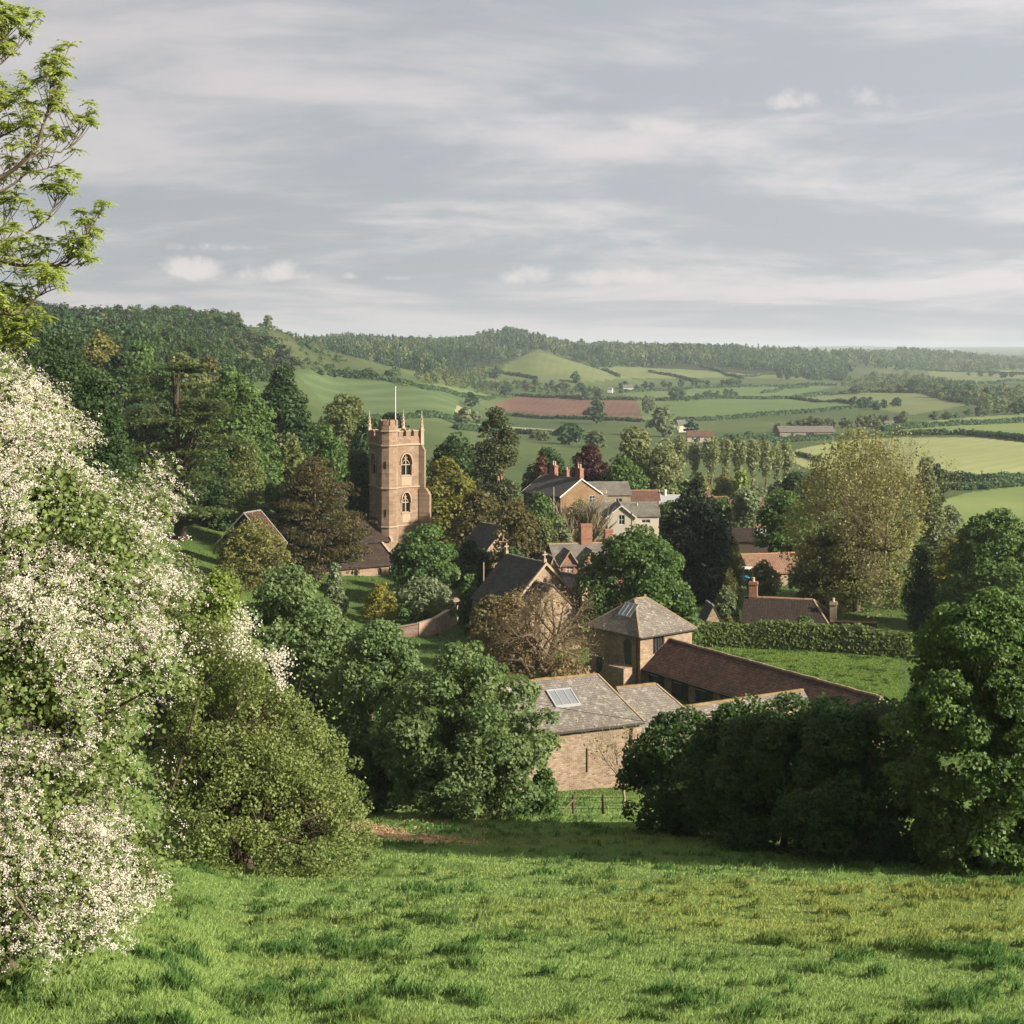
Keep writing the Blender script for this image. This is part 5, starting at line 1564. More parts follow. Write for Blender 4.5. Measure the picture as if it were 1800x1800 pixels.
gl = math.hypot(gb[0] - ga[0], gb[1] - ga[1])
for k in range(2):
    bm = bmesh.new()
    s0, s1 = 0.06 + k * gl / 2, gl / 2 * (k + 1) - 0.03
    for j in range(7):
        w_ = (s1 - s0) / 7
        bx(bm, s0 + j * w_ + 0.008, s0 + (j + 1) * w_ - 0.008, -0.02, 0.02, 0.08, 1.62)
    bx(bm, s0, s1, 0.022, 0.06, 0.3, 0.42); bx(bm, s0, s1, 0.022, 0.06, 1.2, 1.32)
    bm_obj("gate_leaf", bm, M["timber"], gt)
for xx in (-0.06, gl + 0.06):
    bm = bmesh.new(); bx(bm, xx - 0.09, xx + 0.09, -0.09, 0.09, -0.4, 1.8); bm_obj("gate_post", bm, M["dark_timber"], gt)


def post(name, label, px, pyb, pyt, D, r, mat="timber", group=None, cat="post", lean=0.0, arms=False):
    b = at(px, pyb, D); b[2] = gz(b[0], b[1])
    top = -(pyt - HY) / F * D - b[2]
    bm = bmesh.new(); cyl(bm, 0, 0, -0.4, top, r, r * 0.85, 8)
    cyl(bm, 0, 0, top, top + r * 0.5, r * 0.85, r * 0.4, 8)
    if arms:
        bx(bm, -0.7, 0.7, -0.05, 0.05, top - 0.5, top - 0.38)
    o = bm_obj(name, bm, M[mat])
    o.location = b; o.rotation_euler = (0, lean, 0)
    return tag(o, label, cat, group)


post("timber_post", "slim pale post standing beside the chapel roof", 850, 1022, 989, 163, 0.09, "bark_pale")
post("mossy_pole", "mossy wooden pole in front of the ochre house", 973, 905, 857, 246, 0.13, "bark_pale", cat="pole")
post("telegraph_pole", "lone far telegraph pole on the hedge beside the mown field", 1726, 852, 826, 480, 0.14, "bark_dark", cat="pole", arms=True)
post("service_pole", "thin dark pole against the cream house wall", 1110, 940, 900, 214, 0.09, "bark_dark", cat="pole")
FP = [(978, 79.5), (1008, 79), (1060, 78), (1137, 77), (1190, 76)]
fps = []
for i, (px, D) in enumerate(FP):
    p = at(px, 0, D); p[2] = gz(p[0], p[1])
    fps.append(p)
fe = tag(empty("stock_fence", fps[1]), "wire stock fence on dark posts below the barn wall", "fence")
for p in fps:
    bm = bmesh.new(); q0 = p - fps[1]
    cyl(bm, q0[0], q0[1], q0[2] - 0.3, q0[2] + 1.05, 0.085, 0.075, 7)
    bm_obj("post", bm, M["dark_timber"], fe)
for hh in (0.35, 0.65, 0.92):
    Vl, Fl = [], []
    tube(Vl, Fl, [p - fps[1] + np.array([0, -0.09, hh]) for p in fps], [0.012] * len(fps), 4)
    mesh_obj("wire", np.concatenate(Vl), Fl, M["iron"], fe)
bm = bmesh.new()
a = Vector(fps[1] - fps[1]) + Vector((-0.75, -0.1, 0)); b = Vector((0, -0.12, 0.85))
prism(bm, [(-0.06, -0.06), (0.06, -0.06), (0.06, 0.06), (-0.06, 0.06)], lambda p, t: a + (b - a) * t + Vector((0, p[0], p[1])), 0, 1)
bm_obj("strut", bm, M["bark_pale"], fe)
Vl, Fl = [], []
wa_, wb_ = at(760, 1200, 84), at(1330, 1293, 84)
tt = np.linspace(0, 1, 40)[:, None]
wp = wa_ + (wb_ - wa_) * tt; wp[:, 2] -= (4 * tt * (1 - tt) * 0.25)[:, 0]
tube(Vl, Fl, wp, np.full(40, 0.017), 5)
tag(mesh_obj("overhead_cable", np.concatenate(Vl), Fl, M["iron"]), "single dark cable slung across the front of the barn roof", "cable")

vp = at(1306, 1031, 192); vp[2] = gz(vp[0], vp[1]) + 0.6
vh = tag(empty("utility_vehicle", vp, R(-20)), "small teal vehicle with a pale flat roof parked under the trees", "vehicle")
M["teal"] = plain("teal", (0.02, 0.20, 0.27), 0.35, 0.5, var=0.05)
bm = bmesh.new(); bx(bm, -0.8, 0.8, -1.5, 1.5, 0.35, 0.95); bx(bm, -0.7, 0.7, -1.45, -0.3, 0.952, 1.15)
bmesh.ops.bevel(bm, geom=bm.edges[:], offset=0.06, segments=2, affect="EDGES")
bm_obj("body", bm, M["teal"], vh)
bm = bmesh.new(); bx(bm, -0.9, 0.9, -0.6, 1.5, 1.95, 2.05); bm_obj("roof", bm, M["white_paint"], vh)
for sx_ in (-0.75, 0.75):
    for yy in (-0.45, 1.4):
        bm = bmesh.new(); cyl(bm, sx_, yy, 0.9, 1.96, 0.04, 0.04, 6); bm_obj("roof_post", bm, M["iron"], vh)
    for yy in (-1.0, 0.95):
        bm = bmesh.new(); prism(bm, [(yy + 0.36 * math.cos(k * math.pi / 8), 0.36 + 0.36 * math.sin(k * math.pi / 8)) for k in range(16)], lambda p, t: Vector((sx_ + t, p[0], p[1])), -0.12, 0.12)
        bm_obj("wheel", bm, M["dark_in"], vh)
    bm = bmesh.new(); cyl(bm, sx_ * 0.7, -1.52, 0.7, 0.86, 0.09, 0.09, 8); bm_obj("headlight", bm, M["white_paint"], vh)
bm = bmesh.new(); bx(bm, -0.6, 0.6, 0.5, 1.0, 0.952, 1.45); bm_obj("seat", bm, M["dark_in"], vh)
bm = bmesh.new(); bx(bm, -0.72, 0.72, -0.47, -0.43, 1.152, 1.94); bm_obj("windscreen", bm, M["glass"], vh)


# ================================================================== trees and shrubs
# ---- the near hawthorn in blossom
def hawthorn():
    rng = np.random.default_rng(11)
    D = 19.0
    x, y = (-30 - CX) / F * D, D
    z = gz(x, y)
    root = tag(empty("hawthorn_tree", (x, y, z)), "large hawthorn smothered in white blossom at the near edge of the field", "tree")
    s = D / F
    edge = [(1650, 120), (1620, 165), (1585, 215), (1550, 300), (1510, 245), (1445, 220), (1390, 242), (1330, 212), (1270, 226), (1210, 280), (1165, 325), (1110, 280), (1060, 300), (1000, 245), (930, 270), (885, 300), (860, 205), (820, 150), (780, 128), (730, 98), (680, 45), (650, 5)]
    zs = np.array([-(p[0] - HY) * s - z for p in edge]); rs = np.array([(p[1] + 30) * s for p in edge])
    n = 560
    zc = rng.uniform(zs[0] + 0.42, zs[-1] - 0.05, n); r = np.interp(zc, zs, rs)
    a = rng.uniform(0, 2 * np.pi, n)
    facing = rng.uniform(0, 1, n) < 0.62
    a = np.where(facing, rng.uniform(-np.pi, 0.35, n), a)
    ln = rng.uniform(0.30, 0.62, n)                                   # sprays: long, drooping, reaching outwards
    rad = np.where(rng.uniform(0, 1, n) < 0.2, rng.uniform(0.3, 0.7, n), rng.uniform(0.84, 1.02, n))
    spur = rng.uniform(0, 1, n) < 0.14
    rad = np.where(spur, rng.uniform(1.04, 1.17, n), rad); ln = np.where(spur, ln * 1.3, ln)
    out = np.stack([np.cos(a), np.sin(a), np.zeros(n)], -1)
    tipc = out * (r * rad)[:, None] + np.array([0, 0, 1.0]) * zc[:, None]
    droop = rng.uniform(-0.45, 0.25, n) - 0.25 * (zc < 2)
    dirn = unit(out + np.stack([rng.normal(0, .35, n), rng.normal(0, .35, n), droop], -1))
    # leaves and flowers strung along each spray
    def along(m, wid, seed_hi):
        ci = rng.integers(0, n, m)
        t = rng.beta(1.6, 1.1, m)
        P = tipc[ci] - dirn[ci] * ((1 - t) * ln[ci] * 1.5)[:, None] + rng.normal(0, 1, (m, 3)) * (wid * (0.55 + 0.75 * np.sin(t * 2.6)))[:, None] * np.array([1, 1, 0.6])
        P[:, 2] -= 0.25 * t ** 2 * ln[ci]
        return ci, t, P
    ci, t, P = along(190000, 0.16, 0)
    dense = rng.uniform(0, 1, n)                                      # some sprays carry more leaf, others more flower
    keep = rng.uniform(0, 1, len(P)) < (1.0 - 0.45 * dense[ci])
    P, ci = P[keep], ci[keep]
    N = unit(out[ci] * 0.4 + np.array([0.1, -0.15, 0.5]) + rng.normal(size=P.shape) * 0.55)
    sz = 0.052 * rng.uniform(0.6, 1.4, len(P))
    V1, F1 = cards(P, N, sz * 1.2, sz, rng)
    mesh_obj("crown", V1, [F1], LM["haw"], root, tint=np.repeat(np.clip(rng.normal(0.5, 0.22, len(P)) + 0.15 * (dense[ci] - 0.5), 0, 1), 4))
    # blossom: flat corymbs of several small flowers sitting on the upper side of the sprays
    m = 105000
    ci, t, P = along(m, 0.15, 0)
    nz = fbm(P[:, 0] * 1.5 + P[:, 1] * 0.9, P[:, 2] * 1.9, 3, 5)
    keep = rng.uniform(0, 1, m) < np.clip((0.28 + 1.1 * dense[ci]) * np.clip((nz - 0.36) * 6, 0.06, 1.2), 0, 1)
    P, ci = P[keep] + np.array([0, 0, 0.06]) + 0.07 * out[ci[keep]], ci[keep]
    up = unit(out[ci] * 0.55 + np.array([0.05, -0.15, 0.75]) + rng.normal(size=P.shape) * 0.25)
    q = 11
    m = len(P)
    th = rng.uniform(0, 2 * np.pi, (m, q)); rr = np.sqrt(rng.uniform(0, 1, (m, q))) * rng.uniform(0.028, 0.065, (m, 1))
    t1 = unit(np.cross(up, np.array([0.3, 0.2, 0.9]))); t2 = np.cross(up, t1)
    Q = P[:, None] + t1[:, None] * (np.cos(th) * rr)[..., None] + t2[:, None] * (np.sin(th) * rr)[..., None] + up[:, None] * ((0.02 - rr * 0.3) + rng.normal(0, 0.008, (m, q)))[..., None]
    Q = Q.reshape(-1, 3)
    N = unit(np.repeat(up, q, 0) + rng.normal(size=Q.shape) * 0.45)
    sz = 0.0155 * rng.uniform(0.7, 1.35, len(Q))
    V2, F2 = cards(Q, N, sz * 1.1, sz * 1.15, rng)
    mesh_obj("blossom", V2, [F2], LM["blossom"], root, tint=np.repeat(np.clip(rng.normal(0.6, 0.25, len(Q)), 0, 1), 4))
    # wood
    Vl, Fl = [], []
    for k in range(5):
        b = np.array([rng.normal(0, 0.3), rng.normal(0, 0.3), -0.3]); top = np.array([rng.uniform(-1.6, 0.3), rng.uniform(-0.3, 0.8), zs[-1] * rng.uniform(0.45, 0.62)])
        tq = np.linspace(0, 1, 7)[:, None]
        tube(Vl, Fl, b + (top - b) * tq + rng.normal(0, 0.12, (7, 3)) * tq, 0.16 * (1 - 0.75 * tq[:, 0]), 7)
    for c, dn, l in zip(tipc, dirn, ln):
        st = np.array([c[0] * 0.25, c[1] * 0.25, max(0.4, c[2] * 0.8 - 0.5)])
        e = c + dn * 0.02
        midp = (st + e) / 2 + np.array([0, 0, 0.25]) + rng.normal(0, 0.15, 3)
        tq = np.linspace(0, 1, 6)[:, None]
        tube(Vl, Fl, (1 - tq) ** 2 * st + 2 * tq * (1 - tq) * midp + tq ** 2 * e, np.linspace(0.032, 0.006, 6), 4)
    for (px, py, qx, qy, r_) in ((25, 1575, 68, 1635, 0.020),):   # bare warm-barked limbs at the front
        p0, p1 = at(px, py, 16.9) - np.array([x, y, z]), at(qx, qy, 16.7) - np.array([x, y, z])
        tq = np.linspace(0, 1, 5)[:, None]
        tube(Vl, Fl, p0 + (p1 - p0) * tq + rng.normal(0, 0.012, (5, 3)), np.linspace(r_, r_ * 0.6, 5), 6)
    mesh_obj("trunk", np.concatenate(Vl), Fl, M["bark"], root, smooth=True)
hawthorn()


# ---- the ash whose branches reach in from beyond the frame
def ash():
    rng = np.random.default_rng(23)
    D = 25.0
    x, y = (-190 - CX) / F * D, D
    z = gz(x, y)
    root = tag(empty("ash_tree", (x, y, z)), "tall ash with fresh pale green leaf tufts reaching against the sky", "tree")
    o = np.array([x, y, z])
    Vl, Fl, ends = [], [], []
    def P(px, py, dy=0.0):
        d = D + dy; px -= 26
        return np.array([(px - CX) / F * d, d, -(py - HY) / F * d]) - o
    limbs = [
        ([(-190, 900, 0), (-185, 500, 0), (-170, 200, 0.2), (-150, -150, 0.3)], 0.26, 0.07, 0),
        ([(-180, 520, 0), (-90, 370, -.3), (0, 320, -.5), (52, 298, -.6), (98, 235, -.8), (113, 175, -.9), (122, 125, -1)], 0.085, 0.010, 1),
        ([(52, 298, -.6), (95, 272, -.4), (135, 266, -.2), (158, 240, 0), (166, 210, 0.1)], 0.028, 0.008, 1),
        ([(-90, 372, -.3), (0, 346, 0.2), (50, 322, 0.4), (95, 297, 0.6), (130, 294, 0.8)], 0.045, 0.010, 1),
        ([(-185, 560, 0), (-80, 470, 0.4), (0, 455, 0.2), (60, 465, 0), (115, 468, -.2), (150, 455, -.3), (172, 425, -.4), (182, 390, -.5)], 0.075, 0.008, 1),
        ([(115, 468, -.2), (150, 466, -.1), (168, 465, 0), (184, 458, 0)], 0.02, 0.007, 1),
        ([(-80, 470, 0.4), (10, 440, 0.8), (70, 410, 1.1), (110, 385, 1.2), (126, 345, 1.3), (128, 330, 1.3)], 0.04, 0.008, 1),
        ([(10, 440, 0.8), (28, 405, 1), (44, 370, 1.1)], 0.02, 0.007, 1),
        ([(-175, 380, 0), (-80, 260, 0.5), (0, 215, 0.8), (35, 190, 1), (60, 165, 1)], 0.06, 0.009, 1),
        ([(-80, 260, 0.5), (0, 250, 0.3), (40, 235, 0), (75, 215, -.2)], 0.035, 0.008, 1),
        ([(-170, 250, 0.1), (-90, 140, -.2), (0, 90, -.4), (30, 70, -.5), (55, 40, -.5)], 0.055, 0.008, 1),
        ([(-90, 140, -.2), (0, 118, 0.3), (30, 110, 0.5), (52, 85, 0.6), (68, 55, 0.6)], 0.03, 0.007, 1),
        ([(-165, 120, 0.2), (-80, 30, 0.5), (0, -5, 0.6), (35, -40, 0.7)], 0.045, 0.008, 1),
        ([(-185, 640, 0), (-90, 580, -.5), (0, 552, -.8), (55, 552, -1), (95, 520, -1), (130, 505, -1)], 0.06, 0.009, 1),
        ([(-90, 582, -.5), (0, 600, -.2), (30, 590, 0), (60, 575, 0)], 0.03, 0.008, 1),
        ([(-185, 700, 0), (-80, 660, 0.3), (0, 640, 0.3), (40, 620, 0.2)], 0.05, 0.009, 1),
        ([(-185, 620, 0), (-60, 590, 0.6), (20, 575, 0.8), (62, 540, 1)], 0.05, 0.009, 1),
        ([(-80, 600, .4), (0, 622, .2), (45, 618, 0), (75, 600, 0)], 0.035, 0.008, 1),
        ([(-80, 480, .4), (0, 500, .6), (50, 505, .8), (100, 500, 1), (130, 490, 1)], 0.035, 0.008, 1),
    ]
    tw = []
    for pts, r0, r1, tufts in limbs:
        c = np.array([P(*p) for p in pts])
        tq = np.linspace(0, len(c) - 1, len(c) * 4)
        c2 = np.stack([pchip(np.arange(len(c)), c[:, k], tq) for k in range(3)], -1)
        c2[1:-1] += rng.normal(0, 0.012, c2[1:-1].shape)
        tube(Vl, Fl, c2, np.linspace(r0 * 0.72, r1 * 0.9, len(c2)), 6)
        if not tufts: continue
        L_ = np.linalg.norm(np.diff(c2, axis=0), axis=1).sum()
        ends.append((c2[-1], unit(c2[-1] - c2[-3])))
        for k in range(int(L_ * 9.5)):
            t = rng.uniform(0.18, 1.0)
            i = min(int(t * (len(c2) - 1)), len(c2) - 2)
            st = c2[i]
            if st[0] + x < -9.4: continue
            az_ = rng.uniform(0, 2 * np.pi)
            d0 = unit(unit(c2[i + 1] - c2[i]) * 0.5 + np.array([math.cos(az_) * 0.8, math.sin(az_) * 0.8, 0.35]))
            ln = rng.uniform(0.18, 0.75) * (1.1 - 0.5 * t)
            e = st + d0 * ln + np.array([0, 0, ln * 0.45])
            m_ = st + d0 * ln * 0.6
            qq = np.linspace(0, 1, 5)[:, None]
            pp = (1 - qq) ** 2 * st + 2 * qq * (1 - qq) * m_ + qq ** 2 * e
            tube(Vl, Fl, pp, np.linspace(0.009, 0.005, 5), 4)
            ends.append((e, unit(e - m_)))
    mesh_obj("trunk", np.concatenate(Vl), Fl, M["bark"], root, smooth=True)
    # each shoot ends in a tuft of young compound leaves, arching out and hanging
    LP, LN, LT, tint = [], [], [], []
    for e, dr in ends:
        tt_ = rng.uniform(0, 1)
        for k in range(rng.integers(8, 13)):
            a = rng.uniform(0, 2 * np.pi)
            outd = unit(np.array([math.cos(a), math.sin(a), rng.uniform(-0.45, 1.0)]) + dr * 0.35)
            ln = rng.uniform(0.10, 0.22)
            for j in range(9):
                q = (j + 1) / 9
                p = e + outd * ln * q + np.array([0, 0, -0.09 * q * q]) + np.array([0, 0, 0.02])
                sdv = unit(np.cross(outd, [0, 0, 1.0])) * (1 if j % 2 else -1) * (1 if j < 8 else 0)
                ld = unit(sdv * 0.8 + outd * 0.5 + np.array([0, 0, -0.45]))
                LP.append(p + ld * 0.035); LT.append(ld); LN.append(unit(np.cross(ld, np.cross(np.array([0, 0, 1.0]) + rng.normal(0, 0.3, 3), ld)) + 1e-4))
                tint.append(tt_)
    LP, LN, LT = np.array(LP), np.array(LN), np.array(LT)
    nn = len(LP)
    V1, F1 = cards(LP, LN, 0.092 * rng.uniform(0.7, 1.2, nn), 0.036 * rng.uniform(0.8, 1.2, nn), rng, LT)
    mesh_obj("crown", V1, [F1], LM["fresh"], root, tint=np.repeat(np.clip(0.25 + 0.45 * np.array(tint) + rng.normal(0, 0.18, nn), 0, 1), 4))
ash()

# ---- the row along the foot of the field
tree("maple_tree", "dense round maple standing against the barn end", 822, 75, 1128, 298, "maple", [(0, .72), (.12, .95), (.35, 1), (.6, .97), (.78, .82), (.9, .6), (1, .25)], k=2.3, cb=0.05, d=7.5, seed=201, leafpx=3.0, rc=0.85)
tree("sycamore_tree", "tall sycamore sloping down behind the round maple", 540, 88, 985, 330, "maple", [(0, .8), (.2, 1), (.45, .95), (.65, .78), (.82, .52), (.93, .34), (1, .1)], k=2.1, cb=0.02, seed=202, leafpx=2.8, rc=1.0, skew=-0.28)
tree("sycamore_tree", "smaller sycamore filling the gap between tall sycamore and maple", 664, 81, 1082, 215, "maple", DOME, k=2.2, cb=0.02, seed=203, leafpx=2.8, rc=0.8)
tree("leaning_shrub", "bright green leaning shrub behind the near blossom", 385, 70, 1000, 185, "lime", DOME, k=1.9, cb=0.02, seed=204, leafpx=2.6, rc=0.6)
tree("leaning_shrub", "twiggy dull green shrub above the near blossom and below the cedar", 320, 92, 965, 160, "olivegreen", DOME, k=1.0, cb=0.02, seed=205, leafpx=2.4, rc=0.7)
sp = twig_tree("spreading_hawthorn", "wide hawthorn past flowering with dark crooked limbs over the grass", 432, 49.5, 1082, 372, "hawgreen", 3000, leaf=0.085, seed=9, levels=5, kids=(8, 6, 5, 4), r0=0.15, trunk=0.05, up=0.1, ang=1.15, ratio=0.70, jitter=0.2, crook=0.16, bark="bark_dark", spread=1.15,
    env=([(0, .85), (.15, 1), (.4, .92), (.6, .72), (.8, .5), (.93, .3), (1, .1)], 0.0, 0.5, 1.7, 2.1, -0.42), sk=(0.84, 0.80))
Vl, Fl = [], []
so = np.array(sp.location)
for pl, r_ in (([(330, 1440), (400, 1452), (470, 1460), (520, 1448), (575, 1428)], .05), ([(370, 1462), (430, 1476), (470, 1468), (520, 1470)], .03), ([(440, 1420), (455, 1445), (490, 1470), (545, 1482)], .035),
               ([(350, 1480), (390, 1470), (420, 1486)], .03), ([(455, 1497), (490, 1480), (530, 1472), (560, 1458)], .025), ([(500, 1450), (540, 1465), (590, 1455)], .02),
               ([(330, 1330), (390, 1290), (440, 1270), (490, 1235)], .05), ([(300, 1400), (330, 1300), (350, 1220), (400, 1160)], .045), ([(390, 1290), (420, 1230), (430, 1190)], .03)):
    q_ = np.array([at(px, py, 47.3 + 0.4 * math.sin(px)) - so for px, py in pl])
    tq = np.linspace(0, len(q_) - 1, 14)
    q2 = np.stack([pchip(np.arange(len(q_)), q_[:, k], tq) for k in range(3)], -1) + np.random.default_rng(int(r_ * 1e4)).normal(0, 0.02, (14, 3))
    tube(Vl, Fl, q2, np.linspace(r_, r_ * 0.35, 14), 5)
mesh_obj("low_limb", np.concatenate(Vl), Fl, M["bark_dark"], sp, smooth=True)
rb_ = np.random.default_rng(8)
bp_ = []
for px, py, sx_, sy_, n_ in ((428, 1100, 14, 18, 420), (488, 1160, 14, 10, 320), (494, 1196, 8, 12, 140), (470, 1150, 18, 8, 150), (330, 1130, 40, 20, 200), (415, 1135, 16, 14, 200)):
    bp_.append(np.stack([at(px + rb_.normal(0, sx_), py + rb_.normal(0, sy_), 48.2 + rb_.normal(0, 0.4)) - so for _ in range(n_)]))
bp_ = np.concatenate(bp_)
V_, F_ = cards(bp_, unit(rb_.normal(size=bp_.shape) + np.array([0.4, -0.4, 0.6])), 0.07, 0.07, rb_)
mesh_obj("blossom", V_, [F_], LM["blossom"], sp, tint=np.repeat(rb_.uniform(0, 1, len(bp_)), 4))
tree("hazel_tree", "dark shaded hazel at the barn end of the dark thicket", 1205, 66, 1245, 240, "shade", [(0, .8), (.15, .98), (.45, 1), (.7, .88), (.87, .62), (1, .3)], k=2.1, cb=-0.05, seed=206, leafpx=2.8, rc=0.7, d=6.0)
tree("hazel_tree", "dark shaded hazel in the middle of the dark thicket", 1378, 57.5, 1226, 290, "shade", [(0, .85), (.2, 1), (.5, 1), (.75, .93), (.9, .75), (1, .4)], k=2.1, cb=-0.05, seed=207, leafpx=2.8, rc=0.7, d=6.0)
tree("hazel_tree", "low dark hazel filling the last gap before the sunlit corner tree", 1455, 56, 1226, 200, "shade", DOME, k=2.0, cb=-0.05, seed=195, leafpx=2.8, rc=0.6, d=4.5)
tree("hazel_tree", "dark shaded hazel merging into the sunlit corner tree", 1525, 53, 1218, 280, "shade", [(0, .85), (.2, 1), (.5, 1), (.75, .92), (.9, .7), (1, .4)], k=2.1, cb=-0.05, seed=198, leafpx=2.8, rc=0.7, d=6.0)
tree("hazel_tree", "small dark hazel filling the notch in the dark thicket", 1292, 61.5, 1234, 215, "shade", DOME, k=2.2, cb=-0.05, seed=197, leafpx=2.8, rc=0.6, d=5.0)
tree("horse_chestnut", "tall leafy tree with sunlit pale shoots at the field corner", 1768, 48.5, 1030, 400, "sycamore", [(0, 1), (.3, 1), (.55, .92), (.74, .78), (.88, .56), (1, .25)], k=2.4, cb=-0.04, seed=208, skew=-0.2, leafpx=3.2, rc=0.6, cat="tree", d=6.0)
# the same row goes on beyond the frame and shades its front
for i, (px, D, top, w) in enumerate(((2080, 49, 880, 380), (2440, 47, 840, 420))):
    tree("row_tree", ("tall green tree continuing the field row past the sunlit corner tree", "farther green tree ending the row beyond the sunlit corner tree")[i], px, D, top, w, "sycamore", DOME, k=0.5, cb=0.02, seed=230 + i, leafpx=4, rc=0.8)
twig_tree("bare_sapling", "slender leafless sapling in front of the barn wall", 1098, 86, 1232, 150, "olive", 240, leaf=0.10, seed=4, levels=4, kids=(7, 5, 4), r0=0.07, trunk=0.42, up=0.5, ang=0.7, ratio=0.55, jitter=0.1, bark="bark_pale", spread=1.0)
tree("ivy_bush", "dark green bush at the foot of the barn corner", 955, 78, 1345, 62, "mid", SKIRT, k=2, cb=0.0, seed=209, leafpx=2.6, rc=0.4)
tree("bramble_bush", "low dark bush under the round maple beside the fence", 905, 76.5, 1395, 90, "shade", SKIRT, k=2, cb=0.0, seed=210, leafpx=2.6, rc=0.4)

# ---- round the yard and the churchyard
twig_tree("budding_tree", "budding brown tree with open crooked branches before the chapel", 945, 126, 1018, 200, "twig", 2600, leaf=0.09, seed=21, levels=5, kids=(7, 6, 5, 5), r0=0.30, trunk=0.18, up=0.12, ang=0.95, ratio=0.64, jitter=0.3, crook=0.16, bark="bark", spread=1.15,
    env=([(0, .55), (.2, .85), (.45, 1), (.7, .9), (.88, .6), (1, .2)], 0.1, 0.7, 0.20, 1.7, 0.0))
tree("bramble_bank", "brown twiggy scrub at the foot of the budding tree", 1000, 121, 1145, 130, "twig", SKIRT, k=0.8, cb=0, seed=211, leafpx=2.2, rc=0.7)
tree("bramble_bank", "brown clipped thicket below the chapel roof edge", 866, 149, 1040, 95, "dullolive", DOME, k=1.4, cb=0, seed=196, rc=0.8)
tree("bramble_bank", "brown twiggy scrub between the path and the chapel annexe", 900, 141, 1030, 95, "twig", SKIRT, k=1.3, cb=0, seed=212, leafpx=2.2, rc=0.8)
tree("round_tree", "large round green tree behind the granary lit on one side", 1118, 153, 921, 205, "mid", [(0, .7), (.15, .92), (.4, 1), (.62, .95), (.8, .74), (.92, .48), (1, .15)], k=2.2, cb=0.04, seed=213, rc=1.5)
tree("round_tree", "lower green tree spilling from the round tree to the granary", 1195, 150, 1030, 80, "mid", DOME, k=2, cb=0, seed=214, rc=1.0)
tree("dark_cypress", "tall near-black evergreen rising behind the granary", 1222, 183, 838, 150, "yew", [(0, .85), (.15, 1), (.35, .97), (.55, .85), (.72, .66), (.86, .42), (1, .1)], k=2.4, cb=0.02, seed=215, rc=1.4, flat=1.1)
tree("churchyard_tree", "leafy green tree with pale stem right before the church tower", 748, 178, 917, 138, "mid", [(0, .5), (.2, .9), (.4, 1), (.6, .85), (.78, .72), (.9, .5), (1, .2)], k=2.0, cb=0.06, seed=216, rc=1.1, bark="bark_pale")
tree("golden_tree", "round golden-green tree behind the church tower", 786, 226, 803, 118, "gold", [(0, .8), (.2, 1), (.5, .98), (.72, .8), (.88, .5), (1, .12)], k=2.2, cb=0.05, seed=217, rc=1.5)
tree("brown_pine", "broad bronze-tinged pine hiding the church nave", 556, 186, 786, 205, "bronze", [(0, .75), (.15, .95), (.35, 1), (.55, .85), (.72, .68), (.86, .45), (1, .12)], k=0.95, cb=0.05, seed=218, rc=1.5, flat=0.28, aspect=0.3)
tree("brown_pine", "dark green inner part of the broad pine beside the nave", 550, 189.5, 800, 190, "pine", [(0, .75), (.15, .95), (.35, 1), (.55, .85), (.72, .68), (.86, .45), (1, .12)], k=1.2, cb=0.03, seed=219, rc=1.5, flat=0.3, aspect=0.4)
tree("monterey_pine", "tall dark olive pine standing alone beyond the tower", 872, 243, 709, 105, "pine", [(0, .7), (.12, 1), (.3, .96), (.45, .84), (.6, .86), (.75, .72), (.88, .52), (1, .15)], k=1.9, cb=0.12, seed=220, rc=1.3, flat=0.5, aspect=0.4, bark="bark_warm")
plate_tree("cedar_tree", "great cedar with flat shelves of dark foliage above the lawn", 312, 188, 636, 225, "cedar", 31, nplates=58, bark="bark_dark", thick=0.13, cb=0.16, prof=[(0, .9), (.2, 1), (.45, .92), (.65, .8), (.82, .66), (.94, .5), (1, .25)], split=2, k=1.6)
tree("weeping_birch", "slim olive weeping birch between cedar and bronze pine", 432, 195, 768, 88, "olivegreen", TALL, k=0.9, cb=0.12, seed=221, rc=1.0, flat=1.3, aspect=0.4, bark="bark_pale")
tree("olive_shrub", "rounded olive shrub in front of the white-edged gable", 446, 166, 904, 136, "olive", [(0, .7), (.2, .95), (.5, 1), (.75, .8), (.9, .5), (1, .15)], k=1.6, cb=0.0, seed=222, rc=0.9, aspect=0.4)
tree("churchyard_bush", "dull green bush below the olive shrub", 395, 140, 985, 70, "olivegreen", DOME, k=1.6, cb=0, seed=223, rc=0.8)
tree("small_conifer", "small grey-green conifer on the churchyard bank", 588, 168, 984, 52, "grey", CONEP, k=2, cb=0, seed=224, rc=0.6)
tree("yellow_shrub", "yellow-green spiky shrub on the churchyard bank", 670, 166, 1022, 72, "yellow", SKIRT, k=1.6, cb=0, seed=225, rc=0.6, aspect=0.35)
tree("garden_shrub", "wide grey-green shrub above the curved garden wall", 745, 170, 1012, 120, "grey", [(0, .8), (.3, 1), (.6, .85), (.85, .5), (1, .15)], k=1.8, cb=0, seed=226, rc=0.8, dz=0.8)
tree("garden_shrub", "round dark green shrub beside the yellow shrub", 716, 163, 1057, 45, "mid", GLOBE, k=2, cb=0, seed=227, rc=0.4, dz=0.8)
tree("garden_shrub", "mid green shrub at the top of the curved garden wall", 775, 164, 1048, 55, "olivegreen", DOME, k=2, cb=0, seed=228, rc=0.5, dz=0.9)
tree("clipped_shrub", "neat domed green shrub beside the chapel roof", 824, 160, 1009, 46, "mid", GLOBE, k=2.2, cb=0, seed=229, rc=0.45)
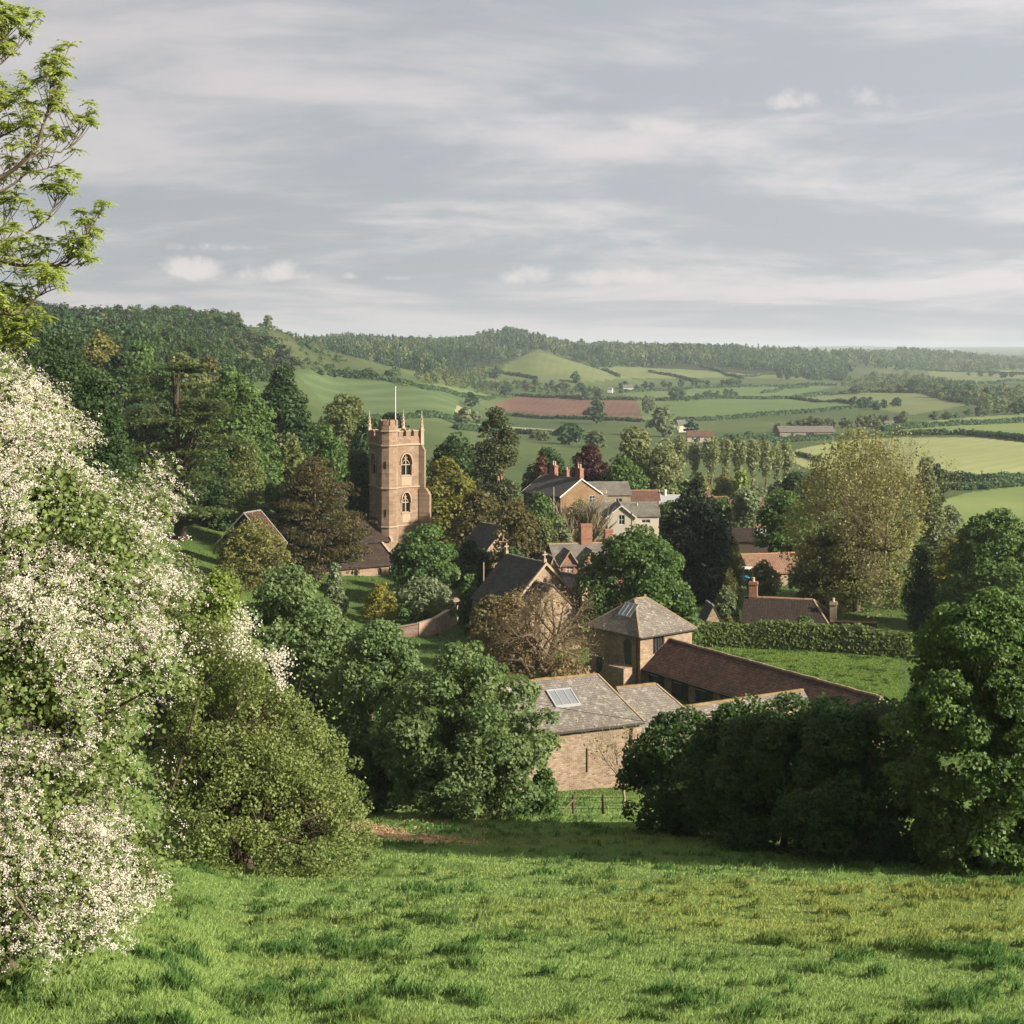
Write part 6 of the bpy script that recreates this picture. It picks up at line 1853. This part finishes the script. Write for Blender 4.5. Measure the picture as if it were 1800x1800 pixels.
hedge("low clipped garden hedge with a square corner below the yellow shrub", None, 1.0, 0.9, "lime", world=[at(655, 0, 136.5), at(712, 0, 136), at(715, 0, 140)], name="clipped_hedge", lump=0.1)
hedge("long clipped hedge along the far side of the bright paddock", None, 2.55, 1.9, "hedge", world=[(18.0, 153.5), (24, 152.5), (31, 150.5), (39.5, 147.5)], name="paddock_hedge", k=2.8, lump=0.25, leafpx=2.6)
tree("grey_shrub", "upright grey-green shrub behind the tiny stone gable", 1277, 159, 1026, 46, "grey", TALL, k=2, cb=0, seed=231, rc=0.6)
tree("russet_bush", "small russet bush beside the tiled cottage wall", 1285, 157, 1082, 50, "olive", DOME, k=1.6, cb=0, seed=232, rc=0.4)
tree("garden_tree", "round feathery garden tree in front of the orange roof", 1342, 176, 983, 66, "olivegreen", [(0, .5), (.3, .9), (.55, 1), (.8, .75), (1, .2)], k=1.6, cb=0.15, seed=233, rc=0.8, bark="bark_pale")
tree("weeping_shrub", "pale yellow weeping shrub by the dark evergreen", 1290, 181, 942, 40, "olive", TALL, k=1.6, cb=0, seed=234, rc=0.6, flat=1.4, aspect=0.3)
tree("weeping_shrub", "pale yellow weeping shrub by the teal vehicle", 1283, 172, 1000, 30, "olive", TALL, k=1.6, cb=0, seed=235, rc=0.5, flat=1.4, aspect=0.3)
tree("laurel_bush", "dark green bush against the tiled cottage eaves", 1412, 153, 1080, 52, "mid", DOME, k=2, cb=0, seed=236, rc=0.4)
tree("willow_shrub", "feathery yellow-green shrub at the cottage chimney", 1462, 160, 1040, 44, "olive", TALL, k=1.5, cb=0, seed=237, rc=0.6, aspect=0.35)
# the big pale budding tree
twig_tree("ash_in_bud", "huge pale olive tree just coming into leaf beyond the cottage", 1505, 176, 752, 250, "budleaf", 8000, leaf=0.19, seed=33, levels=6, kids=(7, 5, 4, 4, 3), r0=0.42, trunk=0.22, up=0.25, ang=0.75, ratio=0.66, jitter=0.42, crook=0.1, bark="bark", spread=1.1, first=0.3,
    env=([(0, .8), (.2, 1), (.45, 1), (.65, .9), (.82, .72), (.94, .48), (1, .2)], 0.05, 1.0, 0.85, 2.0, 0.0))
tree("ivy_tree", "thick ivy-green lower growth within the huge pale tree", 1490, 180, 905, 210, "olivegreen", [(0, .9), (.3, 1), (.6, .85), (.85, .55), (1, .15)], k=1.5, cb=0, seed=238, rc=1.5)
tree("tree_in_leaf", "dark bushy tree behind the huge pale tree and the dark shed", 1382, 205, 858, 120, "mid", DOME, k=1.9, cb=0.02, seed=239, rc=1.5)
tree("tree_in_leaf", "grey-green tree rising behind the dark evergreen", 1310, 246, 852, 70, "grey", DOME, k=1.9, cb=0.02, seed=240, rc=1.3)
tree("tree_in_leaf", "dark round tree at the end of the poplar row", 1398, 300, 822, 58, "deep", DOME, k=2, cb=0.02, seed=241, rc=1.4)
tree("tree_in_leaf", "pale green tree beside the end of the poplar row", 1440, 290, 816, 56, "farpale", DOME, k=1.8, cb=0.02, seed=242, rc=1.4)
tree("willow_tree", "dark drooping willow beside the huge pale tree", 1618, 158, 955, 70, "deep", TALL, k=2, cb=0.02, seed=243, rc=0.8, flat=1.7, aspect=0.3)
tree("gold_leaf_tree", "golden-leaved tree behind the drooping willow", 1672, 166, 940, 90, "gold", DOME, k=1.8, cb=0.02, seed=244, rc=1.1)
tree("chestnut_tree", "broad bright-edged chestnut at the far side of the lane", 1752, 152, 884, 190, "sycamore", [(0, .6), (.15, .85), (.4, 1), (.62, .92), (.8, .7), (.92, .45), (1, .12)], k=2.0, cb=0.06, seed=245, rc=1.0, nlimb=30)
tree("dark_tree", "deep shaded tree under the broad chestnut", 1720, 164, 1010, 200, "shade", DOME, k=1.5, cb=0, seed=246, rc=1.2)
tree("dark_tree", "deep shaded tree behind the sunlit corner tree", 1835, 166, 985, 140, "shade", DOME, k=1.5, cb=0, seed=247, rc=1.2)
tree("dark_holly", "dark round holly on the edge of the pale field", 1646, 330, 809, 34, "deep", GLOBE, k=2, cb=0.02, seed=248, rc=1.0)
tree("tree_in_leaf", "light green tree next to the dark round holly", 1628, 300, 802, 46, "farpale", DOME, k=1.8, cb=0.02, seed=249, rc=1.2)
tree("willow_shrub", "grey-green willow scrub below the dark round holly", 1668, 232, 884, 70, "grey", DOME, k=1.8, cb=0, seed=250, rc=1.0)
tree("willow_shrub", "pale green shrub below the light green tree", 1640, 225, 870, 50, "farpale", DOME, k=1.8, cb=0, seed=251, rc=1.0)
# around the houses
tree("copper_beech", "round dark copper beech behind the ochre house", 1038, 292, 775, 84, "copper", [(0, .75), (.2, 1), (.55, .95), (.78, .72), (.92, .42), (1, .12)], k=2.2, cb=0.04, seed=252, rc=1.5)
tree("copper_maple", "small pointed rust-red tree beside the ochre house", 951, 275, 798, 40, "rust", [(0, .9), (.3, 1), (.6, .75), (.85, .4), (1, .1)], k=2.2, cb=0.02, seed=253, rc=0.8)
tree("grey_poplar", "tall grey-green poplar behind the copper beech", 1118, 305, 738, 90, "poplar", [(0, .6), (.2, .9), (.5, 1), (.75, .8), (.9, .5), (1, .15)], k=1.7, cb=0.05, seed=254, rc=1.7)
tree("grey_poplar", "shorter grey-green poplar beside the tall poplar", 1168, 300, 768, 80, "poplar", DOME, k=1.7, cb=0.02, seed=255, rc=1.6)
tree("grey_poplar", "leafy green tree at the foot of the poplars behind the annexe", 1098, 286, 800, 95, "mid", DOME, k=2, cb=0.02, seed=256, rc=1.4)
tree("screen_tree", "dark evergreen screen behind the chimneys", 962, 300, 785, 100, "deep", DOME, k=1.8, cb=0.0, seed=257, rc=1.6)
tree("screen_tree", "dark tree deep behind the tall lone pine", 800, 262, 760, 110, "deep", DOME, k=1.9, cb=0.0, seed=258, rc=1.8)
tree("screen_tree", "dark tree close behind the church pinnacles", 690, 272, 713, 78, "yew", DOME, k=2, cb=0.0, seed=259, rc=1.6)
tree("screen_tree", "dark tree between the pale dome and the tower", 648, 255, 728, 90, "deep", DOME, k=2, cb=0.0, seed=260, rc=1.6)
tree("green_laurel", "bright green laurel below the ochre house front", 950, 236, 862, 78, "mid", [(0, .8), (.4, 1), (.7, .7), (1, .2)], k=2, cb=0, seed=261, rc=1.0)
tree("brown_tree", "russet budding tree below the lone pine", 842, 204, 858, 110, "dullolive", DOME, k=1.6, cb=0.06, seed=262, rc=1.2)
tree("brown_tree", "russet budding tree before the half-hidden stone gable", 905, 182, 872, 100, "dullolive", DOME, k=1.4, cb=0.06, seed=263, rc=1.1)
tree("brown_tree", "olive budding tree beside the brick cottage dormers", 950, 188, 905, 90, "olivegreen", DOME, k=1.6, cb=0.04, seed=264, rc=1.0)
tree("dark_laurel", "dark green laurels between churchyard tree and chapel", 830, 186, 945, 90, "deep", DOME, k=1.8, cb=0, seed=265, rc=1.0)
tree("dark_laurel", "dark green laurels along the chapel's far side", 902, 172, 955, 80, "deep", DOME, k=1.8, cb=0, seed=266, rc=1.0)
twig_tree("golden_willow", "pale golden willow with upright whips by the cream house", 1020, 204, 872, 82, "olive", 1500, leaf=0.16, seed=41, levels=4, kids=(14, 8, 6), r0=0.25, trunk=0.08, up=0.9, ang=0.5, ratio=0.66, jitter=0.25, bark="bark_pale", spread=1.0,
    env=([(0, .7), (.3, 1), (.6, .9), (.85, .6), (1, .2)], 0.0, 0.8, 0.8, 1.9, 0.0))
tree("white_lilac", "pale flowering bush beside the golden willow", 985, 198, 905, 50, "grey", DOME, k=1.6, cb=0, seed=267, rc=0.7)
# ---- the wooded side of the valley
tree("oak", "big dark oak rising behind the near blossom", 105, 150, 545, 170, "deep", [(0, .95), (.3, 1), (.55, .92), (.75, .7), (.9, .42), (1, .1)], k=1.9, cb=0.0, seed=270, rc=2.2)
tree("oak", "broad green oak below the big dark oak", 168, 128, 648, 185, "deep", [(0, 1), (.3, 1), (.55, .88), (.75, .68), (.9, .4), (1, .1)], k=1.9, cb=0.0, seed=271, rc=1.5)
tree("oak", "lower green oak against the cedar shelves", 215, 150, 790, 110, "deep", DOME, k=1.8, cb=0.0, seed=272, rc=1.3)
tree("chestnut_tree", "large domed chestnut with knobbly dark crown beyond the cedar", 415, 222, 650, 165, "sycamore", [(0, .85), (.25, 1), (.5, .92), (.7, .74), (.88, .45), (1, .12)], k=2.2, cb=0.0, seed=273, rc=1.5)
tree("oak", "tall dark oak beside the domed chestnut", 496, 252, 640, 128, "deep", [(0, .9), (.3, 1), (.6, .88), (.8, .62), (.93, .36), (1, .1)], k=2.1, cb=0.0, seed=274, rc=1.6)
tree("willow_tree", "pale yellow-green domed willow above the tower's shoulder", 604, 310, 680, 112, "olivegreen", DOME, k=1.9, cb=0.02, seed=275, rc=1.9)
tree("slope_tree", "grey-green hedge tree sloping down behind the bronze pine", 575, 222, 742, 150, "mid", [(0, 1), (.3, .95), (.6, .7), (.85, .4), (1, .1)], k=1.9, cb=0.0, seed=276, rc=1.3)
tree("slope_tree", "dull green thicket between the domed chestnut and the bronze pine", 505, 232, 755, 90, "olivegreen", DOME, k=1.8, cb=0.0, seed=277, rc=1.3)
tree("slope_tree", "dark thicket at the foot of the slope beside the tower", 630, 215, 790, 80, "deep", DOME, k=1.8, cb=0.0, seed=278, rc=1.2)
HILL = [
    ("pale green tree above the cedar top", 250, 300, 595, 110, "mid"), ("soft green tree on the slope above the cedar", 320, 310, 618, 110, "olivegreen"),
    ("russet tree on the slope between oak and cedar", 175, 300, 580, 80, "olive"), ("brown budding tree above the domed chestnut", 366, 330, 622, 60, "dullolive"),
    ("green tree high on the slope behind the big dark oak", 60, 240, 560, 120, "deep"), ("dark tree on the slope beside the russet tree", 215, 280, 612, 80, "deep"),
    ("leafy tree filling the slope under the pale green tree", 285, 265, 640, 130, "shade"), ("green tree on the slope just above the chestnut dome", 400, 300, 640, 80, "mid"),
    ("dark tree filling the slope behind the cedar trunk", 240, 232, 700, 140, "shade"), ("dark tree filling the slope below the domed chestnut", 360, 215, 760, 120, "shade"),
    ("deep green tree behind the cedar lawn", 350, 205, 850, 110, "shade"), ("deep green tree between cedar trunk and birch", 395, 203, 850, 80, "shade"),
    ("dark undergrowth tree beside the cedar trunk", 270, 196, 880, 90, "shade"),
]
for i, (lb, px, D, top, w, pal) in enumerate(HILL):
    tree("slope_tree", lb, px, D, top, w, pal, DOME, k=1.7, cb=0.0, seed=300 + i, rc=0.0045 * D + 0.2)

# ---- poplars by the stream
PR = [("pale feathery poplar next to the grey-green poplars", 1196, 418, 768, 36), ("pale feathery poplar second in the stream row", 1222, 420, 776, 30), ("broad forked poplar in the stream row with dark stem", 1250, 416, 768, 40),
      ("feathery poplar beside the broad forked poplar", 1275, 422, 770, 30), ("feathery poplar in the middle of the stream row", 1298, 424, 768, 34), ("feathery poplar just past the middle of the stream row", 1322, 428, 774, 32),
      ("tall pale poplar near the end of the stream row", 1346, 430, 776, 34), ("last close-set poplar of the stream row", 1366, 432, 784, 26), ("detached bushy poplar standing beyond the stream row", 1382, 440, 780, 34)]
for i, (lb, px, D, top, w) in enumerate(PR):
    tree("poplar_tree", lb, px, D, top, w, "poplar", [(0, .2), (.2, .35), (.45, .8), (.7, 1), (.88, .75), (1, .3)], k=1.25, cb=0.14, seed=330 + i, rc=0.8, flat=2.0, aspect=0.4, nlimb=26, trunk_top=0.9)
for i, (lb, px, D, top, w, pal) in enumerate((("yellow-green bush below the first poplars", 1232, 330, 832, 42, "yellow"), ("tan-yellow bush below the forked poplar", 1275, 322, 828, 48, "olive"), ("fresh green bush under the poplar row", 1302, 318, 824, 36, "lime"),
        ("grey-green bush under the end of the poplars", 1330, 300, 848, 60, "grey"), ("dull green bush between poplars and evergreen", 1210, 300, 840, 60, "mid"), ("dark bush hiding the red-tiled cottage", 1272, 255, 868, 66, "mid"), ("dull green bush beside the grey shed", 1176, 250, 876, 46, "mid"), ("pale bush at the last poplar's foot", 1372, 330, 842, 50, "farpale"))):
    tree("stream_bush", lb, px, D, top, w, pal, DOME, k=1.8, cb=0, seed=350 + i, rc=1.0)

rng_ = np.random.default_rng(77)
n_ = 40000
u_, d_ = rng_.uniform(-0.125, -0.015, n_), rng_.uniform(52, 80, n_)
x_, y_ = u_ * d_, d_
px_, py_ = CX + F * x_ / y_, HY - F * height(x_, y_, False) / y_
jt_ = (fbm(x_ * 1.2, y_ * 1.2, 3, 3) - 0.5) * 22
kp_ = in_poly(px_ + jt_ * 2, py_ + jt_, bare_poly) | ((rng_.uniform(0, 1, n_) < 0.05) & (py_ > 1442) & (py_ < 1486) & (px_ > 590) & (px_ < 860))
x_, y_ = x_[kp_], y_[kp_]
P_ = np.stack([x_, y_, height(x_, y_) + rng_.uniform(0.03, 0.10, len(x_))], -1)
V_, F_ = cards(P_, unit(np.array([0, -0.2, 1.0]) + rng_.normal(size=P_.shape) * 0.5), rng_.uniform(0.05, 0.13, len(x_)), rng_.uniform(0.04, 0.09, len(x_)), rng_)
LM["litter"] = leaf_mat("leaf_litter", (0.14, 0.085, 0.042), (0.36, 0.245, 0.135), trans=0.1)
tag(mesh_obj("leaf_litter", V_, [F_], LM["litter"], tint=np.repeat(rng_.uniform(0, 1, len(x_)), 4)), "brown leaf litter on the bare patch under the trees", "leaf litter", kind="stuff")


# ================================================================== far country: woods, hedges, field trees
random.seed(3)
forest("forest", "dark mixed wood with pines along the crest of the near hill", [(-90, 540), (190, 535), (330, 532), (398, 548), (418, 588), (525, 652), (430, 690), (330, 640), (-60, 640)], 8.5,
       [("round", "deep", 4), ("pale", "far", 3), ("pale", "olivegreen", 1), ("round", "yew", 2)], (6, 10), 420, 1010, 1, wr=0.9, ncard=330, leaf=0.095)
forest("forest", "dark conifer plantation filling the dip between the hills", [(455, 590), (600, 585), (700, 600), (830, 583), (880, 600), (870, 640), (800, 658), (700, 664), (640, 645), (560, 640), (455, 640)], 10.5,
       [("conifer", "conifer", 6), ("pale", "farpale", 1), ("round", "far", 1)], (11, 16), 1180, 2150, 2, wr=0.55, ncard=100, leaf=0.14)
forest("forest", "wooded crest behind the smooth grassy knoll", [(780, 603), (880, 580), (960, 580), (1070, 605), (1050, 650), (950, 614), (885, 645), (860, 655), (800, 655)], 12,
       [("round", "far", 3), ("conifer", "conifer", 3), ("pale", "farpale", 2)], (11, 17), 1750, 2700, 3, wr=0.7, ncard=70)
forest("forest", "long dark wood along the skyline beyond the fields", [(1040, 603), (1200, 606), (1420, 600), (1490, 625), (1500, 662), (1440, 672), (1390, 660), (1300, 650), (1230, 642), (1060, 648)], 13,
       [("round", "far", 4), ("conifer", "conifer", 3), ("pale", "farpale", 2)], (12, 18), 1880, 2750, 4, wr=0.7, ncard=70)
forest("forest", "scattered far woods and hedgerow trees on the hazy skyline", [(1480, 618), (1830, 618), (1830, 650), (1640, 655), (1480, 650)], 26,
       [("round", "far", 3), ("pale", "farpale", 2)], (11, 19), 2500, 4700, 5, wr=0.85, ncard=60)
forest("scrub", "gorse and thorn scrub dotted over the grassy spur", [(440, 575), (490, 575), (600, 628), (720, 680), (600, 664), (520, 650), (450, 640)], 11,
       [("bush", "far", 3), ("bush", "farpale", 1)], (2.0, 4.5), 560, 1080, 6, wr=1.5, ncard=60)
forest("forest", "pale budding thickets in the valley below the plantation", [(640, 664), (760, 668), (880, 650), (900, 690), (850, 694), (760, 676)], 15,
       [("pale", "farpale", 3), ("round", "far", 2), ("pale", "olivegreen", 1)], (5, 9), 900, 1650, 7, wr=0.9, ncard=160, leaf=0.11)
forest("forest", "wooded stream valley winding through the far fields", [(1480, 668), (1600, 662), (1720, 690), (1830, 690), (1830, 725), (1740, 730), (1640, 700), (1560, 690), (1480, 690)], 24,
       [("round", "far", 3), ("pale", "farpale", 3)], (6, 12), 1000, 2600, 8, wr=0.95, ncard=140, leaf=0.12)
# pines standing up on the near crest, the lone tree and its neighbours
for i, (px, top, w, pal, kind, lb) in enumerate((
        (193, 541, 18, "far", "round", "separate pine clump standing first on the hill crest"), (128, 549, 28, "farpale", "pale", "pale bare-looking tree low on the hill crest"), (152, 553, 20, "far", "round", "small dark tree beside the pale crest tree"),
        (215, 546, 16, "far", "round", "crest pine beside the separate clump"), (240, 541, 20, "far", "round", "tall crest pine before the gap in the wood"), (275, 543, 22, "far", "round", "crest pine past the gap in the wood"), (312, 541, 22, "far", "round", "highest crest pine on the hill"), (338, 544, 22, "far", "round", "crest pine near the end of the summit wood"))):
    D = 850
    x = (px - CX) / F * D
    z = gz(x, D)
    h = max(-(top - HY) / F * D - z, 4) / D * F
    far_tree(px, 0, h, w, kind, pal, lb, name="crest_tree", xyz=np.array([x, D, z]), parts=False)
P_ = hit(472, 575, 700, 1000)
far_tree(472, 575, 24, 21, "pale", "farpale", "lone tree on the bare shoulder of the hill", name="lone_tree", xyz=P_, parts=True)

HEDGES = [
    ("hedge slanting down the hill above the striped green field", [(640, 664), (678, 670), (740, 683), (811, 698), (872, 699)], 2.6),
    ("hedge along the top edge of the ploughed field", [(880, 694), (905, 696), (1000, 701), (1119, 704)], 3.0),
    ("hedge along the bottom edge of the ploughed field", [(868, 727), (903, 732), (1000, 737), (1130, 742)], 2.4),
    ("hedge below the strip of stubble under the ploughed field", [(800, 755), (900, 762), (995, 767)], 2.6),
    ("hedge above the strip of stubble beside the lone pine", [(735, 731), (800, 739), (860, 744)], 2.2),
    ("long hedge below the wide green field right of the ploughing", [(1186, 741), (1300, 735), (1400, 727), (1514, 717)], 2.6),
    ("hedge from the ploughed field along the top of the wide green field", [(1119, 704), (1300, 701), (1392, 701), (1511, 712)], 2.6),
    ("curving hedge round the far pale field beyond the wide green field", [(1395, 700), (1470, 693), (1530, 690), (1630, 691), (1700, 708), (1760, 720)], 3.0),
    ("dark hedge between the two brightest far pastures", [(1550, 758), (1600, 753), (1650, 750), (1730, 746), (1830, 740)], 3.0),
    ("thick hedge along the top of the pale mown field", [(1340, 780), (1400, 776), (1470, 772), (1570, 766), (1660, 765), (1710, 765), (1760, 770), (1830, 779)], 2.8),
    ("dark hedge along the bottom of the pale mown field", [(1650, 842), (1690, 847), (1740, 849), (1830, 845)], 3.0),
    ("hedge between farm cottage and farm shed", [(1262, 776), (1300, 772), (1370, 770)], 2.2),
    ("short hedge line crossing the mown field edge", [(1400, 801), (1420, 805), (1445, 812)], 1.6),
    ("hedge running down the shoulder beside the knoll", [(1042, 644), (1065, 653), (1089, 664)], 3.2),
    ("hedge slanting through the pale field beside the knoll", [(1140, 654), (1180, 661), (1235, 673)], 2.8),
    ("hedge slanting from the skyline wood down the pale field", [(1233, 643), (1265, 653), (1305, 666)], 3.2),
    ("hedge along the foot of the skyline wood fields", [(1300, 664), (1385, 657), (1440, 662), (1490, 671)], 2.8),
    ("hedge below the white farmhouse field", [(1090, 691), (1190, 686), (1300, 681)], 2.8),
    ("hedge continuing past the white farmhouse field", [(1300, 680), (1390, 679), (1470, 678)], 2.6),
    ("hedge dropping between two small far fields", [(1340, 692), (1380, 683), (1420, 681)], 2.4),
    ("far hazy hedge below the skyline trees", [(1630, 652), (1720, 655), (1830, 660)], 3.6),
    ("far hazy hedge lower down the hazy fields", [(1640, 676), (1716, 675), (1830, 671)], 3.4),
    ("hedge at the foot of the smooth grassy knoll", [(885, 658), (915, 662), (945, 667)], 3.0),
    ("hedge across the field under the knoll", [(820, 664), (860, 659), (885, 656)], 3.0),
    ("broken hedge along the bottom of the striped green field", [(600, 740), (700, 737), (790, 738)], 2.2),
    ("scrubby hedge under the bright near pasture", [(1655, 860), (1690, 862), (1740, 858), (1830, 852)], 2.0),
]
for lb, line, hm in HEDGES:
    hedge(lb, line, hm, hm * 1.1, "far", k=1.6)

FT = [  # px, foot, height, width in the photograph, kind, palette, label
    (1049, 745, 42, 48, "round", "far", "dark oak standing at the lower edge of the ploughed field"),
    (892, 699, 29, 27, "round", "far", "dark round tree at the top corner of the ploughed field"),
    (829, 717, 27, 35, "round", "far", "dark low oak alone above the stubble strip"),
    (1026, 703, 24, 28, "round", "far", "dark oak on the hedge above the ploughed field"),
    (1054, 703, 22, 21, "round", "far", "dark narrow tree next to the oak above the ploughing"),
    (1139, 728, 34, 28, "pale", "grey", "grey-green tree at the end of the ploughed field"),
    (1166, 768, 54, 60, "pale", "grey", "big grey-green willow beyond the poplars"),
    (1215, 762, 30, 28, "conifer", "conifer", "dark pointed conifer by the white farm cottage"),
    (1000, 782, 38, 54, "round", "far", "dark spreading tree in the meadow behind the copper beech"),
    (1045, 788, 32, 44, "pale", "farpale", "pale tree beside the dark meadow tree"),
    (820, 752, 36, 54, "pale", "grey", "pale rounded thorn tree below the stubble corner"),
    (1011, 673, 22, 22, "round", "far", "dark round tree at the foot of the knoll"),
    (875, 666, 24, 24, "round", "far", "dark tree beside the knoll's steep end"),
    (1372, 665, 15, 15, "round", "far", "small dark round tree in the fields below the skyline wood"),
    (1191, 705, 23, 30, "round", "far", "dark tree on the hedge of the wide green field"),
    (1507, 692, 17, 26, "round", "far", "dark tree by the curving far hedge"),
    (1590, 744, 22, 26, "pale", "farpale", "pale tree by the small field shed"),
    (1603, 690, 24, 28, "round", "far", "dark tree above the curving far hedge"),
    (1725, 727, 19, 24, "round", "far", "dark tree over the brightest far pasture"),
    (1790, 729, 24, 36, "round", "far", "dark broad tree above the far bright pasture"),
]
for a in FT:
    far_tree(*a[:6], a[6], dmin=450)
BELTS = [  # polyline, count, height range, kinds, label, group
    ([(1360, 764), (1385, 757), (1420, 754), (1470, 752), (1520, 752), (1545, 752)], 16, (16, 24), ("pale", "farpale"), "hazy pale tree in the copse behind the farm shed", "copse behind the farm shed"),
    ([(1500, 735), (1540, 742), (1570, 746), (1600, 744)], 8, (9, 16), ("pale", "farpale"), "small pale tree in the scrub by the field shed", "scrub by the field shed"),
    ([(1500, 716), (1530, 718), (1550, 720), (1590, 712)], 8, (12, 22), ("round", "far"), "dark tree in the clump past the wide green field", "clump past the wide green field"),
    ([(840, 684), (880, 682), (940, 683), (990, 688), (1060, 690)], 18, (9, 18), ("round", "far"), "dark tree in the belt under the knoll", "belt under the knoll"),
    ([(1080, 684), (1130, 682), (1190, 681), (1270, 676), (1300, 676)], 14, (8, 15), ("round", "far"), "dark tree in the belt by the white farmhouse", "belt by the white farmhouse"),
    ([(900, 684), (960, 692), (1010, 694)], 8, (10, 16), ("pale", "farpale"), "pale tree on the bank above the ploughed field", "bank above the ploughed field"),
    ([(1190, 706), (1250, 698), (1300, 696)], 9, (8, 14), ("round", "far"), "dark bushy tree along the wide green field's top hedge", "top hedge of the wide green field"),
    ([(1640, 738), (1690, 733), (1740, 728), (1790, 726), (1830, 724)], 11, (8, 18), ("round", "far"), "dark tree on the hedge above the bright pasture", "hedge above the bright pasture"),
    ([(1560, 690), (1620, 684), (1680, 700), (1740, 712)], 14, (12, 24), ("pale", "farpale"), "hazy tree in the winding stream belt", "winding stream belt"),
    ([(1660, 700), (1700, 703), (1740, 706)], 7, (18, 28), ("round", "far"), "dark tall tree in the stream belt", "stream belt's dark clump"),
    ([(1380, 668), (1440, 664), (1500, 668)], 8, (7, 12), ("round", "far"), "small dark tree scattered below the skyline wood", "scattered below the skyline wood"),
    ([(1700, 662), (1760, 662), (1830, 664)], 7, (6, 11), ("round", "far"), "tiny dark tree on the hazy far hedge", "hazy far hedge trees"),
    ([(560, 660), (600, 664), (640, 666), (690, 668)], 8, (12, 22), ("round", "far"), "dark thorn along the foot of the grassy spur", "foot of the grassy spur"),
    ([(1200, 778), (1260, 776), (1300, 772), (1345, 768)], 10, (7, 15), ("round", "far"), "garden tree between farm cottage and farm shed", "trees between farm cottage and farm shed"),
    ([(1640, 858), (1700, 862), (1740, 860), (1770, 858)], 7, (10, 18), ("bush", "far"), "bush on the scrubby hedge of the near pasture", "scrubby pasture hedge"),
    ([(930, 770), (960, 775), (1060, 786), (1130, 790)], 8, (14, 24), ("pale", "farpale"), "pale tree along the meadow edge behind the houses", "meadow edge behind the houses"),
]
for line, n_, hr, (kind, pal), lb, grp in BELTS:
    L_ = np.array(line, float)
    for k in range(n_):
        t = (k + random.uniform(0.1, 0.9)) / n_ * (len(L_) - 1)
        i = min(int(t), len(L_) - 2)
        p = L_[i] + (L_[i + 1] - L_[i]) * (t - i)
        h = random.uniform(*hr)
        far_tree(p[0], p[1] + random.uniform(-2, 2), h, h * random.uniform(0.9, 1.5), kind, pal, lb, grp, dmin=300, parts=False)
